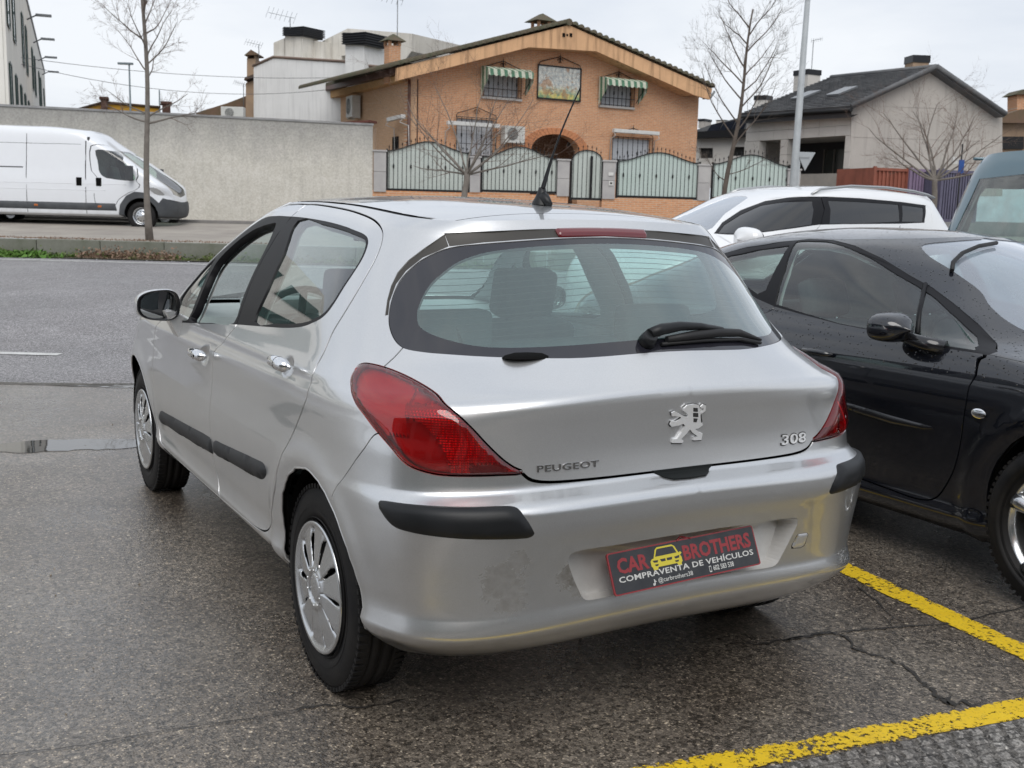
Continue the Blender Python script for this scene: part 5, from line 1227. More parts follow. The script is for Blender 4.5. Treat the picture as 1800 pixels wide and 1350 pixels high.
vk = Skin(van_env, d_roof, van, dict(cargo=np.vstack([v_s2, v_s1[::-1]]), door=v_door, bumper=v_bump, trim=v_trim, trimr=v_trimr, win=v_win, ws=v_ws, lamp=v_lamp, archf=v_arch, archr=v_archr),
    [strip_poly(v_s1, .016), strip_poly(v_s2, .016), strip_poly(np.vstack([v_door, v_door[:1]]), .014), strip_poly(v_cr, .010)], ['cargo', 'door', 'bumper', 'trim', 'trimr', 'win', 'ws', 'lamp', 'archf', 'archr'], .08)
vk.panel('body_shell', ['body'], M_VANWHITE, skirt=.01); vk.roof_sheet('roof_panel', M_VANWHITE)
for s in (1, -1):
    vk.panel('cargo_panel', ['cargo'], M_VANWHITE, None, s); d = vk.panel('cab_door', ['door'], M_VANWHITE, None, s); vk.panel('door_window', ['win'], M_GLASS, d, s, -.01, 0)
    vk.panel('side_strip', ['trim', 'trimr'], M_VANGREY, None, s, 0, .003, (.03, .02))
    for y_ in (2.56, 3.04): mb = MB(); mb.cbox((s*1.012, y_, 1.13), .05, .13, .20); mb.build('door_handle', M_VOID, van, bevel=.02, seg=3)
    p = vq([(1.20,1.43),(1.20,1.46),(-.6,1.46),(-.6,1.43)]); vk.solid('sliding_rail', p, M_VANGREY, .012, .008, s, .001)
    for q, v in vq([(1.50, .54), (3.05, .54)]): vk.solid('side_marker', [(q-.045, v-.02), (q+.045, v-.02), (q+.045, v+.02), (q-.045, v+.02)], mat('amber_lens', (.45, .12, .02), .3), .012, .008, s, .021)
    c = Vector((s*1.16, 3.84, 1.36)); mb = MB(); mb.cbox(c, .20, .13, .34); mb.tube([c + Vector((0, 0, -.1)), (s*.95, 3.86, 1.18)], .03, 8); mb.tube([c + Vector((0, 0, .1)), (s*.93, 3.84, 1.36)], .03, 8); mb.build('door_mirror', M_VANGREY, d, bevel=.03, seg=3)
    vk.panel('headlamp', ['lamp'], mat('van_headlamp', (.5, .52, .54), .06, .7, 1.), None, s, .004)
vk.panel('bumper', ['bumper'], M_VANGREY, None, 0, .012, .03); vk.panel('windscreen', ['ws'], M_GLASS, None, 0, -.004, 0)
vk.backing(M_VOID, ['win', 'ws', 'archf', 'archr'], -.04)
mb = MB(); mb.box(-.9, .9, 2.75, 2.8, .3, 2.2); mb.build('bulkhead', M_CABDARK, van)
for x in (-.5, .5): seat(x, 3.2, .75, van, M_CABDARK, hb=.7)
for x in (-.86, .86):
    for y in (0, 4.035): spoke_wheel('road_wheel', van, x, y, .335, .345, .215, .205, 1 if x > 0 else -1, style='steel')
liners(van, (0, 4.035), .37, .40, 1.0)
mb = MB(); mb.box(-.9, .9, -.9, 3.6, .28, .34); mb.build('floor_pan', M_VOID, van)
# creases pressed into the side panels
for z0 in (1.08, .93):
    for s in (1, -1): mb = MB(); mb.tube([vk.pt(a, b, -.003, s) for a, b in vq([(y, z0) for y in np.linspace(-.8, 3.7 if z0 > 1 else 3.2, 30)])], .009, 6); mb.build('body_crease', M_VANWHITE, van)
# ---- grey-blue van at the far right, only its cab corner in view
TROWS = [
 (.30, .34, .28, .86, -.85, 5, .1, 3.55, 3.2, 2.6), (.50, .50, .5, .93, -.98, 5, .1, 3.70, 3.2, 2.6), (.90, .90, .85, .95, -1.0, 5, .1, 3.66, 3.2, 2.6), (1.05, 1.05, 1.0, .94, -.98, 5, .1, 3.40, 3.2, 2.4),
 (1.15, 1.15, 1.10, .925, -.95, 5, .1, 3.02, 3.0, 2.2), (1.35, 1.35, 1.33, .89, -.88, 5, .1, 2.72, 3.0, 1.9), (1.60, 1.60, 1.58, .85, -.79, 5, .15, 2.42, 3.2, 1.7), (1.78, 1.78, 1.76, .80, -.72, 5, .2, 2.18, 3.4, 1.6), (1.86, 1.86, 1.84, .74, -.67, 5, .2, 2.02, 3.6, 1.5)]
def t_roof(x, y): return pchip([-1, -.8, .5, 1.6, 2.1, 2.6], [1.90, 1.93, 1.96, 1.93, 1.86, 1.7], y) - .05*(np.abs(x)/.74)**3
teal_env = Envelope(TROWS, t_roof, 4, None)
M_TEALPAINT = paint('grey_blue_paint', (.095, .165, .20), metal=.2, rough=.3, coat=.9, dirt=.3)
M_TGLASS = glass_mat('pale_green_glass', (.70, .84, .80), dirt=.38)  # here the dirt amount stands for pale sky reflection painted into the glass
teal = thing('grey_blue_van', 'grey-blue van with black-framed pale glass at the right edge behind the coupe', 'van', (6.76, 2.56, .10), -R_(100))
QT, VT = teal_env.QM, teal_env.VM
def tq(y, z): return side_qv(y, z, teal_env)
t_win = tq([-.42, -.47, -.55, -.50, .55, .62, .62, .55], [1.66, 1.60, 1.12, 1.07, 1.07, 1.12, 1.62, 1.67])
t_seal = tq([-.44, -.52, -.62, -.56, .60, .68, .68, .60], [1.71, 1.64, 1.10, 1.02, 1.02, 1.08, 1.66, 1.72])
t_dwin = tq([.95, .95, 2.0, 1.75], [1.08, 1.68, 1.10, 1.60][:4]); t_dwin = tq([.95, .95, 1.75, 2.15, 2.3], [1.08, 1.68, 1.66, 1.30, 1.08])
tk = Skin(teal_env, t_roof, teal, dict(seal=t_seal, win=t_win, dwin=t_dwin, ws=np.array([(-.01,.90),(.5,.92),(.55,1.45),(-.01,1.50)]), rear=np.array([(QT+.01,.92),(QT-.6,.92),(QT-.55,1.40),(QT+.01,1.42)]), archf=arch_poly(teal_env, 2.75, .35, .38, .3), archr=arch_poly(teal_env, 0, .35, .38, .3)),
    [strip_poly(tq([.80]*5, [.4, .8, 1.1, 1.5, 1.8]), .008)], ['seal', 'win', 'dwin', 'ws', 'rear', 'archf', 'archr'], .06)
tk.panel('body_shell', ['body'], M_TEALPAINT); tk.roof_sheet('roof_panel', M_TEALPAINT); 
for s in (1, -1):
    tk.panel('window_seal', ['seal'], M_RUBBER, None, s, .001, .02); tk.panel('side_window', ['win'], M_TGLASS, None, s, -.004, 0); tk.panel('cab_window', ['dwin'], M_TGLASS, None, s, -.004, 0)
    mb = MB(); mb.tube([(s*(.745), y, float(t_roof(np.float64(.745), np.float64(y)))+.006) for y in np.linspace(-.6, 1.9, 12)], .014, 6); mb.build('roof_gutter', M_TEALPAINT, teal)
tk.panel('windscreen', ['ws'], M_GLASS, None, 0, -.004, 0); tk.panel('rear_window', ['rear'], M_TGLASS, None, 0, -.004, 0)
tk.backing(M_VOID, ['win', 'dwin', 'ws', 'rear', 'archf', 'archr']); tk.backing(M_LINING, ['win', 'dwin', 'ws', 'rear', 'archf', 'archr'], -.05, 'cabin_lining'); tk.roof_sheet('headliner', M_LINING, -.05)
for x in (-.83, .83):
    for y in (0, 2.75): spoke_wheel('road_wheel', teal, x, y, .325, .33, .2, .2, 1 if x > 0 else -1, style='steel')
liners(teal, (0, 2.75), .35, .38, .92)
mb = MB(); mb.box(-.8, .8, -.8, 3.4, .3, .36); mb.build('floor_pan', M_VOID, teal)
for x in (-.42, .42): seat(x, 1.6, .62, teal); seat(x, .45, .55, teal, m=M_LINING)
# ---------------------------------------------------------------- ground, road, markings
def gz(X, D):
    """height of the ground at street position"""
    z = .30*sstep(9.5, 21.0, D)
    return z
def asphalt(name, c1, c2, stone, wet=.35, rough=(.10, .42), bscale=95, bstr=.55, hue=(.050, .037, .028)):
    m = mat(name, c1, .5, spec=.5); t = NT(m); p = t.wpos()
    big = t.noise(p, .7, 6, .6); med = t.noise(p, 4.5, 6, .62); c = t.mix(t.ramp(big, (.35, 0.), (.65, 1.)), c1, c2)
    c = t.mix(t.ramp(t.noise(p, 1.1, 5, .6, .4), (.42, 0.), (.7, .7)), c, hue)
    v = t.voro(p, 120, out='Color'); vd = t.voro(p, 120); s = t.sep(v)
    st = t.math('MULTIPLY', t.ramp(s[0], (.66, 0.), (.76, 1.)), t.ramp(vd, (.30, 1.), (.5, 0.)))
    c = t.mix(t.math('MULTIPLY', st, .42), c, t.mix(s[1], stone, tuple(min(1, k*1.7) for k in stone)))
    v2 = t.voro(p, 46, out='Color'); v2d = t.voro(p, 46); s2 = t.sep(v2)
    st2 = t.math('MULTIPLY', t.ramp(s2[0], (.91, 0.), (.93, 1.)), t.ramp(v2d, (.22, 1.), (.34, 0.)))
    c = t.mix(t.math('MULTIPLY', st2, .5), c, t.mix(s2[1], tuple(k*.9 for k in stone), tuple(min(1, k*1.8) for k in stone)))
    chip = t.sep(t.voro(p, 95, out='Color'))[1]; c = t.mix(.85, c, t.mix(chip, 0.10, .95), 'OVERLAY'); c = t.mix(.6, c, t.mix(t.ramp(t.noise(p, 170, 3, .75), (.35, 0.), (.65, 1.)), 0.12, .92), 'OVERLAY'); c = t.mix(.35, c, t.ramp(t.noise(p, 28, 4, .7), (.35, .15), (.65, .85)), 'OVERLAY')
    t.col(c)
    wm = t.ramp(t.noise(p, .55, 6, .58, .3), (.38, 0.), (.62, 1.)); wm2 = t.ramp(med, (.35, 0.), (.7, 1.)); w = t.math('MULTIPLY', wm, t.math('MULTIPLY_ADD', wm2, .5, .5)); t.col(t.mix(t.math('MULTIPLY', w, .26 if wet > .3 else .1), c, (.028, .022, .017)))
    t.rough(t.math('MULTIPLY_ADD', w, -(rough[1]-rough[0]), rough[1]))
    h = t.math('ADD', t.math('MULTIPLY', t.ramp(vd, (0., 1.), (.55, 0.)), .8), t.math('MULTIPLY', t.noise(p, 190, 3, .6), .7))
    h = t.math('ADD', h, t.math('MULTIPLY', t.ramp(v2d, (.0, 1.), (.5, 0.)), t.math('MULTIPLY', st2, .8)))
    n = t.new('ShaderNodeBump', Distance=.0035); t.l.new(h, n.inputs['Height']); t.l.new(t.math('MULTIPLY_ADD', w, -bstr*.35, bstr), n.inputs['Strength'])
    b2 = t.new('ShaderNodeBump', Strength=.25, Distance=.03); t.l.new(t.noise(p, 3.0, 3, .5), b2.inputs['Height']); t.l.new(n.outputs[0], b2.inputs['Normal']); t.l.new(b2.outputs[0], t.b.inputs['Normal'])
    if wet > .3:
        t.l.new(t.math('MULTIPLY_ADD', w, .45, .55), t.b.inputs['Coat Weight']); t.b.inputs['Coat IOR'].default_value = 1.6; t.l.new(t.math('MULTIPLY_ADD', w, -.08, .20), t.b.inputs['Coat Roughness'])
        n3 = t.new('ShaderNodeBump', Distance=.0035, Strength=.65); t.l.new(t.math('ADD', h, t.math('MULTIPLY', t.noise(p, 75, 4, .65), 1.6)), n3.inputs['Height']); t.l.new(n3.outputs[0], t.b.inputs['Coat Normal'])
    return m
M_PARK = asphalt('wet_parking_asphalt', (.096, .078, .060), (.172, .150, .124), (.42, .35, .26))
M_ROAD = asphalt('road_asphalt', (.17, .165, .167), (.225, .217, .22), (.38, .37, .37), rough=(.42, .7), bscale=60, bstr=.4, hue=(.17, .16, .16), wet=.2)
M_APRON = asphalt('concrete_gutter', (.15, .145, .138), (.20, .19, .18), (.36, .34, .31), rough=(.22, .6), hue=(.14, .13, .12))
def sheet(name, X0, X1, D0, D1, m, dz=0., nx=40, nd=30, kind='structure', zf=None):
    X, D = np.meshgrid(np.linspace(X0, X1, nx), np.linspace(D0, D1, nd)); Z = (zf or gz)(X, D) + dz
    v = [tuple(SW(a, b, c)) for a, b, c in zip(X.ravel(), D.ravel(), Z.ravel())]
    f = [(j*nx+i, j*nx+i+1, (j+1)*nx+i+1, (j+1)*nx+i) for j in range(nd-1) for i in range(nx-1)]
    return mobj(name, v, f, m, None, True, None, kind)
sheet('ground', -400, 400, 30, 700, rough_mat('far_ground', (.10, .10, .095), (.13, .12, .11), .2, .9), 0, 60, 60, zf=lambda X, D: .80 + 0*D)
sheet('subsoil', -400, 400, -60, 30.5, bpy.data.materials['far_ground'], 0, 3, 3, zf=lambda X, D: -.25 + 0*D)
sheet('parking_ground', -40, 40, -14, 8.55, M_PARK)
sheet('road', -60, 60, 8.55, 21.1, M_ROAD, 0, 40, 24)
# road paint
M_WHITELINE = rough_mat('white_road_paint', (.60, .60, .58), (.42, .42, .41), 8, .6, .15, 200)
for X0, X1 in ((-7.0, -4.25), (-14.5, -11.0), (2.0, 5.0)): sheet('road_dash', X0, X1, 10.10, 10.24, M_WHITELINE, .006, 8, 2)
sheet('road_edge_line', -60, 60, 20.25, 20.42, M_WHITELINE, .006, 60, 2)
# worn yellow bay lines (alpha follows the wear of the paint)
def yellow():
    m = bpy.data.materials.new('worn_yellow_paint'); m.use_nodes = True; t = NT(m); p = t.wpos()
    n = t.noise(p, 55, 6, .7); n2 = t.noise(p, 3.2, 4, .6); big = t.ramp(n2, (.38, .0), (.62, 1.)); a = t.new('ShaderNodeAttribute', _attribute_name='wear')
    k = t.math('ADD', t.math('ADD', n, t.math('MULTIPLY', big, .12)), t.math('MULTIPLY', a.outputs['Fac'], -.13))
    al = t.ramp(k, (.40, 0.), (.47, 1.)); t.l.new(al, t.b.inputs['Alpha'])
    c = t.mix(t.noise(p, 14, 5, .6), (.66, .42, .012), (.80, .56, .02)); c = t.mix(t.ramp(t.noise(p, 90, 3), (.55, 0.), (.75, .5)), c, (.22, .16, .05)); t.col(c); t.b.inputs['Roughness'].default_value = .5
    t.bump(t.noise(p, 150, 3, .6), .5, .003); return m
M_YELLOW = yellow()
def paint_line(name, pts, w, wear):
    P = [Vector((*p, 0)) for p in pts]; v = []; f = []; at_ = []
    n = 60; L = (P[-1]-P[0]); d = L.normalized(); q = Vector((-d.y, d.x, 0)); rr = random.Random(5)
    for i in range(n+1):
        t = i/n; 
        for s in (-1, -.6, 0, .6, 1):
            c = P[0] + L*t + q*(s*w/2 + (rr.uniform(-.004, .004) if abs(s) == 1 else 0)); v.append((c.x, c.y, .005)); at_.append(wear(t) + (.9 if abs(s) == 1 else 0.))
    for i in range(n):
        for k in range(4): f.append((i*5+k, i*5+k+1, (i+1)*5+k+1, (i+1)*5+k))
    o = mobj(name, v, f, M_YELLOW, None, False, None, 'structure'); a = o.data.attributes.new('wear', 'FLOAT', 'POINT'); a.data.foreach_set('value', at_); return o
paint_line('yellow_bay_line', [(1.625, 1.1), (1.335, -1.25)], .118, lambda t: .0)
paint_line('yellow_front_line', [(-1.25, -.790), (2.6, -1.352)], .105, lambda t: .45 if .28 < t < .50 else .12)
# stamped paving beyond the front line
M_PAVE = asphalt('stamped_paving', (.13, .122, .115), (.17, .16, .15), (.24, .22, .2), wet=.2, rough=(.45, .75), hue=(.12, .11, .1))
M_PAVER = asphalt('stamped_paver', (.14, .133, .125), (.18, .172, .16), (.24, .23, .21), wet=.2, rough=(.45, .75)); M_PAVE.node_tree.nodes['Principled BSDF'].inputs['Coat Weight'].default_value = 0
def paving():
    a = Vector((-1.25, -.790, 0)); b = Vector((2.6, -1.352, 0)); d = (b-a).normalized(); q = Vector((d.y, -d.x, 0)); v = []; f = []
    base = [a + q*.055, b + q*.055 + d*3, b + q*2.5 + d*3, a + q*2.5]; mobj('paving_slab', [(p.x, p.y, .0035) for p in base], [(0, 1, 2, 3)], asphalt('paving_joint', (.085, .08, .073), (.11, .104, .096), (.15, .14, .13), wet=.2), None, False, None, 'structure')
    mb = MB(); rr = random.Random(3); sk = d.lerp(q, .0)
    ang = math.atan2(d.y, d.x)
    for r in range(16):
        for c in range(64):
            x = .02 + c*.062 + (r % 2)*.031; y = .078 + r*.046
            if x > 4.2: continue
            p = a + d*x + q*y; M = Matrix.Translation((p.x, p.y, .006 + rr.uniform(-.0012, .0012))) @ Matrix.Rotation(ang - R_(rr.uniform(-3, 3)), 4, 'Z')
            w, h = .025, .017
            mb.add([M @ Vector(k) for k in ((-w, -h, -.004), (w*.8, -h, -.004), (w, h, -.004), (-w*.8, h, -.004), (-w*.8, -h*.7, .001), (w*.62, -h*.7, .001), (w*.8, h*.7, .004), (-w*.62, h*.7, .004))], [(4, 5, 6, 7), (0, 1, 5, 4), (1, 2, 6, 5), (2, 3, 7, 6), (3, 0, 4, 7)])
    mb.build('paving_ridges', M_PAVER, None, 'stuff')
paving()
# puddles
def water_mat():
    m = mat('puddle_water', (.045, .042, .038), .02, spec=.7); t = NT(m); t.b.inputs['Coat Weight'].default_value = 0; t.bump(t.noise(t.wpos(), 9, 2), .02, .01); return m
M_WATER = water_mat()
def puddle(pts, z=.007, n=5, j=.05, seed=1):
    P = smooth_poly(pts, n); rr = random.Random(seed); v = [tuple(SW(x + rr.uniform(-j, j)*.6, d + rr.uniform(-j, j)*.35, z)) for x, d in P]
    return mobj('puddle', v, [tuple(range(len(v)))], M_WATER, None, False, None, 'structure')
puddle([(-7, 8.50), (-5, 8.52), (-4.3, 8.48), (-3.8, 8.50), (-3.0, 8.46), (-2.4, 8.50), (-2.3, 8.62), (-2.9, 8.68), (-3.7, 8.60), (-5, 8.62), (-7, 8.62)], .0025)
puddle([(-3.1, 6.22), (-2.8, 6.18), (-2.55, 6.28), (-2.3, 6.36), (-2.15, 6.5), (-2.3, 6.62), (-2.6, 6.58), (-2.9, 6.5)], .0025, seed=4)
puddle([(-5.2, 6.3), (-4.4, 6.2), (-3.8, 6.25), (-3.9, 6.5), (-4.6, 6.55)], .0025, seed=6)
# cracks
M_CRACK = mat('crack_shadow', (.030, .027, .024), .6)
def crack(pts, w, seed=0, z=.0045):
    rr = random.Random(seed); P = smooth_poly(pts, 6, False); v = []; f = []
    T = np.gradient(P, axis=0); T /= np.linalg.norm(T, axis=1, keepdims=True)
    for i, (p, t) in enumerate(zip(P, T)):
        k = w*(.35 + .9*rr.random())*(1 if 2 < i < len(P)-3 else .25); o = rr.uniform(-w, w)*.9; n = np.array([-t[1], t[0]])
        a = p + n*(o+k/2); b = p + n*(o-k/2); v += [(a[0], a[1], z), (b[0], b[1], z)]
    for i in range(len(P)-1): f.append((2*i, 2*i+1, 2*i+3, 2*i+2))
    return mobj('ground_crack', v, f, M_CRACK, None, False, None, 'structure')
CRK = [([(.66,-.37),(.79,-.40),(.92,-.42),(.88,-.57),(.91,-.67),(.90,-.77),(.86,-.86),(.82,-.94),(.80,-1.03)], .013), ([(.50,-.33),(.64,-.38),(.79,-.39),(1.0,-.43),(1.13,-.47),(1.41,-.54),(1.79,-.55),(2.2,-.62)], .010), ([(1.40,-.02),(1.33,-.21),(1.23,-.40),(1.13,-.47)], .007), ([(-2.1,0.0),(-1.76,-.06),(-1.55,-.10),(-1.28,-.12),(-.95,-.17)], .004), ([(.82,-.94),(.84,-1.0),(.90,-1.06)], .03), ([(-1.05,-.16),(-.91,-.15),(-.79,-.22),(-.6,-.24)], .010), ([(.2,-.95),(.22,-1.08)], .006)]
for i, (p, w) in enumerate(CRK): crack(p, w, i)
# ---------------------------------------------------------------- far side of the road
class VPlane:
    """upright plane across the street; s runs along it to the right, n towards the camera"""
    def __init__(s, pxa, Da, pxb, Db, y=300):
        a = at(pxa, y, Da); b = at(pxb, y, Db); s.o = Vector((a[0], a[1])); d = Vector((b[0]-a[0], b[1]-a[1])); s.L = d.length; s.d = d.normalized(); s.n = Vector((s.d.y, -s.d.x))
        s.rz = STREET_RZ + math.atan2(s.d.y, s.d.x); s.base = SW(s.o.x, s.o.y, 0)
    def hit(s, px, py, off=0.):
        d = _f + _rt*((px-900)/FPX) - _up*((py-675)/FPX); D = d.dot(_hf); dx, dz = d.dot(_hr)/D, d.z/D
        # X = dx*t, D = t ; (X,D) = o + n*off + d*s
        o = s.o + s.n*off; t = (o.x*s.d.y - o.y*s.d.x)/(dx*s.d.y - s.d.x); k = (dx*t - o.x)*s.d.x + (t - o.y)*s.d.y; return k, CAM[2] + dz*t
    def poly(s, pts, off=0.): return [s.hit(a, b, off) for a, b in pts]
def local(th, mb): return mb
# verge: weeds, retaining wall of blocks, pavement
M_KERB = rough_mat('mossy_concrete', (.20, .20, .175), (.11, .12, .085), 1.4, .9, .35, 60, bdist=.02)
vt = thing('verge_wall', 'low mossy concrete block wall along the far edge of the road', 'wall', tuple(SW(0, 21.7, .28)), STREET_RZ)
bm_ = MB(); bm_.box(-.62, .62, -.12, .12, 0, .36); blk = bm_.build('concrete_block', M_KERB, vt, bevel=.012)
for i in range(-11, 13):
    c = blk if i == -11 else blk.copy()
    if i != -11: COL.objects.link(c)
    c.parent = vt; c.location = (i*1.252, random.uniform(-.008, .008), random.uniform(-.006, .006)); c.rotation_euler = (0, 0, random.uniform(-.004, .004))
M_PAVEMENT = rough_mat('worn_pavement_concrete', (.34, .31, .27), (.25, .225, .20), .9, .85, .25, 60)
sheet('pavement', -60, 60, 21.8, 40, M_PAVEMENT, 0, 60, 14, zf=lambda X, D: .64 + .28*sstep(22.5, 31, D))
mb = MB(); mb.box(-60, 60, -.10, .12, 0, .16); k = mb.build('kerb', rough_mat('kerb_concrete', (.22, .21, .20), (.15, .145, .14), 2, .9), None, 'structure', bevel=.02); k.location = SW(0, 29.2, .80); k.rotation_euler = (0, 0, STREET_RZ)
M_SOIL = rough_mat('verge_soil', (.10, .085, .06), (.07, .075, .04), 3, .95, .4, 30); sheet('verge_soil', -60, 60, 21.05, 21.62, M_SOIL, .02, 40, 3)
# weeds along the foot of the wall
def leaves(name, centres, m, n, size, spread, kind='stuff', label=None, parent=None, seed=2):
    rr = np.random.default_rng(seed); C = np.repeat(np.array(centres, float), n, 0); N = len(C); P = C[:, :3] + rr.normal(size=(N, 3))*np.array(spread); P[:, 2] = np.maximum(P[:, 2], C[:, 2])
    a = rr.normal(size=(N, 3)); a /= np.linalg.norm(a, axis=1)[:, None]; b = rr.normal(size=(N, 3)); b -= (a*b).sum(1)[:, None]*a; b /= np.linalg.norm(b, axis=1)[:, None]; s = size*rr.uniform(.5, 1.3, (N, 1))
    V = np.stack([P-a*s*.35, P+b*s, P+a*s*.35, P-b*s*.3], 1).reshape(-1, 3); F = np.arange(4*N).reshape(-1, 4)
    me = bpy.data.meshes.new(name); me.from_pydata(V.tolist(), [], F.tolist()); me.materials.append(m); o = bpy.data.objects.new(name, me); link(o, parent); 
    if kind: o['kind'] = kind
    if label: o['label'] = label
    return o
def leaf_mat(name, c1, c2, sc=2.): m = mat(name, c1, .6, spec=.3); t = NT(m); t.col(t.mix(t.ramp(t.noise(t.wpos(), sc, 4, .6), (.35, 0.), (.65, 1.)), c1, c2)); return m
M_WEED = leaf_mat('weed_green', (.075, .13, .028), (.13, .12, .05)); M_DRY = leaf_mat('dry_weeds', (.20, .13, .085), (.26, .18, .13)); M_GRASS = leaf_mat('grass_green', (.07, .17, .02), (.11, .20, .04))
cs = []; rr = random.Random(11)
for i in range(520):
    X = rr.uniform(-12.5, 0); cs.append((*SW(X, rr.uniform(21.25, 21.55), .30)[:3],))
leaves('verge_weeds', cs, M_WEED, 14, .055, (.10, .05, .055)); cs = [(*SW(rr.uniform(-8.4, -6.6), rr.uniform(21.25, 21.52), .32)[:3],) for i in range(130)]; leaves('dry_weeds', cs, M_DRY, 22, .05, (.12, .04, .07), seed=5)
cs = [(*SW(rr.gauss(-9.7, .32), rr.uniform(21.1, 21.5), .30)[:3],) for i in range(90)]; leaves('grass_tuft', cs, M_GRASS, 30, .09, (.12, .06, .04), seed=6)
cs = [(*SW(rr.uniform(-12.5, -4.5), 21.85 + rr.uniform(0, .25), .65)[:3],) for i in range(160)]; leaves('dead_leaves', cs, M_DRY, 10, .03, (.12, .05, .01), seed=8)
# perimeter wall
WP = VPlane(0, 30.0, 655, 33.7)
def render_wall_mat():
    m = rough_mat('rough_cast_wall', (.57, .545, .49), (.50, .48, .43), 1.5, .95, .5, 42, bdist=.02, stain=.22); t = NT(m); src = t.b.inputs['Base Color'].links[0].from_socket
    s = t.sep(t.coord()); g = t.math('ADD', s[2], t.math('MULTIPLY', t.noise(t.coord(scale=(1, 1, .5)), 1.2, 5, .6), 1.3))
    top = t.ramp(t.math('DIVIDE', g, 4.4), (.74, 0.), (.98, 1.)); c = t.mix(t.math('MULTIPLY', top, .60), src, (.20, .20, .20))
    vn = t.voro(t.coord(), 26, out='Color'); c = t.mix(.12, c, t.sep(vn)[0], 'OVERLAY'); t.col(c); return m
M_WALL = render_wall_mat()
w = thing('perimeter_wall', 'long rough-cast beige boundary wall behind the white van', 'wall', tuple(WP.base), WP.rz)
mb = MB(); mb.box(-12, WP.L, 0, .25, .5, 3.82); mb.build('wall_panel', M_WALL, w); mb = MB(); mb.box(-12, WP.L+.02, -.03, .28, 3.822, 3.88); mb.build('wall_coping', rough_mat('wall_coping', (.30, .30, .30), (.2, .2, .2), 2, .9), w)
# ---- warehouse beyond the wall, left
M_PREFAB = rough_mat('precast_panel', (.78, .76, .70), (.70, .68, .62), .35, .85, .15, 50, stain=.35)
M_GREENGLASS = mat('green_tinted_glazing', (.006, .045, .036), .06, 0, .6)
wh = thing('warehouse', 'tall precast concrete warehouse with dark green window strips behind the wall', 'building', tuple(SW(-14.4, 31.5, 0)), STREET_RZ + math.atan2(.93, -.37))
Lw = 47.; Hn = 9.6
mb = MB(); mb.box(0, Lw, 0, 42, .5, Hn); mb.build('wall', M_PREFAB, wh)
for i in range(14):   # panel joints of the long side: proud panels
    mb = MB(); mb.box(i*3.4+.03, i*3.4+3.37, -.09, -.002, .6, Hn-.05); mb.build('precast_panel', M_PREFAB, wh, bevel=.01)
mb = MB(); mb.box(-.05, Lw+.05, -.14, .1, Hn+.002, Hn+.12); mb.build('roof_edge', mat('roof_flashing', (.20, .21, .22), .4, .4), wh)
rrw = random.Random(2)
for i in range(13):
    for k, (z0, z1) in enumerate(((2.2, 5.2), (6.3, 8.1))):
        if k == 1 and i % 3 == 2: continue
        mb = MB(); mb.box(i*3.4+.7, i*3.4+(2.0 if k else 1.7), -.12, -.092, z0, z1); wi = mb.build('window', M_GREENGLASS, wh); 
        mb = MB(); x0, x1 = i*3.4+.7, i*3.4+(2.0 if k else 1.7)
        for a in (x0, x1): mb.box(a-.03, a+.03, -.14, -.121, z0-.03, z1+.03)
        mb.box(x0, x1, -.14, -.121, z1, z1+.05); mb.box(x0, x1, -.14, -.121, z0-.05, z0); mb.build('window_frame', mat('dark_green_frame', (.01, .04, .035), .4), wi)
for i in range(6):
    mb = MB(); mb.tube([(i*7.5+2.2, -.1, 8.75), (i*7.5+2.2, -.45, 8.95)], .03, 6); mb.cbox((i*7.5+2.2, -.75, 8.97), .22, .62, .09); mb.build('wall_lamp', mat('lamp_grey', (.12, .13, .14), .5), wh)
# short side facing the road: strip windows in dark green
for r, (z0, z1) in enumerate(((2.0, 3.0), (5.0, 6.1), (7.6, 8.6))):
    for i in range(9):
        mb = MB(); mb.box(-.10, -.003, 2+i*4.2, 2+i*4.2+3.6, z0, z1); mb.build('window', M_GREENGLASS, wh)
# ---- yellow building and its chimneys over the wall
YP = VPlane(136, 46, 280, 47)
yb = thing('yellow_building', 'low ochre yellow building with dark chimneys showing over the wall', 'building', tuple(YP.base), YP.rz); M_OCHRE = rough_mat('ochre_render', (.50, .27, .035), (.42, .23, .03), 2, .9); M_DKROOF = rough_mat('dark_roof_edge', (.10, .07, .05), (.07, .05, .04), 3, .9)
pt = YP.poly([(136, 194), (182, 181), (280, 190), (280, 230), (136, 230)]); mb = MB(); mb.prism([(a, b) for a, b in pt], 0, 5, 'y'); mb.build('wall', M_OCHRE, yb)
mb = MB(); e = YP.poly([(134, 193), (182, 179.5), (282, 188.5)]); mb.tube([(e[0][0], -.05, e[0][1]), (e[1][0], -.05, e[1][1]), (e[2][0], -.05, e[2][1])], .05, 5); mb.build('roof_edge', M_DKROOF, yb)
for a, b, t_ in ((178, 190, 176), (285, 300, 184)):
    (s0, z0), (s1, z1) = YP.hit(a, t_), YP.hit(b, 215); mb = MB(); mb.box(s0, s1, -.5, .3, z1, z0); mb.box(s0-.06, s1+.06, -.56, .36, z0+.002, z0+.10); mb.build('chimney', rough_mat('chimney_brown', (.10, .05, .04), (.07, .04, .03), 4, .9), yb)
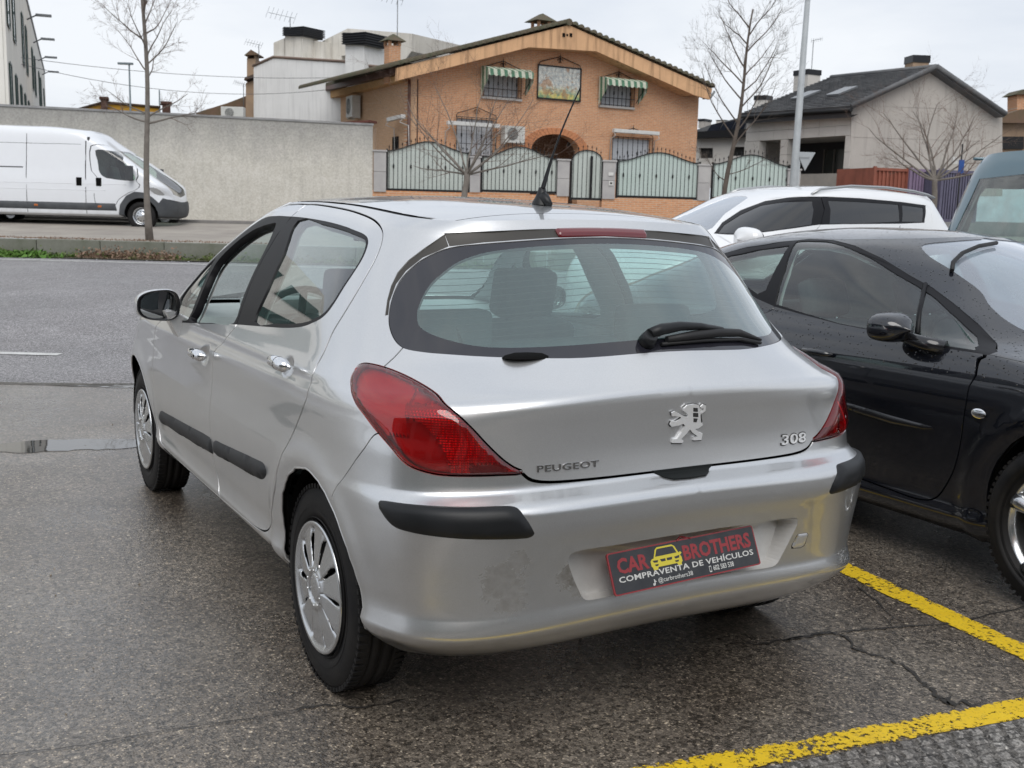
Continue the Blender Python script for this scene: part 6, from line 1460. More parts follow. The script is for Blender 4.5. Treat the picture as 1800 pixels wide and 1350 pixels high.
# ---- street lamp mast and aerial between, far
for px, y0, y1, nm, lb, hy in ((227, 112, 196, 'lamp_post', 'thin distant lamp post over the yellow building', 46), (280, 158, 185, 'thin_mast', 'short distant mast right of the ochre building', 55)):
    X, D, z1 = at(px, y0, hy); z0 = at(px, y1, hy)[2]; t = thing(nm, lb, 'lamp post' if 'lamp' in nm else 'mast', tuple(SW(X, D, z0-3)), STREET_RZ); mb = MB(); mb.tube([(0, 0, 0), (0, 0, z1-z0+3)], [.06, .035], 6)
    if 'lamp' in nm: mb.cbox((-.15, 0, z1-z0+3), .6, .15, .08)
    mb.build('post', mat('distant_post', (.16, .2, .22), .5), t)
# ---- white building with raw concrete top
M_WHITER = rough_mat('white_render', (.78, .78, .77), (.70, .70, .69), .8, .9, .1, 60, stain=.25); M_CONC = rough_mat('board_marked_concrete', (.62, .59, .53), (.50, .47, .42), .9, .9, .2, 30, stain=.4)
AP = VPlane(446, 52, 665, 48)
wb = thing('white_house', 'white rendered house with raw concrete upper storey and black chimney caps', 'house', tuple(AP.base), AP.rz)
pt = AP.poly([(446, 225), (446, 117), (481, 101), (606, 109), (640, 115), (668, 118), (668, 235)]); mb = MB(); mb.prism(pt, 0, 9, 'y'); mb.build('wall', M_WHITER, wb)
ed = AP.poly([(445, 116), (481, 100), (606, 108), (640, 114.5), (668, 117.5)]); mb = MB(); mb.tube([(a, -.02, b) for a, b in ed], .06, 5); mb.build('roof_edge', rough_mat('brown_flashing', (.16, .11, .09), (.2, .15, .12), 3, .8), wb)
def blockpx(P, pts, y0, y1, name, m, par): mb = MB(); mb.prism(P.poly(pts, -y0), y0, y1, 'y'); return mb.build(name, m, par)
blockpx(AP, [(481, 103), (481, 75), (500, 67), (500, 104)], 1.0, 6, 'concrete_wall', M_CONC, wb); blockpx(AP, [(500, 104), (500, 66), (567, 73), (567, 108)], 1.6, 6, 'concrete_wall', M_CONC, wb)
blockpx(AP, [(567, 108), (567, 72), (611, 50), (724, 59), (723, 90), (707, 112), (640, 113), (640, 92), (600, 98), (600, 108)], 2.2, 7, 'concrete_upper_storey', M_CONC, wb)
blockpx(AP, [(641, 112), (641, 92), (706, 96), (700, 116)], 5.0, 5.1, 'recess_wall', M_WHITER, wb)
blockpx(AP, [(501, 104), (501, 62), (532, 64), (532, 106)], .9, 1.9, 'chimney', M_CONC, wb); blockpx(AP, [(607, 134), (607, 77), (640, 79), (640, 130)], -.35, 1.0, 'chimney', M_WHITER, wb)
M_BLKCAP = mat('black_metal_cap', (.012, .013, .016), .4, .3)
for i, (x0, x1, y0, y1, dd) in enumerate(((498, 533, 47, 63, .8), (602, 642, 57, 78, -.5))):
    c = blockpx(AP, [(x0, y1), (x0, y0), (x1, y0+1), (x1, y1+1)], dd, dd+1.3, 'chimney_cap', M_BLKCAP, wb)
    for j in range(5):
        a, b = AP.hit(x0-1, y0+3+j*(y1-y0-4)/4, -dd+.06); a2, b2 = AP.hit(x1+1, y0+3+j*(y1-y0-4)/4, -dd+.06); mb = MB(); mb.box(a, a2, dd-.09, dd+1.36, b-.02, b+.02); mb.build('cap_slat', M_BLKCAP, c)
def yagi(px, py, D, h, name_label, scale=1.0, flip=1, mast_to=None):
    X, D, z = at(px, py, D); t = thing('tv_aerial', name_label, 'aerial', tuple(SW(X, D, z-h)), STREET_RZ, None)
    m = M_AERIAL; mb = MB(); mb.tube([(0, 0, 0), (0, 0, h)], .02, 5); mb.build('mast', m, t)
    mb = MB(); L_ = .9*scale; mb.tube([(-.2*flip*scale, 0, h-.05), (L_*flip, .15, h+.18*scale)], .012, 4); mb.build('boom', m, t)
    mb = MB()
    for k in range(7): u = k/6; x = (-.2+u*(1.1))*scale*flip; zz = h-.05+u*.23*scale; mb.tube([(x-.06*scale, -.1, zz-.22*scale), (x+.06*scale, .1, zz+.22*scale)], .008, 4)
    mb.build('elements', m, t, kind='stuff'); return t
M_AERIAL = mat('aerial_grey', (.22, .23, .24), .5, .5)
yagi(510, 30, 50, .5, 'television aerial standing above the black chimney cap of the white house', 1.1, -1)
# ---- narrow tiled tower chimney and low roofs left of the white house
M_TAN = rough_mat('tan_render', (.34, .24, .16), (.28, .20, .14), 2, .9, .1, 60, stain=.3); M_OLDROOF = rough_mat('old_clay_roof', (.16, .10, .07), (.12, .09, .055), 3, .95, .4, 30)
BP = VPlane(340, 54, 450, 54)
tb = thing('tan_building', 'tan building with a tall tiled chimney left of the white house', 'house', tuple(BP.base), BP.rz)
blockpx(BP, [(432, 225), (432, 146), (449, 140), (449, 225)], 0, 3, 'wall', M_TAN, tb); blockpx(BP, [(434, 146), (434, 103), (449, 103), (449, 146)], .5, 1.4, 'chimney', M_TAN, tb)
blockpx(BP, [(429, 141), (430, 136), (452, 128), (452, 133)], -.3, 3.1, 'roof_edge', M_DKROOF, tb); blockpx(BP, [(429, 97), (441, 87), (453, 94), (453, 96)], .3, 1.6, 'chimney_cap', M_OLDROOF, tb)
for a, b in ((434.5, 436.5), (446.5, 448.5)): blockpx(BP, [(a, 103.2), (a, 96), (b, 96), (b, 103.2)], .55, 1.35, 'cap_post', M_TAN, tb)
blockpx(BP, [(340, 225), (345, 198), (400, 181), (434, 168), (434, 225)], 2, 6, 'low_roof', M_OLDROOF, tb)
yagi(455, 78, 54, .6, 'small aerial beside the tiled tower chimney', .7, -1)
yagi(428, 147, 54, 1.2, 'thin aerial left of the tiled tower chimney', .5, -1)
(s0, z0), (s1, z1) = WP.hit(390, 212, -1), WP.hit(424, 190, -1)
# outdoor units seen on top of the wall
def ac_unit(loc, rz, w, h, d, label, fan=True, group=None):
    t = thing('air_conditioner', label, 'air conditioner', loc, rz, group); mb = MB(); mb.box(-w/2, w/2, 0, d, 0, h); mb.build('casing', M_ACW, t, bevel=.02)
    mb = MB(); mb.lathe([(0, -.012), (h*.36, -.012), (h*.38, -.002)], 28, 'y', (-w*.12, 0, h*.52)); g = mb.build('fan_grille', M_ACG, t)
    mb = MB()
    for k in range(5): r = h*.36*(k+1)/5; mb.lathe([(r-.005, -.013), (r, -.020), (r+.005, -.013)], 28, 'y', (-w*.12, 0, h*.52))
    mb.build('grille_rings', M_ACW, g, kind='stuff'); mb = MB(); mb.box(-w*.5, -w*.42, .05, d, -.05, -.002); mb.build('bracket', M_ACW, t); mb = MB(); mb.box(w*.42, w*.5, .05, d, -.05, -.002); mb.build('bracket', M_ACW, t); return t
M_ACW = rough_mat('ac_white', (.55, .55, .52), (.48, .48, .45), 4, .5); M_ACG = mat('ac_grille_dark', (.07, .075, .075), .6)
X, D, z = at(408, 209, 33.9); ac_unit(tuple(SW(X, D, z)), STREET_RZ, .68, .36, .3, 'grey air conditioner showing over the end of the rough-cast wall')
# ---- power lines
def wire(a, b, sag, label, r=.012):
    A = Vector(SW(*at(*a))); B = Vector(SW(*at(*b))); mb = MB(); pts = [A.lerp(B, t) - Vector((0, 0, sag*4*t*(1-t))) for t in np.linspace(0, 1, 24)]; mb.tube(pts, r, 4); o = mb.build('power_line', mat('wire_grey', (.10, .10, .11), .6), None); tag(o, label, 'cable')
wire((-30, 91, 40), (700, 131, 49), .45, 'upper thin cable strung from the warehouse past the bare tree'); wire((-30, 95, 40), (700, 137, 49), 1.0, 'lower thin cable strung from the warehouse past the bare tree')
# ---------------------------------------------------------------- brick house with gates
def brick_mat(name='brick_facade', c1=(.64, .31, .155), c2=(.52, .24, .12), mortar=(.56, .43, .32), bw=.24, bh=.062, axis='x'):
    m = mat(name, c1, .85, spec=.25); t = NT(m); p = t.coord('Object', rot=(R_(90), 0, 0) if axis == 'x' else (R_(90), 0, R_(0)))
    tc = t.new('ShaderNodeTexCoord'); s = t.sep(tc.outputs['Object']); cmb = t.new('ShaderNodeCombineXYZ'); t.l.new(s[0 if axis == 'x' else 1], cmb.inputs[0]); t.l.new(s[2], cmb.inputs[1])
    b = t.new('ShaderNodeTexBrick', Scale=1.0); b.inputs['Brick Width'].default_value = bw; b.inputs['Row Height'].default_value = bh; b.inputs['Mortar Size'].default_value = .012; b.inputs['Mortar Smooth'].default_value = .2; b.inputs['Color1'].default_value = (*c1, 1); b.inputs['Color2'].default_value = (*c2, 1); b.inputs['Mortar'].default_value = (*mortar, 1); b.inputs['Bias'].default_value = -.1
    t.l.new(cmb.outputs[0], b.inputs['Vector']); c = t.mix(t.ramp(t.noise(cmb.outputs[0], .6, 5, .6), (.35, 0.), (.7, .35)), b.outputs['Color'], tuple(v*.8 for v in c1)); c = t.mix(.25, c, t.noise(cmb.outputs[0], 9, 4, .6), 'OVERLAY'); t.col(c)
    bp = t.new('ShaderNodeBump', Strength=.6, Distance=.012, _invert=True); t.l.new(b.outputs['Fac'], bp.inputs['Height']); t.l.new(bp.outputs[0], t.b.inputs['Normal']); return m
M_BRICK = brick_mat(); M_BRICKS = brick_mat('brick_side', axis='y'); M_ORANGE = rough_mat('orange_fascia_render', (.66, .39, .215), (.57, .34, .19), 1.2, .9, .1, 50, stain=.75)
M_TILES = rough_mat('mossy_roof_tile', (.11, .085, .06), (.075, .08, .05), 2.5, .95, .4, 18); M_IRON = mat('black_iron', (.012, .012, .013), .45, .4); M_WHITEP = rough_mat('white_enamel', (.60, .60, .58), (.5, .5, .48), 5, .45)
M_SHUT = mat('white_shutter', (.50, .52, .55), .5); M_BROWN = mat('brown_gutter', (.09, .035, .025), .45)
HP_ = VPlane(717, 40, 1222, 46.6)       # gable front
h = thing('brick_house', 'orange brick house with wide gable, tiled picture panel and striped awnings', 'house', tuple(HP_.base), HP_.rz)
H = HP_.hit
def gpoly(pts, off=0.): return HP_.poly(pts, off)
LF = HP_.L; zb = .9
gl_, gr_ = H(700, 141)[1], H(1222, 172)[1]
apex = H(997, 70)
# front wall with openings: built as a CDT sheet with depth
def wall_sheet(name, outer, holes, m, par, depth=.25, y=0.):
    o = resample(np.array(outer), .6, True)
    if (o[:, 0]*np.roll(o[:, 1], -1) - np.roll(o[:, 0], -1)*o[:, 1]).sum() < 0: o = o[::-1]
    hs = [np.array(k) for k in holes]; P, T = cdt(o, hs, np.array([[1e3, 1e3]])); c = P[T].mean(1); keep = np.ones(len(T), bool)
    for k in hs: keep &= ~inside(c, k)
    V = [(a, y, b) for a, b in P]; F = [tuple(t) for t in T[keep]]; n = len(V)
    for k in hs + [o]:
        b = len(V); m_ = len(k); V += [(a, y, z) for a, z in k] + [(a, y+depth, z) for a, z in k]; F += [(b+i, b+(i+1) % m_, b+m_+(i+1) % m_, b+m_+i) for i in range(m_)]
    return mobj(name, V, F, m, par)
def rectpx(x0, y0, x1, y1): return gpoly([(x0, y1), (x1, y1 + (x1-x0)*.06), (x1, y0 + (x1-x0)*.06), (x0, y0)])
def rect(cx, z0, w, hh): return [(cx-w/2, z0), (cx+w/2, z0), (cx+w/2, z0+hh), (cx-w/2, z0+hh)]
w1 = H(881, 172); w2 = H(1083, 187); ww = H(912, 172)[0]-H(850, 172)[0]; wh_ = H(881, 128)[1]-H(881, 172)[1]
win1 = rect(w1[0], w1[1], ww, wh_); win2 = rect(w2[0], w2[1], ww, wh_)
gw1 = rect(H(835, 250)[0], H(835, 275)[1], H(868, 250)[0]-H(802, 250)[0], 1.35); gw2 = rect(H(1110, 250)[0], H(1110, 300)[1], H(1145, 250)[0]-H(1078, 250)[0], 1.25)
ac = H(975, 290); ar = (H(1018, 270)[0]-H(934, 270)[0])/2; at_ = H(976, 236)[1]; asp = H(934, 262)[1]
arch = [(ac[0]-ar, zb-.2)] + [(ac[0]-ar*math.cos(a), asp + (at_-asp)*math.sin(a)) for a in np.linspace(0, math.pi, 17)] + [(ac[0]+ar, zb-.2)]
gable_out = [(0, zb-.4), (LF, zb-.4), (LF, H(1222, 168)[1]), (apex[0], apex[1]+.3), (0, H(717, 132)[1])]
wall_sheet('wall', gable_out, [win1, win2, gw1, gw2, arch], M_BRICK, h, .35)
# side wall running back from the left corner
SP = VPlane(580, 51.0, 717, 40.0); Ls = SP.L
ang = SP.rz; sw = MB()
def side_obj(name, mbx, m, par=h):
    o = mbx.build(name, m, par); o.matrix_parent_inverse = Matrix.Identity(4)
    R0 = Matrix.Translation(h.location) @ Matrix.Rotation(h.rotation_euler.z, 4, 'Z'); R1 = Matrix.Translation(SP.base) @ Matrix.Rotation(SP.rz, 4, 'Z'); M = R0.inverted() @ R1
    o.matrix_local = M; return o
zs0, zs1 = SP.hit(580, 176)[1], SP.hit(716, 150)[1]
mb = MB(); mb.prism([(0, zb-.4), (Ls, zb-.4), (Ls, zs1+.6), (0, zs1+.5)], .0, .3, 'y'); side_obj('side_wall', mb, brick_mat('brick_side_wall', (.62, .38, .22), (.55, .33, .19), axis='x'))
# fascia: orange board under the tiles, bent gable
fo = [(1253, 160), (997, 42), (700, 117), (700, 143), (925, 86), (997, 91), (1052, 93), (1237, 176), (1245, 174)]
P = gpoly([(1248, 175), (1252, 156), (1000, 44), (698, 119), (697, 142), (930, 83), (1048, 90), (1220, 167)], .75); mb = MB(); mb.prism(P, -.75, -.62, 'y'); fas = mb.build('gable_fascia', M_ORANGE, h)
for k in (0, 1, 2):
    a, b = H(991+k*6.2, 61.5, .76); mb = MB(); mb.cbox((a, -.765, b), .11 if k != 1 else .07, .02, .13 if k != 1 else .07); mb.build('vent_hole', M_VOID, fas)
# soffit
P2 = gpoly([(1048, 90), (1220, 167)], .75); mb = MB(); q = [(930, 83), (1048, 90), (1220, 167)]; pf = gpoly([(697, 142)] + q, .75); v = []
for a, b in pf: v += [(a, -.62, b), (a, .1, b)]
mb.add(v, [(2*i, 2*i+2, 2*i+3, 2*i+1) for i in range(len(pf)-1)]); mb.build('soffit', M_ORANGE, h)
# roof slopes with tile rows
def roof_tiles(par, p0, p1, y0, y1, rows, r=.09, m=M_TILES, name='roof_tile_course'):
    """barrel tile courses down a slope seen end on: p0 eave, p1 ridge (s, z); each course is a tube running back"""
    p0 = Vector(p0); p1 = Vector(p1); n = int((p1-p0).length/(r*2.2)); 
    mb = MB(); d = (p1-p0).normalized(); nn = Vector((-d.y, d.x)); nn = nn if nn.y > 0 else -nn
    mb.add([(p0.x, y0, p0.y), (p1.x, y0, p1.y), (p1.x, y1, p1.y), (p0.x, y1, p0.y)], [(0, 1, 2, 3)]); mb.build('roof', m, par)
    me = None
    for i in range(n+1):
        c = p0.lerp(p1, i/n) + nn*.04; rr = random.Random(i); 
        o = MB(); k = 10
        prof = [Vector((c.x, 0, c.y)) + (Vector((d.x, 0, d.y))*math.cos(a)*r*1.05 + Vector((nn.x, 0, nn.y))*math.sin(a)*r) for a in np.linspace(-.15, math.pi+.15, k)]
        yy = y0 + rr.uniform(-.03, .01); v = [p + Vector((0, yy, 0)) for p in prof] + [p + Vector((0, y1, 0)) for p in prof] + [Vector((c.x, yy, c.y))]
        o.add(v, [(j, j+1, k+j+1, k+j) for j in range(k-1)] + [(2*k, j+1, j) for j in range(k-1)], 0, True); o.build('roof_tile_row', m, par)
pr0, pr1 = gpoly([(1252, 153), (1000, 41)], .8); roof_tiles(h, pr0, pr1, -.82, 9, 0, .13)
pl0, pl1 = gpoly([(698, 116), (1000, 41)], .8); roof_tiles(h, pl0, pl1, -.82, 9, 0, .13)
mb = MB(); a, b = H(1000, 39, .8); mb.tube([(a, -.86, b), (a, 9, b)], .13, 8); mb.build('ridge_tiles', M_TILES, h)
# lower left slope: eave, brown gutter, ochre band
mb = MB(); e0 = SP.hit(556, 154, .5); e1 = SP.hit(697, 114, .5); mb.prism([(e0[0], e0[1]-.05), (e1[0], e1[1]-.05), (e1[0], e1[1]+.10), (e0[0], e0[1]+.08)], -.50, .1, 'y'); side_obj('eave_tiles', mb, M_TILES)
mb = MB(); mb.prism([(e0[0], e0[1]-.24), (e1[0], e1[1]-.30), (e1[0], e1[1]-.06), (e0[0], e0[1]-.06)], -.50, -.36, 'y'); side_obj('gutter', mb, M_BROWN)
f0 = SP.hit(562, 176, .4); f1 = SP.hit(697, 143, .4); mb = MB(); mb.prism([(f0[0], f0[1]), (f1[0], f1[1]), (f1[0], e1[1]-.31), (e0[0]+.1, e0[1]-.25)], -.34, .2, 'y'); side_obj('side_fascia', mb, rough_mat('ochre_fascia', (.48, .29, .13), (.42, .25, .11), 2, .9))
mb = MB(); a0 = SP.hit(561, 162, .4); mb.tube([(a0[0], -.42, a0[1]-.1), (a0[0]+.1, -.40, a0[1]-.55), (.12, -.08, a0[1]-1.0), (.12, -.08, 1.0)], .06, 8); side_obj('downpipe', mb, M_BROWN)
mb = MB(); mb.tube([(-.02, -.09, H(717, 140)[1]), (-.02, -.09, 1.0)], .06, 8); mb.build('downpipe', M_BROWN, h)
mb = MB(); a, b = H(734, 150); mb.tube([(a, -.03, b+.2), (a, -.03, 1.2)], .018, 5); mb.build('wall_cable', M_IRON, h)
mb = MB(); a, b = H(1222, 175, .1); mb.tube([(LF-.05, -.3, b+.05), (LF+.25, -.45, b+.1), (LF+.4, -.5, b+.35)], .05, 8); mb.build('gutter_spout', mat('zinc', (.3, .31, .31), .4, .6), h)
# windows
def house_window(p, par, grille=True, lintel=False, bars=9):
    x0, z0 = p[0]; x1, z1 = p[2]
    mb = MB(); mb.box(x0-.02, x1+.02, .12, .16, z0-.02, z1+.02); w = mb.build('window', M_SHUT, par)
    for k in range(10):
        z = z0 + (z1-z0)*(k+.5)/10; mb = MB(); mb.box(x0, x1, .105, .119, z-.055*(z1-z0), z+.035*(z1-z0)); mb.build('shutter_slat', M_SHUT, w)
    mb = MB(); mb.box(x0-.10, x1+.10, -.10, .12, z0-.08, z0-.002); mb.build('window_sill', rough_mat('stone_sill', (.42, .40, .38), (.36, .35, .33), 3, .8), w)
    if grille:
        g = None
        for k in range(bars):
            x = x0-.04 + (x1-x0+.08)*k/(bars-1); mb = MB(); mb.tube([(x, -.10, z0), (x, -.10, z1+.06)], .014, 5); b = mb.build('grille_bar', M_IRON, par)
            if k % 2: mb = MB(); mb.cbox((x, -.10, z0+(z1-z0)*.55), .05, .03, .13); mb.build('bar_ornament', M_IRON, b)
        for z in (z0+.03, z0+(z1-z0)*.33, z1+.04):
            mb = MB(); mb.box(x0-.06, x1+.06, -.115, -.085, z-.012, z+.012); mb.build('grille_rail', M_IRON, par)
        crest(x0-.06, x1+.06, z1+.06, par)
def crest(x0, x1, z, par, y=-.10):
    c = (x0+x1)/2; mb = MB(); mb.tube([(x0, y, z), (x0+.05, y, z+.10), (c-.1, y, z+.32), (c, y, z+.36), (c+.1, y, z+.32), (x1-.05, y, z+.10), (x1, y, z)], .016, 5)
    for s in (-1, 1):
        pts = [(c + s*(.05+.07*math.cos(t)), y, z+.20+.07*math.sin(t)) for t in np.linspace(0, 5, 10)]; mb.tube(pts, .014, 5)
    mb.tube([(c, y, z+.2), (c, y, z+.48)], [.03, .006], 5); mb.build('iron_crest', M_IRON, par)
for p in (win1, win2): house_window(p, h)
house_window(gw1, h); house_window(gw2, h)
# striped awnings over the upper windows
def stripes():
    m = mat('striped_canvas', (.6, .6, .5), .85); t = NT(m); s = t.sep(t.coord()); w = t.math('FRACT', t.math('MULTIPLY', t.math('ADD', s[0], t.math('MULTIPLY', s[1], 1.0)), 3.4)); g = t.ramp(w, (.49, 0.), (.51, 1.), interp='CONSTANT')
    c = t.mix(g, (.52, .54, .44), (.085, .19, .12)); t.col(t.mix(.3, c, t.noise(t.coord(), 8, 4), 'OVERLAY')); return m
M_STRIPE = stripes()
for i, (p, lb) in enumerate(((win1, 'left green and cream striped awning over the upper window beside the tiled picture'), (win2, 'right green and cream striped awning over the upper window under the long eave'))):
    x0, z0 = p[0]; x1, z1 = p[2]; aw = thing('awning', lb, 'awning', tuple(Matrix.Translation(h.location) @ Matrix.Rotation(HP_.rz, 4, 'Z') @ Vector(((x0+x1)/2, 0, z1))), HP_.rz, 'striped window awnings'); W = (x1-x0)/2+.20; d = .72; dr = .30
    mb = MB(); n = 18; v = []
    for k in range(n+1):
        x = -W + 2*W*k/n; sag = .02*math.sin(k*math.pi); sc = .035*abs(math.sin(k*math.pi/2)) if k % 2 else .0
        v += [(x, -.14, .16), (x, -d*.7, .12), (x, -d, .02), (x, -d-.02, -.18-.05*(k % 2))]
    mb.add(v, [(4*k+j, 4*k+4+j, 4*k+5+j, 4*k+1+j) for k in range(n) for j in range(3)]); mb.build('canopy', M_STRIPE, aw)
    for s in (-1, 1):
        mb = MB(); mb.add([(s*W, -.14, .16), (s*W, -d*.7, .12), (s*W, -d, .02), (s*W, -d+.02, -.35), (s*(W-.01), -d*.55, -.62), (s*(W-.01), -.14, -.95+(.15 if s > 0 else 0))], [(0, 1, 2, 3, 4, 5)]); mb.build('side_flap', M_STRIPE, aw)
        mb = MB(); mb.tube([(s*(W-.03), -.06, -.72), (s*(W-.03), -d, -.05)], .014, 5); mb.build('awning_arm', M_IRON, aw)
# tiled picture: generic painted ceramic panel in an iron frame
pw0, pw1 = H(944, 175), H(1019, 120); TPz0 = H(982, 174)[1]; TPz1 = H(982, 119)[1]
def ceramic():
    m = mat('painted_ceramic', (.6, .6, .55), .2, 0, .6); t = NT(m); tcn = t.coord(); s = t.sep(tcn)
    v = t.voro(tcn, 8, out='Color'); n = t.noise(tcn, 5.0, 8, .8, .8); low = t.ramp(t.math('ADD', s[2], t.math('MULTIPLY', n, .5)), (.35, 1.), (.75, 0.))
    c = t.mix(t.ramp(t.noise(tcn, 11, 6, .8), (.4, 0.), (.6, 1.)), (.66, .65, .58), (.28, .32, .33)); c = t.mix(t.math('MULTIPLY', low, .85), c, t.mix(t.ramp(t.noise(tcn, 7, 4), (.42, 0.), (.58, 1.)), (.55, .45, .05), (.10, .22, .06)))
    ff = t.ramp(t.noise(t.coord(loc=(3, 1, 2)), 2.6, 4, .6), (.56, 0.), (.62, 1.)); c = t.mix(t.math('MULTIPLY', ff, .7), c, (.36, .17, .05)); t.col(c); return m
tp = thing('tile_picture', 'painted ceramic tile picture in an iron frame between the two awnings', 'picture', tuple(Matrix.Translation(h.location) @ Matrix.Rotation(HP_.rz, 4, 'Z') @ Vector((pw0[0], 0, TPz0))), HP_.rz)
Wt = pw1[0]-pw0[0]; Ht = TPz1-TPz0; mt = ceramic(); nx, nz_ = 10, 7
tm = MB(); tm.box(0, Wt/nx-.006, -.05, -.03, 0, Ht/nz_-.006); t0 = None
for i in range(nx):
    for j in range(nz_):
        mb = MB(); mb.box(i*Wt/nx+.003, (i+1)*Wt/nx-.003, -.05, -.03, j*Ht/nz_+.003, (j+1)*Ht/nz_-.003); mb.build('tile', mt, tp)
mb = MB(); mb.box(-.03, Wt+.03, -.03, -.003, -.03, Ht+.03); mb.build('tile_backing', M_ORANGE, tp)
for a in ((-.05, 0, -.05, Ht+.05), (Wt, Wt+.05, -.05, Ht+.05), (-.05, Wt+.05, -.06, 0), (-.05, Wt+.05, Ht, Ht+.05)): mb = MB(); mb.box(a[0], a[1], -.08, -.052, a[2], a[3]); mb.build('iron_frame', M_IRON, tp)
crest(0, Wt, Ht+.05, tp, -.07)
# folded white awnings on the ground floor
for i, (xa, xb, y, lb) in enumerate(((683, 709, 208, 'narrow folded white awning at the far left of the brick facade'), (786, 878, 213, 'folded white awning behind the bare pollarded tree'), (1078, 1158, 227, 'folded white awning over the right ground floor window'))):
    P_ = SP if i == 0 else HP_
    a, z = P_.hit(xa, y, .3); b, z2 = P_.hit(xb, y+3, .3); t = thing('folded_awning', lb, 'awning', tuple(P_.base), P_.rz, 'folded white awnings'); mb = MB(); mb.box(a, b, -.38, -.22, z-.12, z+.02); mb.build('awning_roller', M_WHITEP, t, bevel=.02)
    for x in (a+.04, b-.04): mb = MB(); mb.tube([(x, -.30, z-.1), (x, -.42, z-.25), (x, -.10, z-.35), (x, -.05, z-1.5)], .018, 5); mb.build('awning_arm', M_WHITEP, t)
# arch surround, porch
mb = MB(); n = 22
for k in range(n):
    a0 = math.pi*k/n; a1 = math.pi*(k+.92)/n; r0x, r0z = ar, at_-asp
    q = [(ac[0]-r*math.cos(a)*1., asp + (at_-asp)*math.sin(a)*(r/ar)) for r, a in ((ar+.01, a0), (ar+.42, a0), (ar+.42, a1), (ar+.01, a1))]
    mb = MB(); mb.prism(q, -.05, .02, 'y'); mb.build('arch_brick', rough_mat('arch_brick', (.50, .21, .10), (.44, .19, .09), 5, .85) if k == 0 else bpy.data.materials['arch_brick'], h)
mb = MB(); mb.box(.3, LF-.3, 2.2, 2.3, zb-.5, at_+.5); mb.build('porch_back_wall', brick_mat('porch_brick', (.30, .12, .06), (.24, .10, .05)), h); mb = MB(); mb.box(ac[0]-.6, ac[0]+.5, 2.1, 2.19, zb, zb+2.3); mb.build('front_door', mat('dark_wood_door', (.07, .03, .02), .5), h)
a, b = H(1000, 253, -.8); mb = MB(); mb.tube([(a, .8, at_), (a, .8, b+.1)], .01, 4); mb.lathe([(0, .12), (.08, .08), (.10, -.1), (0, -.14)], 10, 'z', (a, .8, b)); mb.build('porch_lantern', M_IRON, h)
# ac units
a, b = H(897, 252, .1); ac_unit(tuple(Matrix.Translation(h.location) @ Matrix.Rotation(HP_.rz, 4, 'Z') @ Vector((a, -.45, b))), HP_.rz, .85, .62, .35, 'white air conditioner on the brick front left of the arched porch')
a, b = SP.hit(628, 207, .1); ac_unit(tuple(Matrix.Translation(SP.base) @ Matrix.Rotation(SP.rz, 4, 'Z') @ Vector((a, -.45, b))), SP.rz, 1.0, .85, .35, 'white air conditioner high on the side wall of the brick house')
# side door ornament
a, b = SP.hit(694, 262, .05); mb = MB(); mb.box(a-.35, a+.35, -.05, -.01, b-.6, b+.45); side_obj('side_window', mb, M_VOID)
# low red canopy behind the wall
LC = VPlane(540, 37, 650, 36.4); (a, za), (b, zb_) = LC.hit(545, 217), LC.hit(650, 212); t = thing('red_lean_to', 'dark red lean-to roof edge between the wall and the brick house', 'canopy', tuple(LC.base), LC.rz); mb = MB(); mb.prism([(a, za-.10), (b, zb_-.05), (b, zb_+.02), (a, za-.02)], 0, .6, 'y'); mb.build('roof', mat('red_sheet', (.11, .03, .02), .6), t); mb = MB(); mb.box(a+.8, b, .4, .55, za-1.5, za-.1); mb.build('rear_wall', M_TAN, t)
# chimneys on the brick roof
def tile_chimney(px, py0, py1, pxw, P_, off, lb, par):
    a, zt = P_.hit(px, py0, off); _, z0 = P_.hit(px, py1, off); w = P_.hit(px+pxw/2, py0, off)[0]-P_.hit(px-pxw/2, py0, off)[0]; y = -off
    mb = MB(); mb.box(a-w*.36, a+w*.36, y-w*.36, y+w*.36, z0-.6, zt-.55*w); c = mb.build('chimney', M_BRICK, par)
    for sx in (-1, 1):
        for sy in (-1, 1): mb = MB(); mb.box(a+sx*w*.30-.05, a+sx*w*.30+.05, y+sy*w*.30-.05, y+sy*w*.30+.05, zt-.55*w+.002, zt-.3*w); mb.build('cap_post', M_BRICK, c)
    mb = MB(); e = w*.62; zz = zt-.3*w; mb.add([(a-e, y-e, zz), (a+e, y-e, zz), (a+e, y+e, zz), (a-e, y+e, zz), (a, y-e*.3, zt+.08), (a, y+e*.3, zt+.08)], [(0, 1, 4), (1, 2, 5, 4), (2, 3, 5), (3, 0, 4, 5), (0, 3, 2, 1)]); mb.build('cap_roof', M_TILES, c); return c
tile_chimney(951, 28, 50, 30, HP_, -3.0, '', h); tile_chimney(690, 64, 118, 28, HP_, -1.5, '', h)
X, D, z = at(699, 0, 43); t = yagi(699, -2, 43, 2.7, 'tall roof aerial beside the mossy left chimney of the brick house', 1.0, -1)
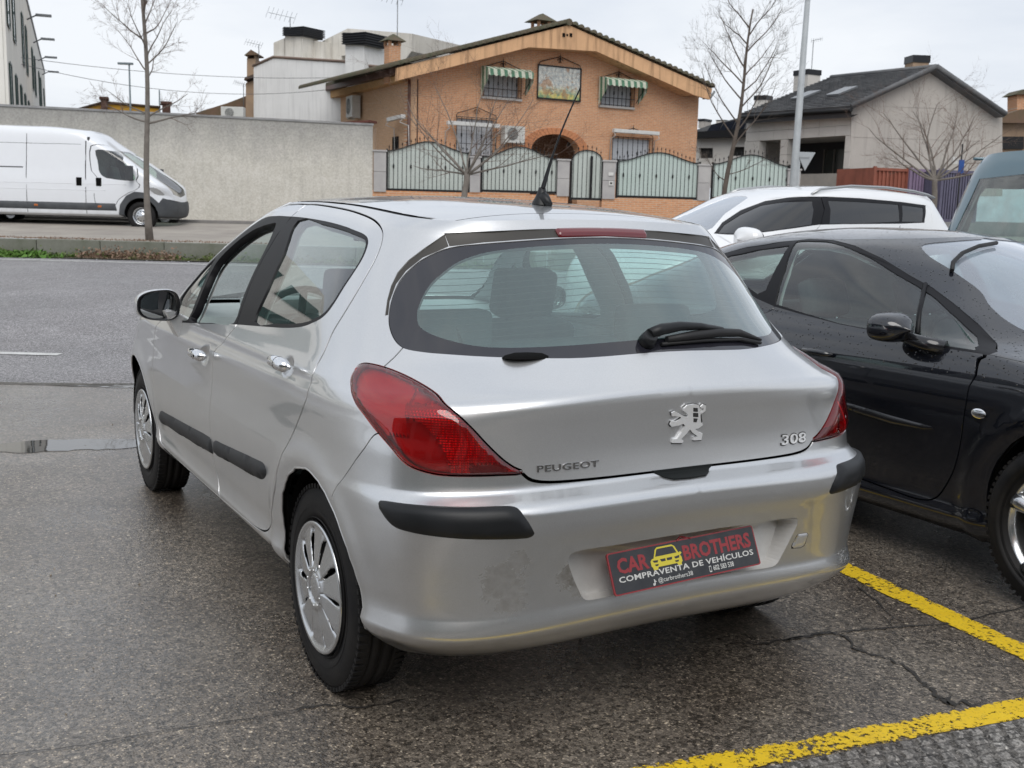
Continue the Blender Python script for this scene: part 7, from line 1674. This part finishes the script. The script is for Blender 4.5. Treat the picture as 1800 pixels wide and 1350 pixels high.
# ---- front boundary: stone pillars, plinth, green panels behind iron bars
GP = VPlane(655, 33.7, 1400, 35.6); G = GP.hit
M_STONE = rough_mat('grey_stone_slab', (.40, .39, .38), (.32, .31, .31), 1.5, .7, .15, 40); M_PANEL = rough_mat('pale_green_panel', (.43, .475, .445), (.47, .51, .48), 1, .45, .03, 20); M_PANEL2 = rough_mat('mint_panel', (.44, .53, .49), (.47, .55, .52), 1, .35, .03, 20)
fence = thing('garden_wall', 'brick plinth and grey stone pillars of the front garden wall', 'wall', tuple(GP.base), GP.rz)
mb = MB(); mb.box(0, G(1000, 300)[0], 0, .35, .6, G(800, 337)[1]-.02); mb.build('plinth', M_BRICK, fence); mb = MB(); mb.box(G(1060, 300)[0], G(1400, 300)[0], 0, .35, .6, G(1150, 349)[1]-.02); mb.build('plinth', M_BRICK, fence)
for xa, xb, yt, yb in ((657, 679, 266, 337), (827, 845, 277, 338), (981, 1002, 282, 345), (1061, 1083, 284, 350), (1229, 1250, 291, 352), (1386, 1408, 299, 350)):
    (a, zt), (b, _) = G(xa, yt, .05), G(xb, yt, .05); z0 = G(xa, yb, .05)[1]
    hgt = (zt-z0)/2
    for k in range(2): mb = MB(); mb.box(a, b, -.05, .38, z0+k*hgt+.004, z0+(k+1)*hgt-.004); mb.build('pillar_block', M_STONE, fence, bevel=.01)
    mb = MB(); mb.box(a-.03, b+.03, -.08, .41, zt, zt+.05); mb.build('pillar_cap', M_STONE, fence)
a, b = G(1074, 306, .06); mb = MB(); mb.cbox((a, -.065, b), .16, .02, .10); mb.build('house_number_plate', M_WHITEP, fence); a, b = G(1074, 322, .06); mb = MB(); mb.cbox((a, -.065, b), .14, .03, .14); mb.build('letter_box', M_WHITEP, fence); mb = MB(); mb.cbox((a, -.082, b), .06, .01, .05); mb.build('letter_box_slot', M_VOID, fence)
def gate(xa, xb, yb, yside, ytop, nb, lb, pm, nm='garden_gate', group='arched gates of the brick house', frame=False, orn=4, round_=False):
    (a, z0), (b, _) = G(xa, yb), G(xb, yb + (xb-xa)*.028); zs = G((xa+xb)/2, yside)[1]; zt = G((xa+xb)/2, ytop)[1]
    t = thing(nm, lb, 'gate', tuple(GP.base), GP.rz, group); W = b-a
    def top(x): u = (x-a)/W*2-1; return zs + (zt-zs)*(math.sqrt(max(0, 1-u*u)) if round_ else .5*(1+math.cos(math.pi*u)) if abs(u) < 1 else 0)
    n = 24; xs = np.linspace(a, b, n+1); poly = [(x, top(x)) for x in xs][::-1] + [(a, z0+.04), (b, z0+.04)]; mb = MB(); mb.prism(poly, .10, .115, 'y'); mb.build('sheet_panel', pm, t)
    mb = MB(); mb.tube([(x, .06, top(x)) for x in xs], .018, 5); mb.build('top_rail', M_IRON, t); mb = MB(); mb.box(a, b, .04, .09, z0, z0+.07); mb.build('bottom_rail', M_IRON, t)
    for s, x in ((0, a), (1, b)): mb = MB(); mb.box(x-.03, x+.03, .03, .09, z0-.02, zs+.05); mb.build('gate_stile', M_IRON, t)
    for k in range(nb):
        x = a + W*(k+.5)/nb; mb = MB(); mb.tube([(x, .06, z0+.05), (x, .06, top(x)+.10)], .0085, 5); mb.lathe([(.0, .0), (.022, .03), (.0, .10)], 6, 'z', (x, .06, top(x)+.08)); bar = mb.build('gate_bar', M_IRON, t)
        if nb > 8 and k % 4 == 1: mb = MB(); mb.lathe([(0, -.09), (.028, -.03), (.028, .03), (0, .09)], 6, 'z', (x, .055, z0+(zs-z0)*.62)); mb.build('bar_ornament', M_IRON, bar)
    return t
gate(680, 824, 335, 267, 249, 19, 'first arched iron gate with pale panels next to the rough-cast wall', M_PANEL)
gate(846, 980, 337, 278, 258, 19, 'second arched iron gate with pale panels left of the pedestrian gate', M_PANEL)
gate(1003, 1058, 351, 285, 264, 7, 'narrow round-topped pedestrian gate between two grey stone pillars', M_PANEL, round_=True)
gate(1084, 1228, 347, 285, 268, 20, 'wide arched iron gate right of the pillar with the letter box', M_PANEL2)
gate(1251, 1385, 350, 290, 272, 18, 'rightmost arched gate with mint panels behind the thin bare tree', M_PANEL2)
a, b = G(1035, 349, .02); mb = MB(); mb.box(a+.02, a+.10, .02, .05, b, b+1.3); mb.build('gate_post', M_IRON, fence)
a, z = G(1225, 252, -8); 
# ---------------------------------------------------------------- grey house, small house, containers
M_GREYR = rough_mat('grey_cement_render', (.44, .41, .375), (.37, .345, .315), .5, .95, .25, 35, stain=.35); M_CLAD = rough_mat('pale_clad_slabs', (.56, .53, .49), (.50, .475, .44), 1.2, .7, .08, 40); M_SLATE = rough_mat('slate_roof_tile', (.085, .088, .092), (.125, .127, .13), 2, .7, .3, 15)
GG = VPlane(1493, 44, 1762, 44.6); gh = thing('grey_house', 'grey rendered house with dark slate roof, roof windows and open porch', 'house', tuple(GG.base), GG.rz)
pt = GG.poly([(1493, 345), (1762, 345), (1762, 203), (1637, 125), (1497, 190)]); mb = MB(); mb.prism(pt, 0, .3, 'y'); mb.build('gable_wall', M_GREYR, gh)
for y in (185, 240): (a, z), (b, z2) = GG.hit(1500 if y > 200 else 1520, y, .01), GG.hit(1750 if y > 200 else 1735, y+3, .01); mb = MB(); mb.box(a, b, -.012, -.002, z-.02, z+.02); mb.build('render_joint', M_GREYR, gh)
PP = VPlane(1308, 49.5, 1493, 44); Rg = (Matrix.Translation(gh.location) @ Matrix.Rotation(gh.rotation_euler.z, 4, 'Z')).inverted(); Mp = Rg @ Matrix.Translation(PP.base) @ Matrix.Rotation(PP.rz, 4, 'Z')
def pp(name, mb, m, par=gh, **k): o = mb.build(name, m, par, **k); o.matrix_local = Mp; return o
zt = PP.hit(1493, 202)[1]; zl = PP.hit(1493, 238)[1]; zp = PP.hit(1493, 307)[1]; L2 = PP.L; PH = PP.hit
n = 5
for r in range(2):   # cladding slabs over the porch
    for k in range(7): mb = MB(); mb.box(L2*k/7+.006, L2*(k+1)/7-.006, -.02, .2, zl+(zt-zl)*r/2+.006, zl+(zt-zl)*(r+1)/2-.006); pp('cladding_slab', mb, M_CLAD)
for xa, xb in ((1308, 1334), (1371, 1383), (1484, 1494)):
    a, b = PH(xa, 280)[0], PH(xb, 280)[0]
    for k in range(6): z0 = .8 + (zl-.8)*k/6; mb = MB(); mb.box(a, b, -.02, .35, z0+.006, z0+(zl-.8)/6-.006); pp('pillar_slab', mb, M_CLAD)
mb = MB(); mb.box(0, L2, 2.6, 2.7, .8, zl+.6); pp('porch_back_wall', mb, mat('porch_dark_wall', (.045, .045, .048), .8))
mb = MB(); mb.box(.01, .2, .36, 2.59, .8, zl); pp('porch_side_wall', mb, M_CLAD); mb = MB(); mb.box(.01, L2-.05, .21, 2.59, zl+.01, zl+.12); pp('porch_ceiling', mb, M_CLAD)
a, b = PH(1450, 270, -2.5)[0], PH(1486, 270, -2.5)[0]; mb = MB(); mb.box(a, b, 2.5, 2.59, 1.2, zl-.3); w = pp('porch_window', mb, mat('porch_glass', (.06, .065, .06), .1, 0, .5)); 
for x in (a, (a+b)/2, b): mb = MB(); mb.box(x-.03, x+.03, 2.44, 2.49, 1.2, zl-.3); pp('window_frame', mb, mat('bronze_frame', (.16, .15, .13), .5))
a, b = PH(1411, 330)[0], PH(1497, 330)[0]; mb = MB(); mb.box(a-.3, b, -.4, -.25, .6, PH(1450, 306)[1]); pp('low_block_wall', mb, rough_mat('bare_block', (.30, .28, .25), (.24, .23, .21), 2, .9))
# roof: long slope with slate courses
e0, e1 = PH(1303, 203, .4), PH(1497, 190, .4); rd0, rd1 = PH(1435, 141, -5.5), GG.hit(1637, 124)
A = Mp @ Vector((e0[0], -.45, e0[1]+.05)); B = Mp @ Vector((e1[0], -.45, e1[1]+.05)); Cc = Vector((rd1[0], -.35, rd1[1]+.10)); 
# ridge runs parallel to the eave
Dd = Cc + (A-B)*.86
def slope(A, B, C, D, rows, cols, m, par, nm='roof_slate_course'):
    nrm = (B-A).cross(D-A).normalized(); nrm = nrm if nrm.z > 0 else -nrm; 
    for r in range(rows):
        t0, t1 = r/rows, (r+1.35)/rows; p = [A.lerp(D, t0), B.lerp(C, t0), B.lerp(C, min(t1, 1)), A.lerp(D, min(t1, 1))]
        mb = MB(); v = []; f = []
        for c in range(cols):
            u0, u1 = (c+.02)/cols, (c+.98)/cols; j = random.uniform(0, .012); q = [p[0].lerp(p[1], u0)+nrm*(.05+j), p[0].lerp(p[1], u1)+nrm*(.05+j), p[3].lerp(p[2], u1)+nrm*.0, p[3].lerp(p[2], u0)+nrm*.0, p[0].lerp(p[1], u0), p[0].lerp(p[1], u1)]
            b = len(v); v += q; f += [(b, b+1, b+2, b+3), (b+4, b+5, b+1, b)]
        mb.add(v, f); mb.build(nm, m, par, recalc=False)
    mb = MB(); mb.add([A-nrm*.12, B-nrm*.12, C-nrm*.12, D-nrm*.12, A, B, C, D], [(0, 1, 2, 3), (4, 5, 6, 7), (0, 1, 5, 4), (1, 2, 6, 5), (2, 3, 7, 6), (3, 0, 4, 7)]); mb.build('roof_deck', m, par); return nrm
nr = slope(A, B, Cc, Dd, 22, 26, M_SLATE, gh)
E_ = Vector((GG.hit(1766, 202, .3)[0], -.35, GG.hit(1766, 202, .3)[1])); slope(E_ + (A-B), E_, Cc, Dd, 4, 4, M_SLATE, gh)
for p, q in ((B, Cc), (Cc, E_)):
    mb = MB(); n = 20
    for k in range(n): c = p.lerp(q, (k+.5)/n); 
    mb.tube([p + Vector((0, -.05, .02)), q + Vector((0, -.05, .02))], .10, 6); mb.build('verge_tiles', M_SLATE, gh)
mb = MB(); mb.tube([Cc, Dd], .10, 6); mb.build('ridge_tiles', M_SLATE, gh); mb = MB(); mb.tube([A + Vector((0, -.08, -.12)), B + Vector((0, -.08, -.12))], .09, 6); mb.build('gutter', M_IRON, gh)
mb = MB(); mb.add([Mp @ Vector(v) for v in ((e0[0]+.1, -.4, e0[1]-.35), (e1[0], -.4, e1[1]-.35), (e1[0], -.4, e1[1]-.05), (e0[0]+.1, -.4, e0[1]-.05), (e0[0]+.1, 0, zt), (e1[0], 0, zt))], [(0, 1, 2, 3), (0, 1, 5, 4)]); mb.build('eaves_board', mat('dark_eaves', (.03, .03, .033), .6), gh)
for u, v_ in ((.62, .42), (.30, .40)):
    c = A.lerp(B, u).lerp(Dd.lerp(Cc, u), v_); dx = (B-A).normalized(); dy = (Dd-A).normalized(); mb = MB(); vv = [c + dx*sx*.36 + dy*sy*.40 + nr*k for k in (.06, .14) for sx, sy in ((-1, -1), (1, -1), (1, 1), (-1, 1))]; mb.add(vv, [(0, 1, 2, 3), (4, 5, 6, 7), (0, 1, 5, 4), (1, 2, 6, 5), (2, 3, 7, 6), (3, 0, 4, 7)]); mb.build('roof_window', mat('roof_window_glass', (.16, .17, .18), .25, 0, .3), gh)
def box_chimney(px0, px1, py0, pyc, py1, P_, off, m, par, d=.8, M=None):
    a, z0 = P_.hit(px0, py1, off); b, _ = P_.hit(px1, py1, off); zt = P_.hit(px0, py0, off)[1]; zc = P_.hit(px0, pyc, off)[1]
    mb = MB(); mb.box(a+.03, b-.03, -off+.03, -off+d-.03, z0, zc); c = mb.build('chimney', m, par); mb = MB(); mb.box(a, b, -off, -off+d, zc+.002, zt); k = mb.build('chimney_cap', M_BLKCAP, par)
    if M is not None: c.matrix_local = M; k.matrix_local = M
box_chimney(1601, 1632, 96, 109, 150, GG, -1.0, M_TAN, gh); box_chimney(1391, 1417, 125, 134, 180, PP, -2.5, M_CLAD, gh, M=Mp)
# small house between
SM = VPlane(1214, 58, 1314, 56); sh = thing('small_grey_house', 'low grey house with solar panels seen between brick house and grey house', 'house', tuple(SM.base), SM.rz)
pt = SM.poly([(1216, 330), (1216, 243), (1316, 240), (1316, 330)]); wall_sheet('wall', pt, [SM.poly([(1229, 278), (1253, 278), (1253, 260), (1229, 260)]), SM.poly([(1286, 274), (1315, 274), (1315, 258), (1286, 258)])], M_CLAD, sh)
for r_ in ([(1229, 278), (1253, 278), (1253, 260), (1229, 260)], [(1286, 274), (1315, 274), (1315, 258), (1286, 258)]): mb = MB(); mb.prism(SM.poly(r_, -.2), .2, .24, 'y'); mb.build('window', mat('dark_window', (.03, .03, .03), .15), sh)
blockpx(SM, [(1214, 243), (1214, 232), (1318, 226), (1318, 240)], -.5, 0, 'eaves', M_IRON, sh); blockpx(SM, [(1214, 232), (1250, 219), (1316, 203), (1318, 227)], -.3, 5, 'roof', M_SLATE, sh)
for k in range(3): x = 1242+k*22; blockpx(SM, [(x, 231-k*1.5), (x+9, 219-k*3.5), (x+29, 214-k*3.5), (x+21, 229-k*1.6)], -.36, -.31, 'solar_panel', mat('solar_cell', (.02, .025, .04), .1, .3, .8) if k == 0 else bpy.data.materials['solar_cell'], sh)
box_chimney(1226, 1238, 209, 213, 225, SM, -1, M_GREYR, sh); box_chimney(1257, 1274, 211, 212, 222, SM, -1, M_CLAD, sh); box_chimney(1323, 1345, 168, 176, 205, SM, -3, M_CLAD, sh)
# house at the right edge
RH = VPlane(1748, 50, 1830, 50); rh = thing('tiled_house', 'house with old clay tile roof at the right edge behind the grey-blue van', 'house', tuple(RH.base), RH.rz)
blockpx(RH, [(1750, 330), (1750, 215), (1860, 215), (1860, 330)], 0, 4, 'wall', M_TAN, rh); blockpx(RH, [(1745, 216), (1758, 205), (1795, 192), (1860, 192), (1860, 216)], -.4, 5, 'roof', M_OLDROOF, rh); blockpx(RH, [(1788, 195), (1788, 166), (1815, 166), (1815, 195)], 1, 2, 'chimney', M_BRICK, rh); blockpx(RH, [(1784, 166), (1798, 157), (1818, 157), (1818, 166)], .8, 2.2, 'chimney_cap', M_TILES, rh); blockpx(RH, [(1752, 262), (1752, 240), (1800, 240), (1800, 262)], -.1, 0, 'balcony_rail', M_IRON, rh)
# shipping containers
def container(xa, xb, yt, yb, D, c, lb, ribs=14):
    P_ = VPlane(xa, D, xb, D+.4); (a, zt_), (b, _) = P_.hit(xa, yt), P_.hit(xb, yt); z0 = P_.hit(xa, yb)[1]; m = rough_mat('container_'+lb.split()[0], c, tuple(k*.7 for k in c), 1.5, .7, .2, 30, stain=.4); t = thing('shipping_container', lb, 'container', tuple(P_.base), P_.rz, 'shipping containers by the grey house')
    mb = MB(); mb.box(a, b, .05, 2.4, z0-.8, zt_-.05); mb.build('box_shell', m, t)
    for k in range(ribs): x = a+.08 + (b-a-.16)*k/(ribs-1); mb = MB(); mb.box(x-.03, x+.03, .0, .049, z0-.7, zt_-.15); mb.build('rib', m, t)
    for z in (z0-.75, zt_-.1): mb = MB(); mb.box(a, b, -.03, .05, z-.05, z+.05); mb.build('frame_rail', m, t)
    for x in (a+.04, b-.04): mb = MB(); mb.box(x-.05, x+.05, -.035, .055, z0-.8, zt_); mb.build('corner_post', m, t)
    return t
container(1537, 1599, 292, 330, 40, (.26, .085, .055), 'rust red container end with door bars beside the grey gable', 9); container(1600, 1655, 294, 332, 40.3, (.22, .165, .25), 'lilac container next to the rust red one', 10); container(1656, 1722, 296, 350, 39.6, (.115, .11, .165), 'bluish purple container nearest the grey-blue van', 14)
# lamp pole, sign, posts
X0, D0, z0 = at(1394, 330, 27); X1, _, z1 = at(1422, -30, 27); lp = thing('lamp_pole', 'tall galvanised lamp pole in front of the gray house', 'lamp post', tuple(SW(X0, D0, .6)), STREET_RZ)
lp['label'] = 'tall galvanised lamp pole in front of the grey house'
mb = MB(); mb.tube([(-.03, 0, 0), (0, 0, z0-.6), (X1-X0, 0, z1-.6)], [.10, .095, .06], 12); mb.build('pole', rough_mat('galvanised_steel', (.36, .38, .39), (.30, .32, .33), 4, .5), lp)
X0, D0, z0 = at(1416, 284, 29); sg = thing('road_sign', 'back of a triangular road sign right of the lamp pole', 'road sign', tuple(SW(X0, D0, z0)), STREET_RZ + R_(8)); mb = MB(); mb.prism([(-.26, .24), (.26, .24), (0, -.24)], 0, .02, 'y'); mb.build('sign_plate', mat('aluminium_back', (.42, .44, .45), .4, .5), sg, bevel=.01); mb = MB(); mb.tube([(-.15, .05, .2), (-.15, .05, -2.6)], .03, 8); mb.build('sign_post', bpy.data.materials['galvanised_steel'], sg); mb = MB(); mb.box(-.2, .1, -.03, -.002, .10, .14); mb.build('sign_bracket', bpy.data.materials['galvanised_steel'], sg)
X0, D0, z0 = at(1690, 293, 30); bs = thing('blue_sign', 'small blue sign on a thin post beside the purple container', 'sign', tuple(SW(X0, D0, z0)), STREET_RZ); mb = MB(); mb.box(-.07, .07, 0, .03, -.18, .18); mb.build('sign_plate', mat('blue_plate', (.02, .08, .30), .4), bs); mb = MB(); mb.tube([(0, .05, .6), (0, .05, -2.4)], .02, 6); mb.build('sign_post', M_IRON, bs)
X0, D0, z0 = at(1679, 282, 32); ws_ = thing('white_wall_box', 'small pale box on the grey gable above the containers', 'box', tuple(SW(X0, D0, z0)), STREET_RZ); mb = MB(); mb.cbox((0, 0, 0), .16, .1, .2); mb.build('box_body', M_WHITEP, ws_)
t = yagi(1430, 70, 52, 4.2, 'slim aerial mast behind the slate roof and lamp pole', .45, 1)
# ---------------------------------------------------------------- building behind the camera (seen in the reflections)
shp = thing('showroom', 'grey clad showroom building with green glazing facing the car park', 'building', tuple(SW(0, -7.5, 0)), STREET_RZ)
mb = MB(); mb.box(-22, 24, -8, 0, 0, 5.6); mb.build('wall', rough_mat('showroom_cladding', (.20, .185, .165), (.16, .15, .135), .4, .7), shp)
for k in range(8):
    x = -20 + k*5.4; mb = MB(); mb.box(x, x+3.9, .002, .06, .4, 3.1); w = mb.build('shop_window', M_GREENGLASS, shp); mb = MB(); mb.box(x+1.9, x+2.0, .062, .1, .4, 3.1); mb.build('window_frame', M_BLKCAP, w)
# banner reading VENTA, red and yellow, as mirrored in the suv windows
bn = MB(); bn.box(-2, 9, .08, .12, 3.5, 4.5); ban = bn.build('banner', mat('banner_red', (.35, .02, .02), .6), shp)
mb = MB(); mb.box(-2, 9, .121, .13, 4.05, 4.25); mb.build('banner_stripe', M_PLYEL, ban)
tV, tF = text_geo('VENTA', .03); V2 = fit(tV, 0, 4.5, 3.58, 4.0); mobj('banner_word', [(7.5-a, .135, b) for a, b in V2], tF, M_PLYEL, ban)
# ---------------------------------------------------------------- bare winter trees
def bark(name, c1, c2): return rough_mat(name, c1, c2, 6, .95, .5, 40)
M_BARK = bark('grey_bark', (.13, .115, .10), (.19, .17, .15)); M_BARK2 = bark('dark_bark', (.075, .06, .05), (.11, .09, .075)); M_TWIG = bark('brown_twig', (.16, .11, .085), (.12, .085, .07))
def bare_tree(px, pyb, D, base_z, label, trunk, r0, limbs, seed, m=M_BARK, mt=M_TWIG, lean=(0, 0), twig=3, L0=1.2, up=.6, group=None, pollard=False, trunk_top_r=.4, wig=.03, dens=1.0):
    rr = random.Random(seed); X = at(px, pyb, D)[0]; t = thing('bare_tree', label, 'tree', tuple(SW(X, D, base_z)), STREET_RZ, group)
    H_ = trunk; pts = []; rs = []; n = 16
    for i in range(n+1):
        u = i/n; pts.append(Vector((lean[0]*u + wig*math.sin(u*9+seed) * (u > .05), lean[1]*u + wig*math.cos(u*7+seed)*(u > .05), H_*u))); rs.append(r0*(1.25-.25*min(1, u*8))*(1-(1-trunk_top_r)*u))
    mb = MB(); mb.tube(pts, rs, 8); mb.build('trunk', m, t)
    tw = MB(); segs = []
    def branch(p, d, L, r, lvl):
        k = 7 if lvl == 0 else 5; q = [p]; cur = p.copy(); dd = d.normalized()
        for i in range(k):
            dd = (dd + Vector((rr.gauss(0, .10), rr.gauss(0, .10), rr.gauss(0, .07) + (.07*up if lvl == 0 else .04*up)))).normalized(); cur = cur + dd*L/k; q.append(cur)
        mbx = lb_ if lvl == 0 else tw
        r *= (.72 if lvl == 0 else .62); mbx.tube(q, [r*(1-.72*i/k) for i in range(k+1)], 6 if lvl == 0 else (4 if lvl == 1 else 3), cap=False)
        if lvl < twig:
            nn = [int(8*dens), 6, 4, 0][lvl]
            for j in range(nn):
                i = rr.randint(1 if lvl else 2, k); az = rr.uniform(0, 2*math.pi); ax = (q[i]-q[i-1]).normalized(); o = ax.orthogonal().normalized(); o = Matrix.Rotation(az, 3, ax) @ o; nd = (ax*.8 + o*rr.uniform(.45, .95) + Vector((0, 0, .15*up))).normalized()
                branch(q[i], nd, L*rr.uniform(.32, .55), max(r*(1-.72*i/k)*.75, .0036), lvl+1)
    for (u, az, el, L, rad) in limbs:
        lb_ = MB(); i = min(n, int(u*n)); p = pts[i].lerp(pts[min(n, i+1)], u*n-i) if i < n else pts[n]
        d = Vector((math.cos(R_(az))*math.cos(R_(el)), math.sin(R_(az))*math.cos(R_(el)), math.sin(R_(el)))); branch(p, d, L, rad, 0); lb_.build('limb', m, t)
    tw.build('twigs', mt, t, kind='stuff', recalc=False); return t
rl_r = random.Random(4)
limbs = [(.385, 175, 14, 1.0, .030), (.38, 5, 10, 1.1, .033), (.40, 20, 30, .95, .026), (.41, -160, 24, .85, .024)] + [(.52+.45*k/19, rl_r.uniform(0, 360), rl_r.uniform(28, 62), 1.15-.4*k/19, .024) for k in range(20)]
bare_tree(263, 418, 22.4, .64, 'slim bare tree with straight trunk in front of the white van', 6.1, .070, limbs, 3, lean=(.0, 0), trunk_top_r=.3, dens=.8, up=.5)
limbs = [(.42+.5*k/15, [0, 180, 40, 200, 90, 320, 150][k % 7] + rl_r.uniform(-20, 20), rl_r.uniform(35, 62), 1.9-.8*k/15, .028) for k in range(16)] + [(.30, 0, 10, 1.0, .02), (.27, 190, 15, .9, .02)]
bare_tree(1268, 335, 27.5, .75, 'thin dark bare tree in front of the rightmost gate', 5.6, .075, limbs, 9, M_BARK2, M_BARK2, lean=(.55, 0), trunk_top_r=.25, dens=.8, up=.9, wig=.05)
limbs = [(.97, a, e, L*1.2, .036) for a, e, L in ((150, 48, 2.5), (175, 25, 1.9), (120, 65, 2.3), (60, 60, 2.2), (30, 38, 2.4), (5, 15, 2.0), (-20, 30, 1.8), (200, 40, 1.6), (95, 72, 2.1), (-60, 35, 1.5), (170, 5, 1.3), (10, 50, 1.9))]
bare_tree(818, 350, 28.5, .78, 'pollarded bare tree with spreading branches before the first gate', 1.55, .085, limbs, 12, M_BARK, M_TWIG, trunk_top_r=.9, dens=.75, up=.5)
limbs = [(.97, a, e, L, .045) for a, e, L in ((165, 30, 2.3), (140, 50, 2.3), (110, 68, 2.2), (70, 65, 2.3), (40, 45, 2.4), (12, 28, 2.3), (-10, 12, 1.7), (190, 12, 1.6), (-50, 40, 1.5), (90, 55, 2.0), (25, 60, 1.7))]
bare_tree(1641, 360, 30, .8, 'pollarded bare tree fanning out in front of the grey gable', 1.75, .085, limbs, 21, M_BARK, M_TWIG, trunk_top_r=.85, dens=.75, up=.5)
# a few fallen twigs, stones and leaves on the wet asphalt
rr = random.Random(31)
mb = MB()
for i in range(90):
    p = SW(rr.uniform(-4, 3.2), rr.uniform(1.6, 7.5), 0); s = rr.uniform(.003, .008); M = Matrix.Translation((p.x, p.y, s*.4)) @ Euler((rr.uniform(0, 3), rr.uniform(0, 3), rr.uniform(0, 3))).to_matrix().to_4x4()
    mb.add([M @ Vector(v)*1.0 for v in ((s, 0, 0), (0, s*.8, 0), (-s, 0, 0), (0, -s*.9, 0), (0, 0, s*.7), (0, 0, -s*.7))], [(0, 1, 4), (1, 2, 4), (2, 3, 4), (3, 0, 4), (1, 0, 5), (2, 1, 5), (3, 2, 5), (0, 3, 5)])
mb.build('loose_grit', rough_mat('grit_stone', (.28, .24, .19), (.18, .15, .12), 20, .8), None, 'stuff')
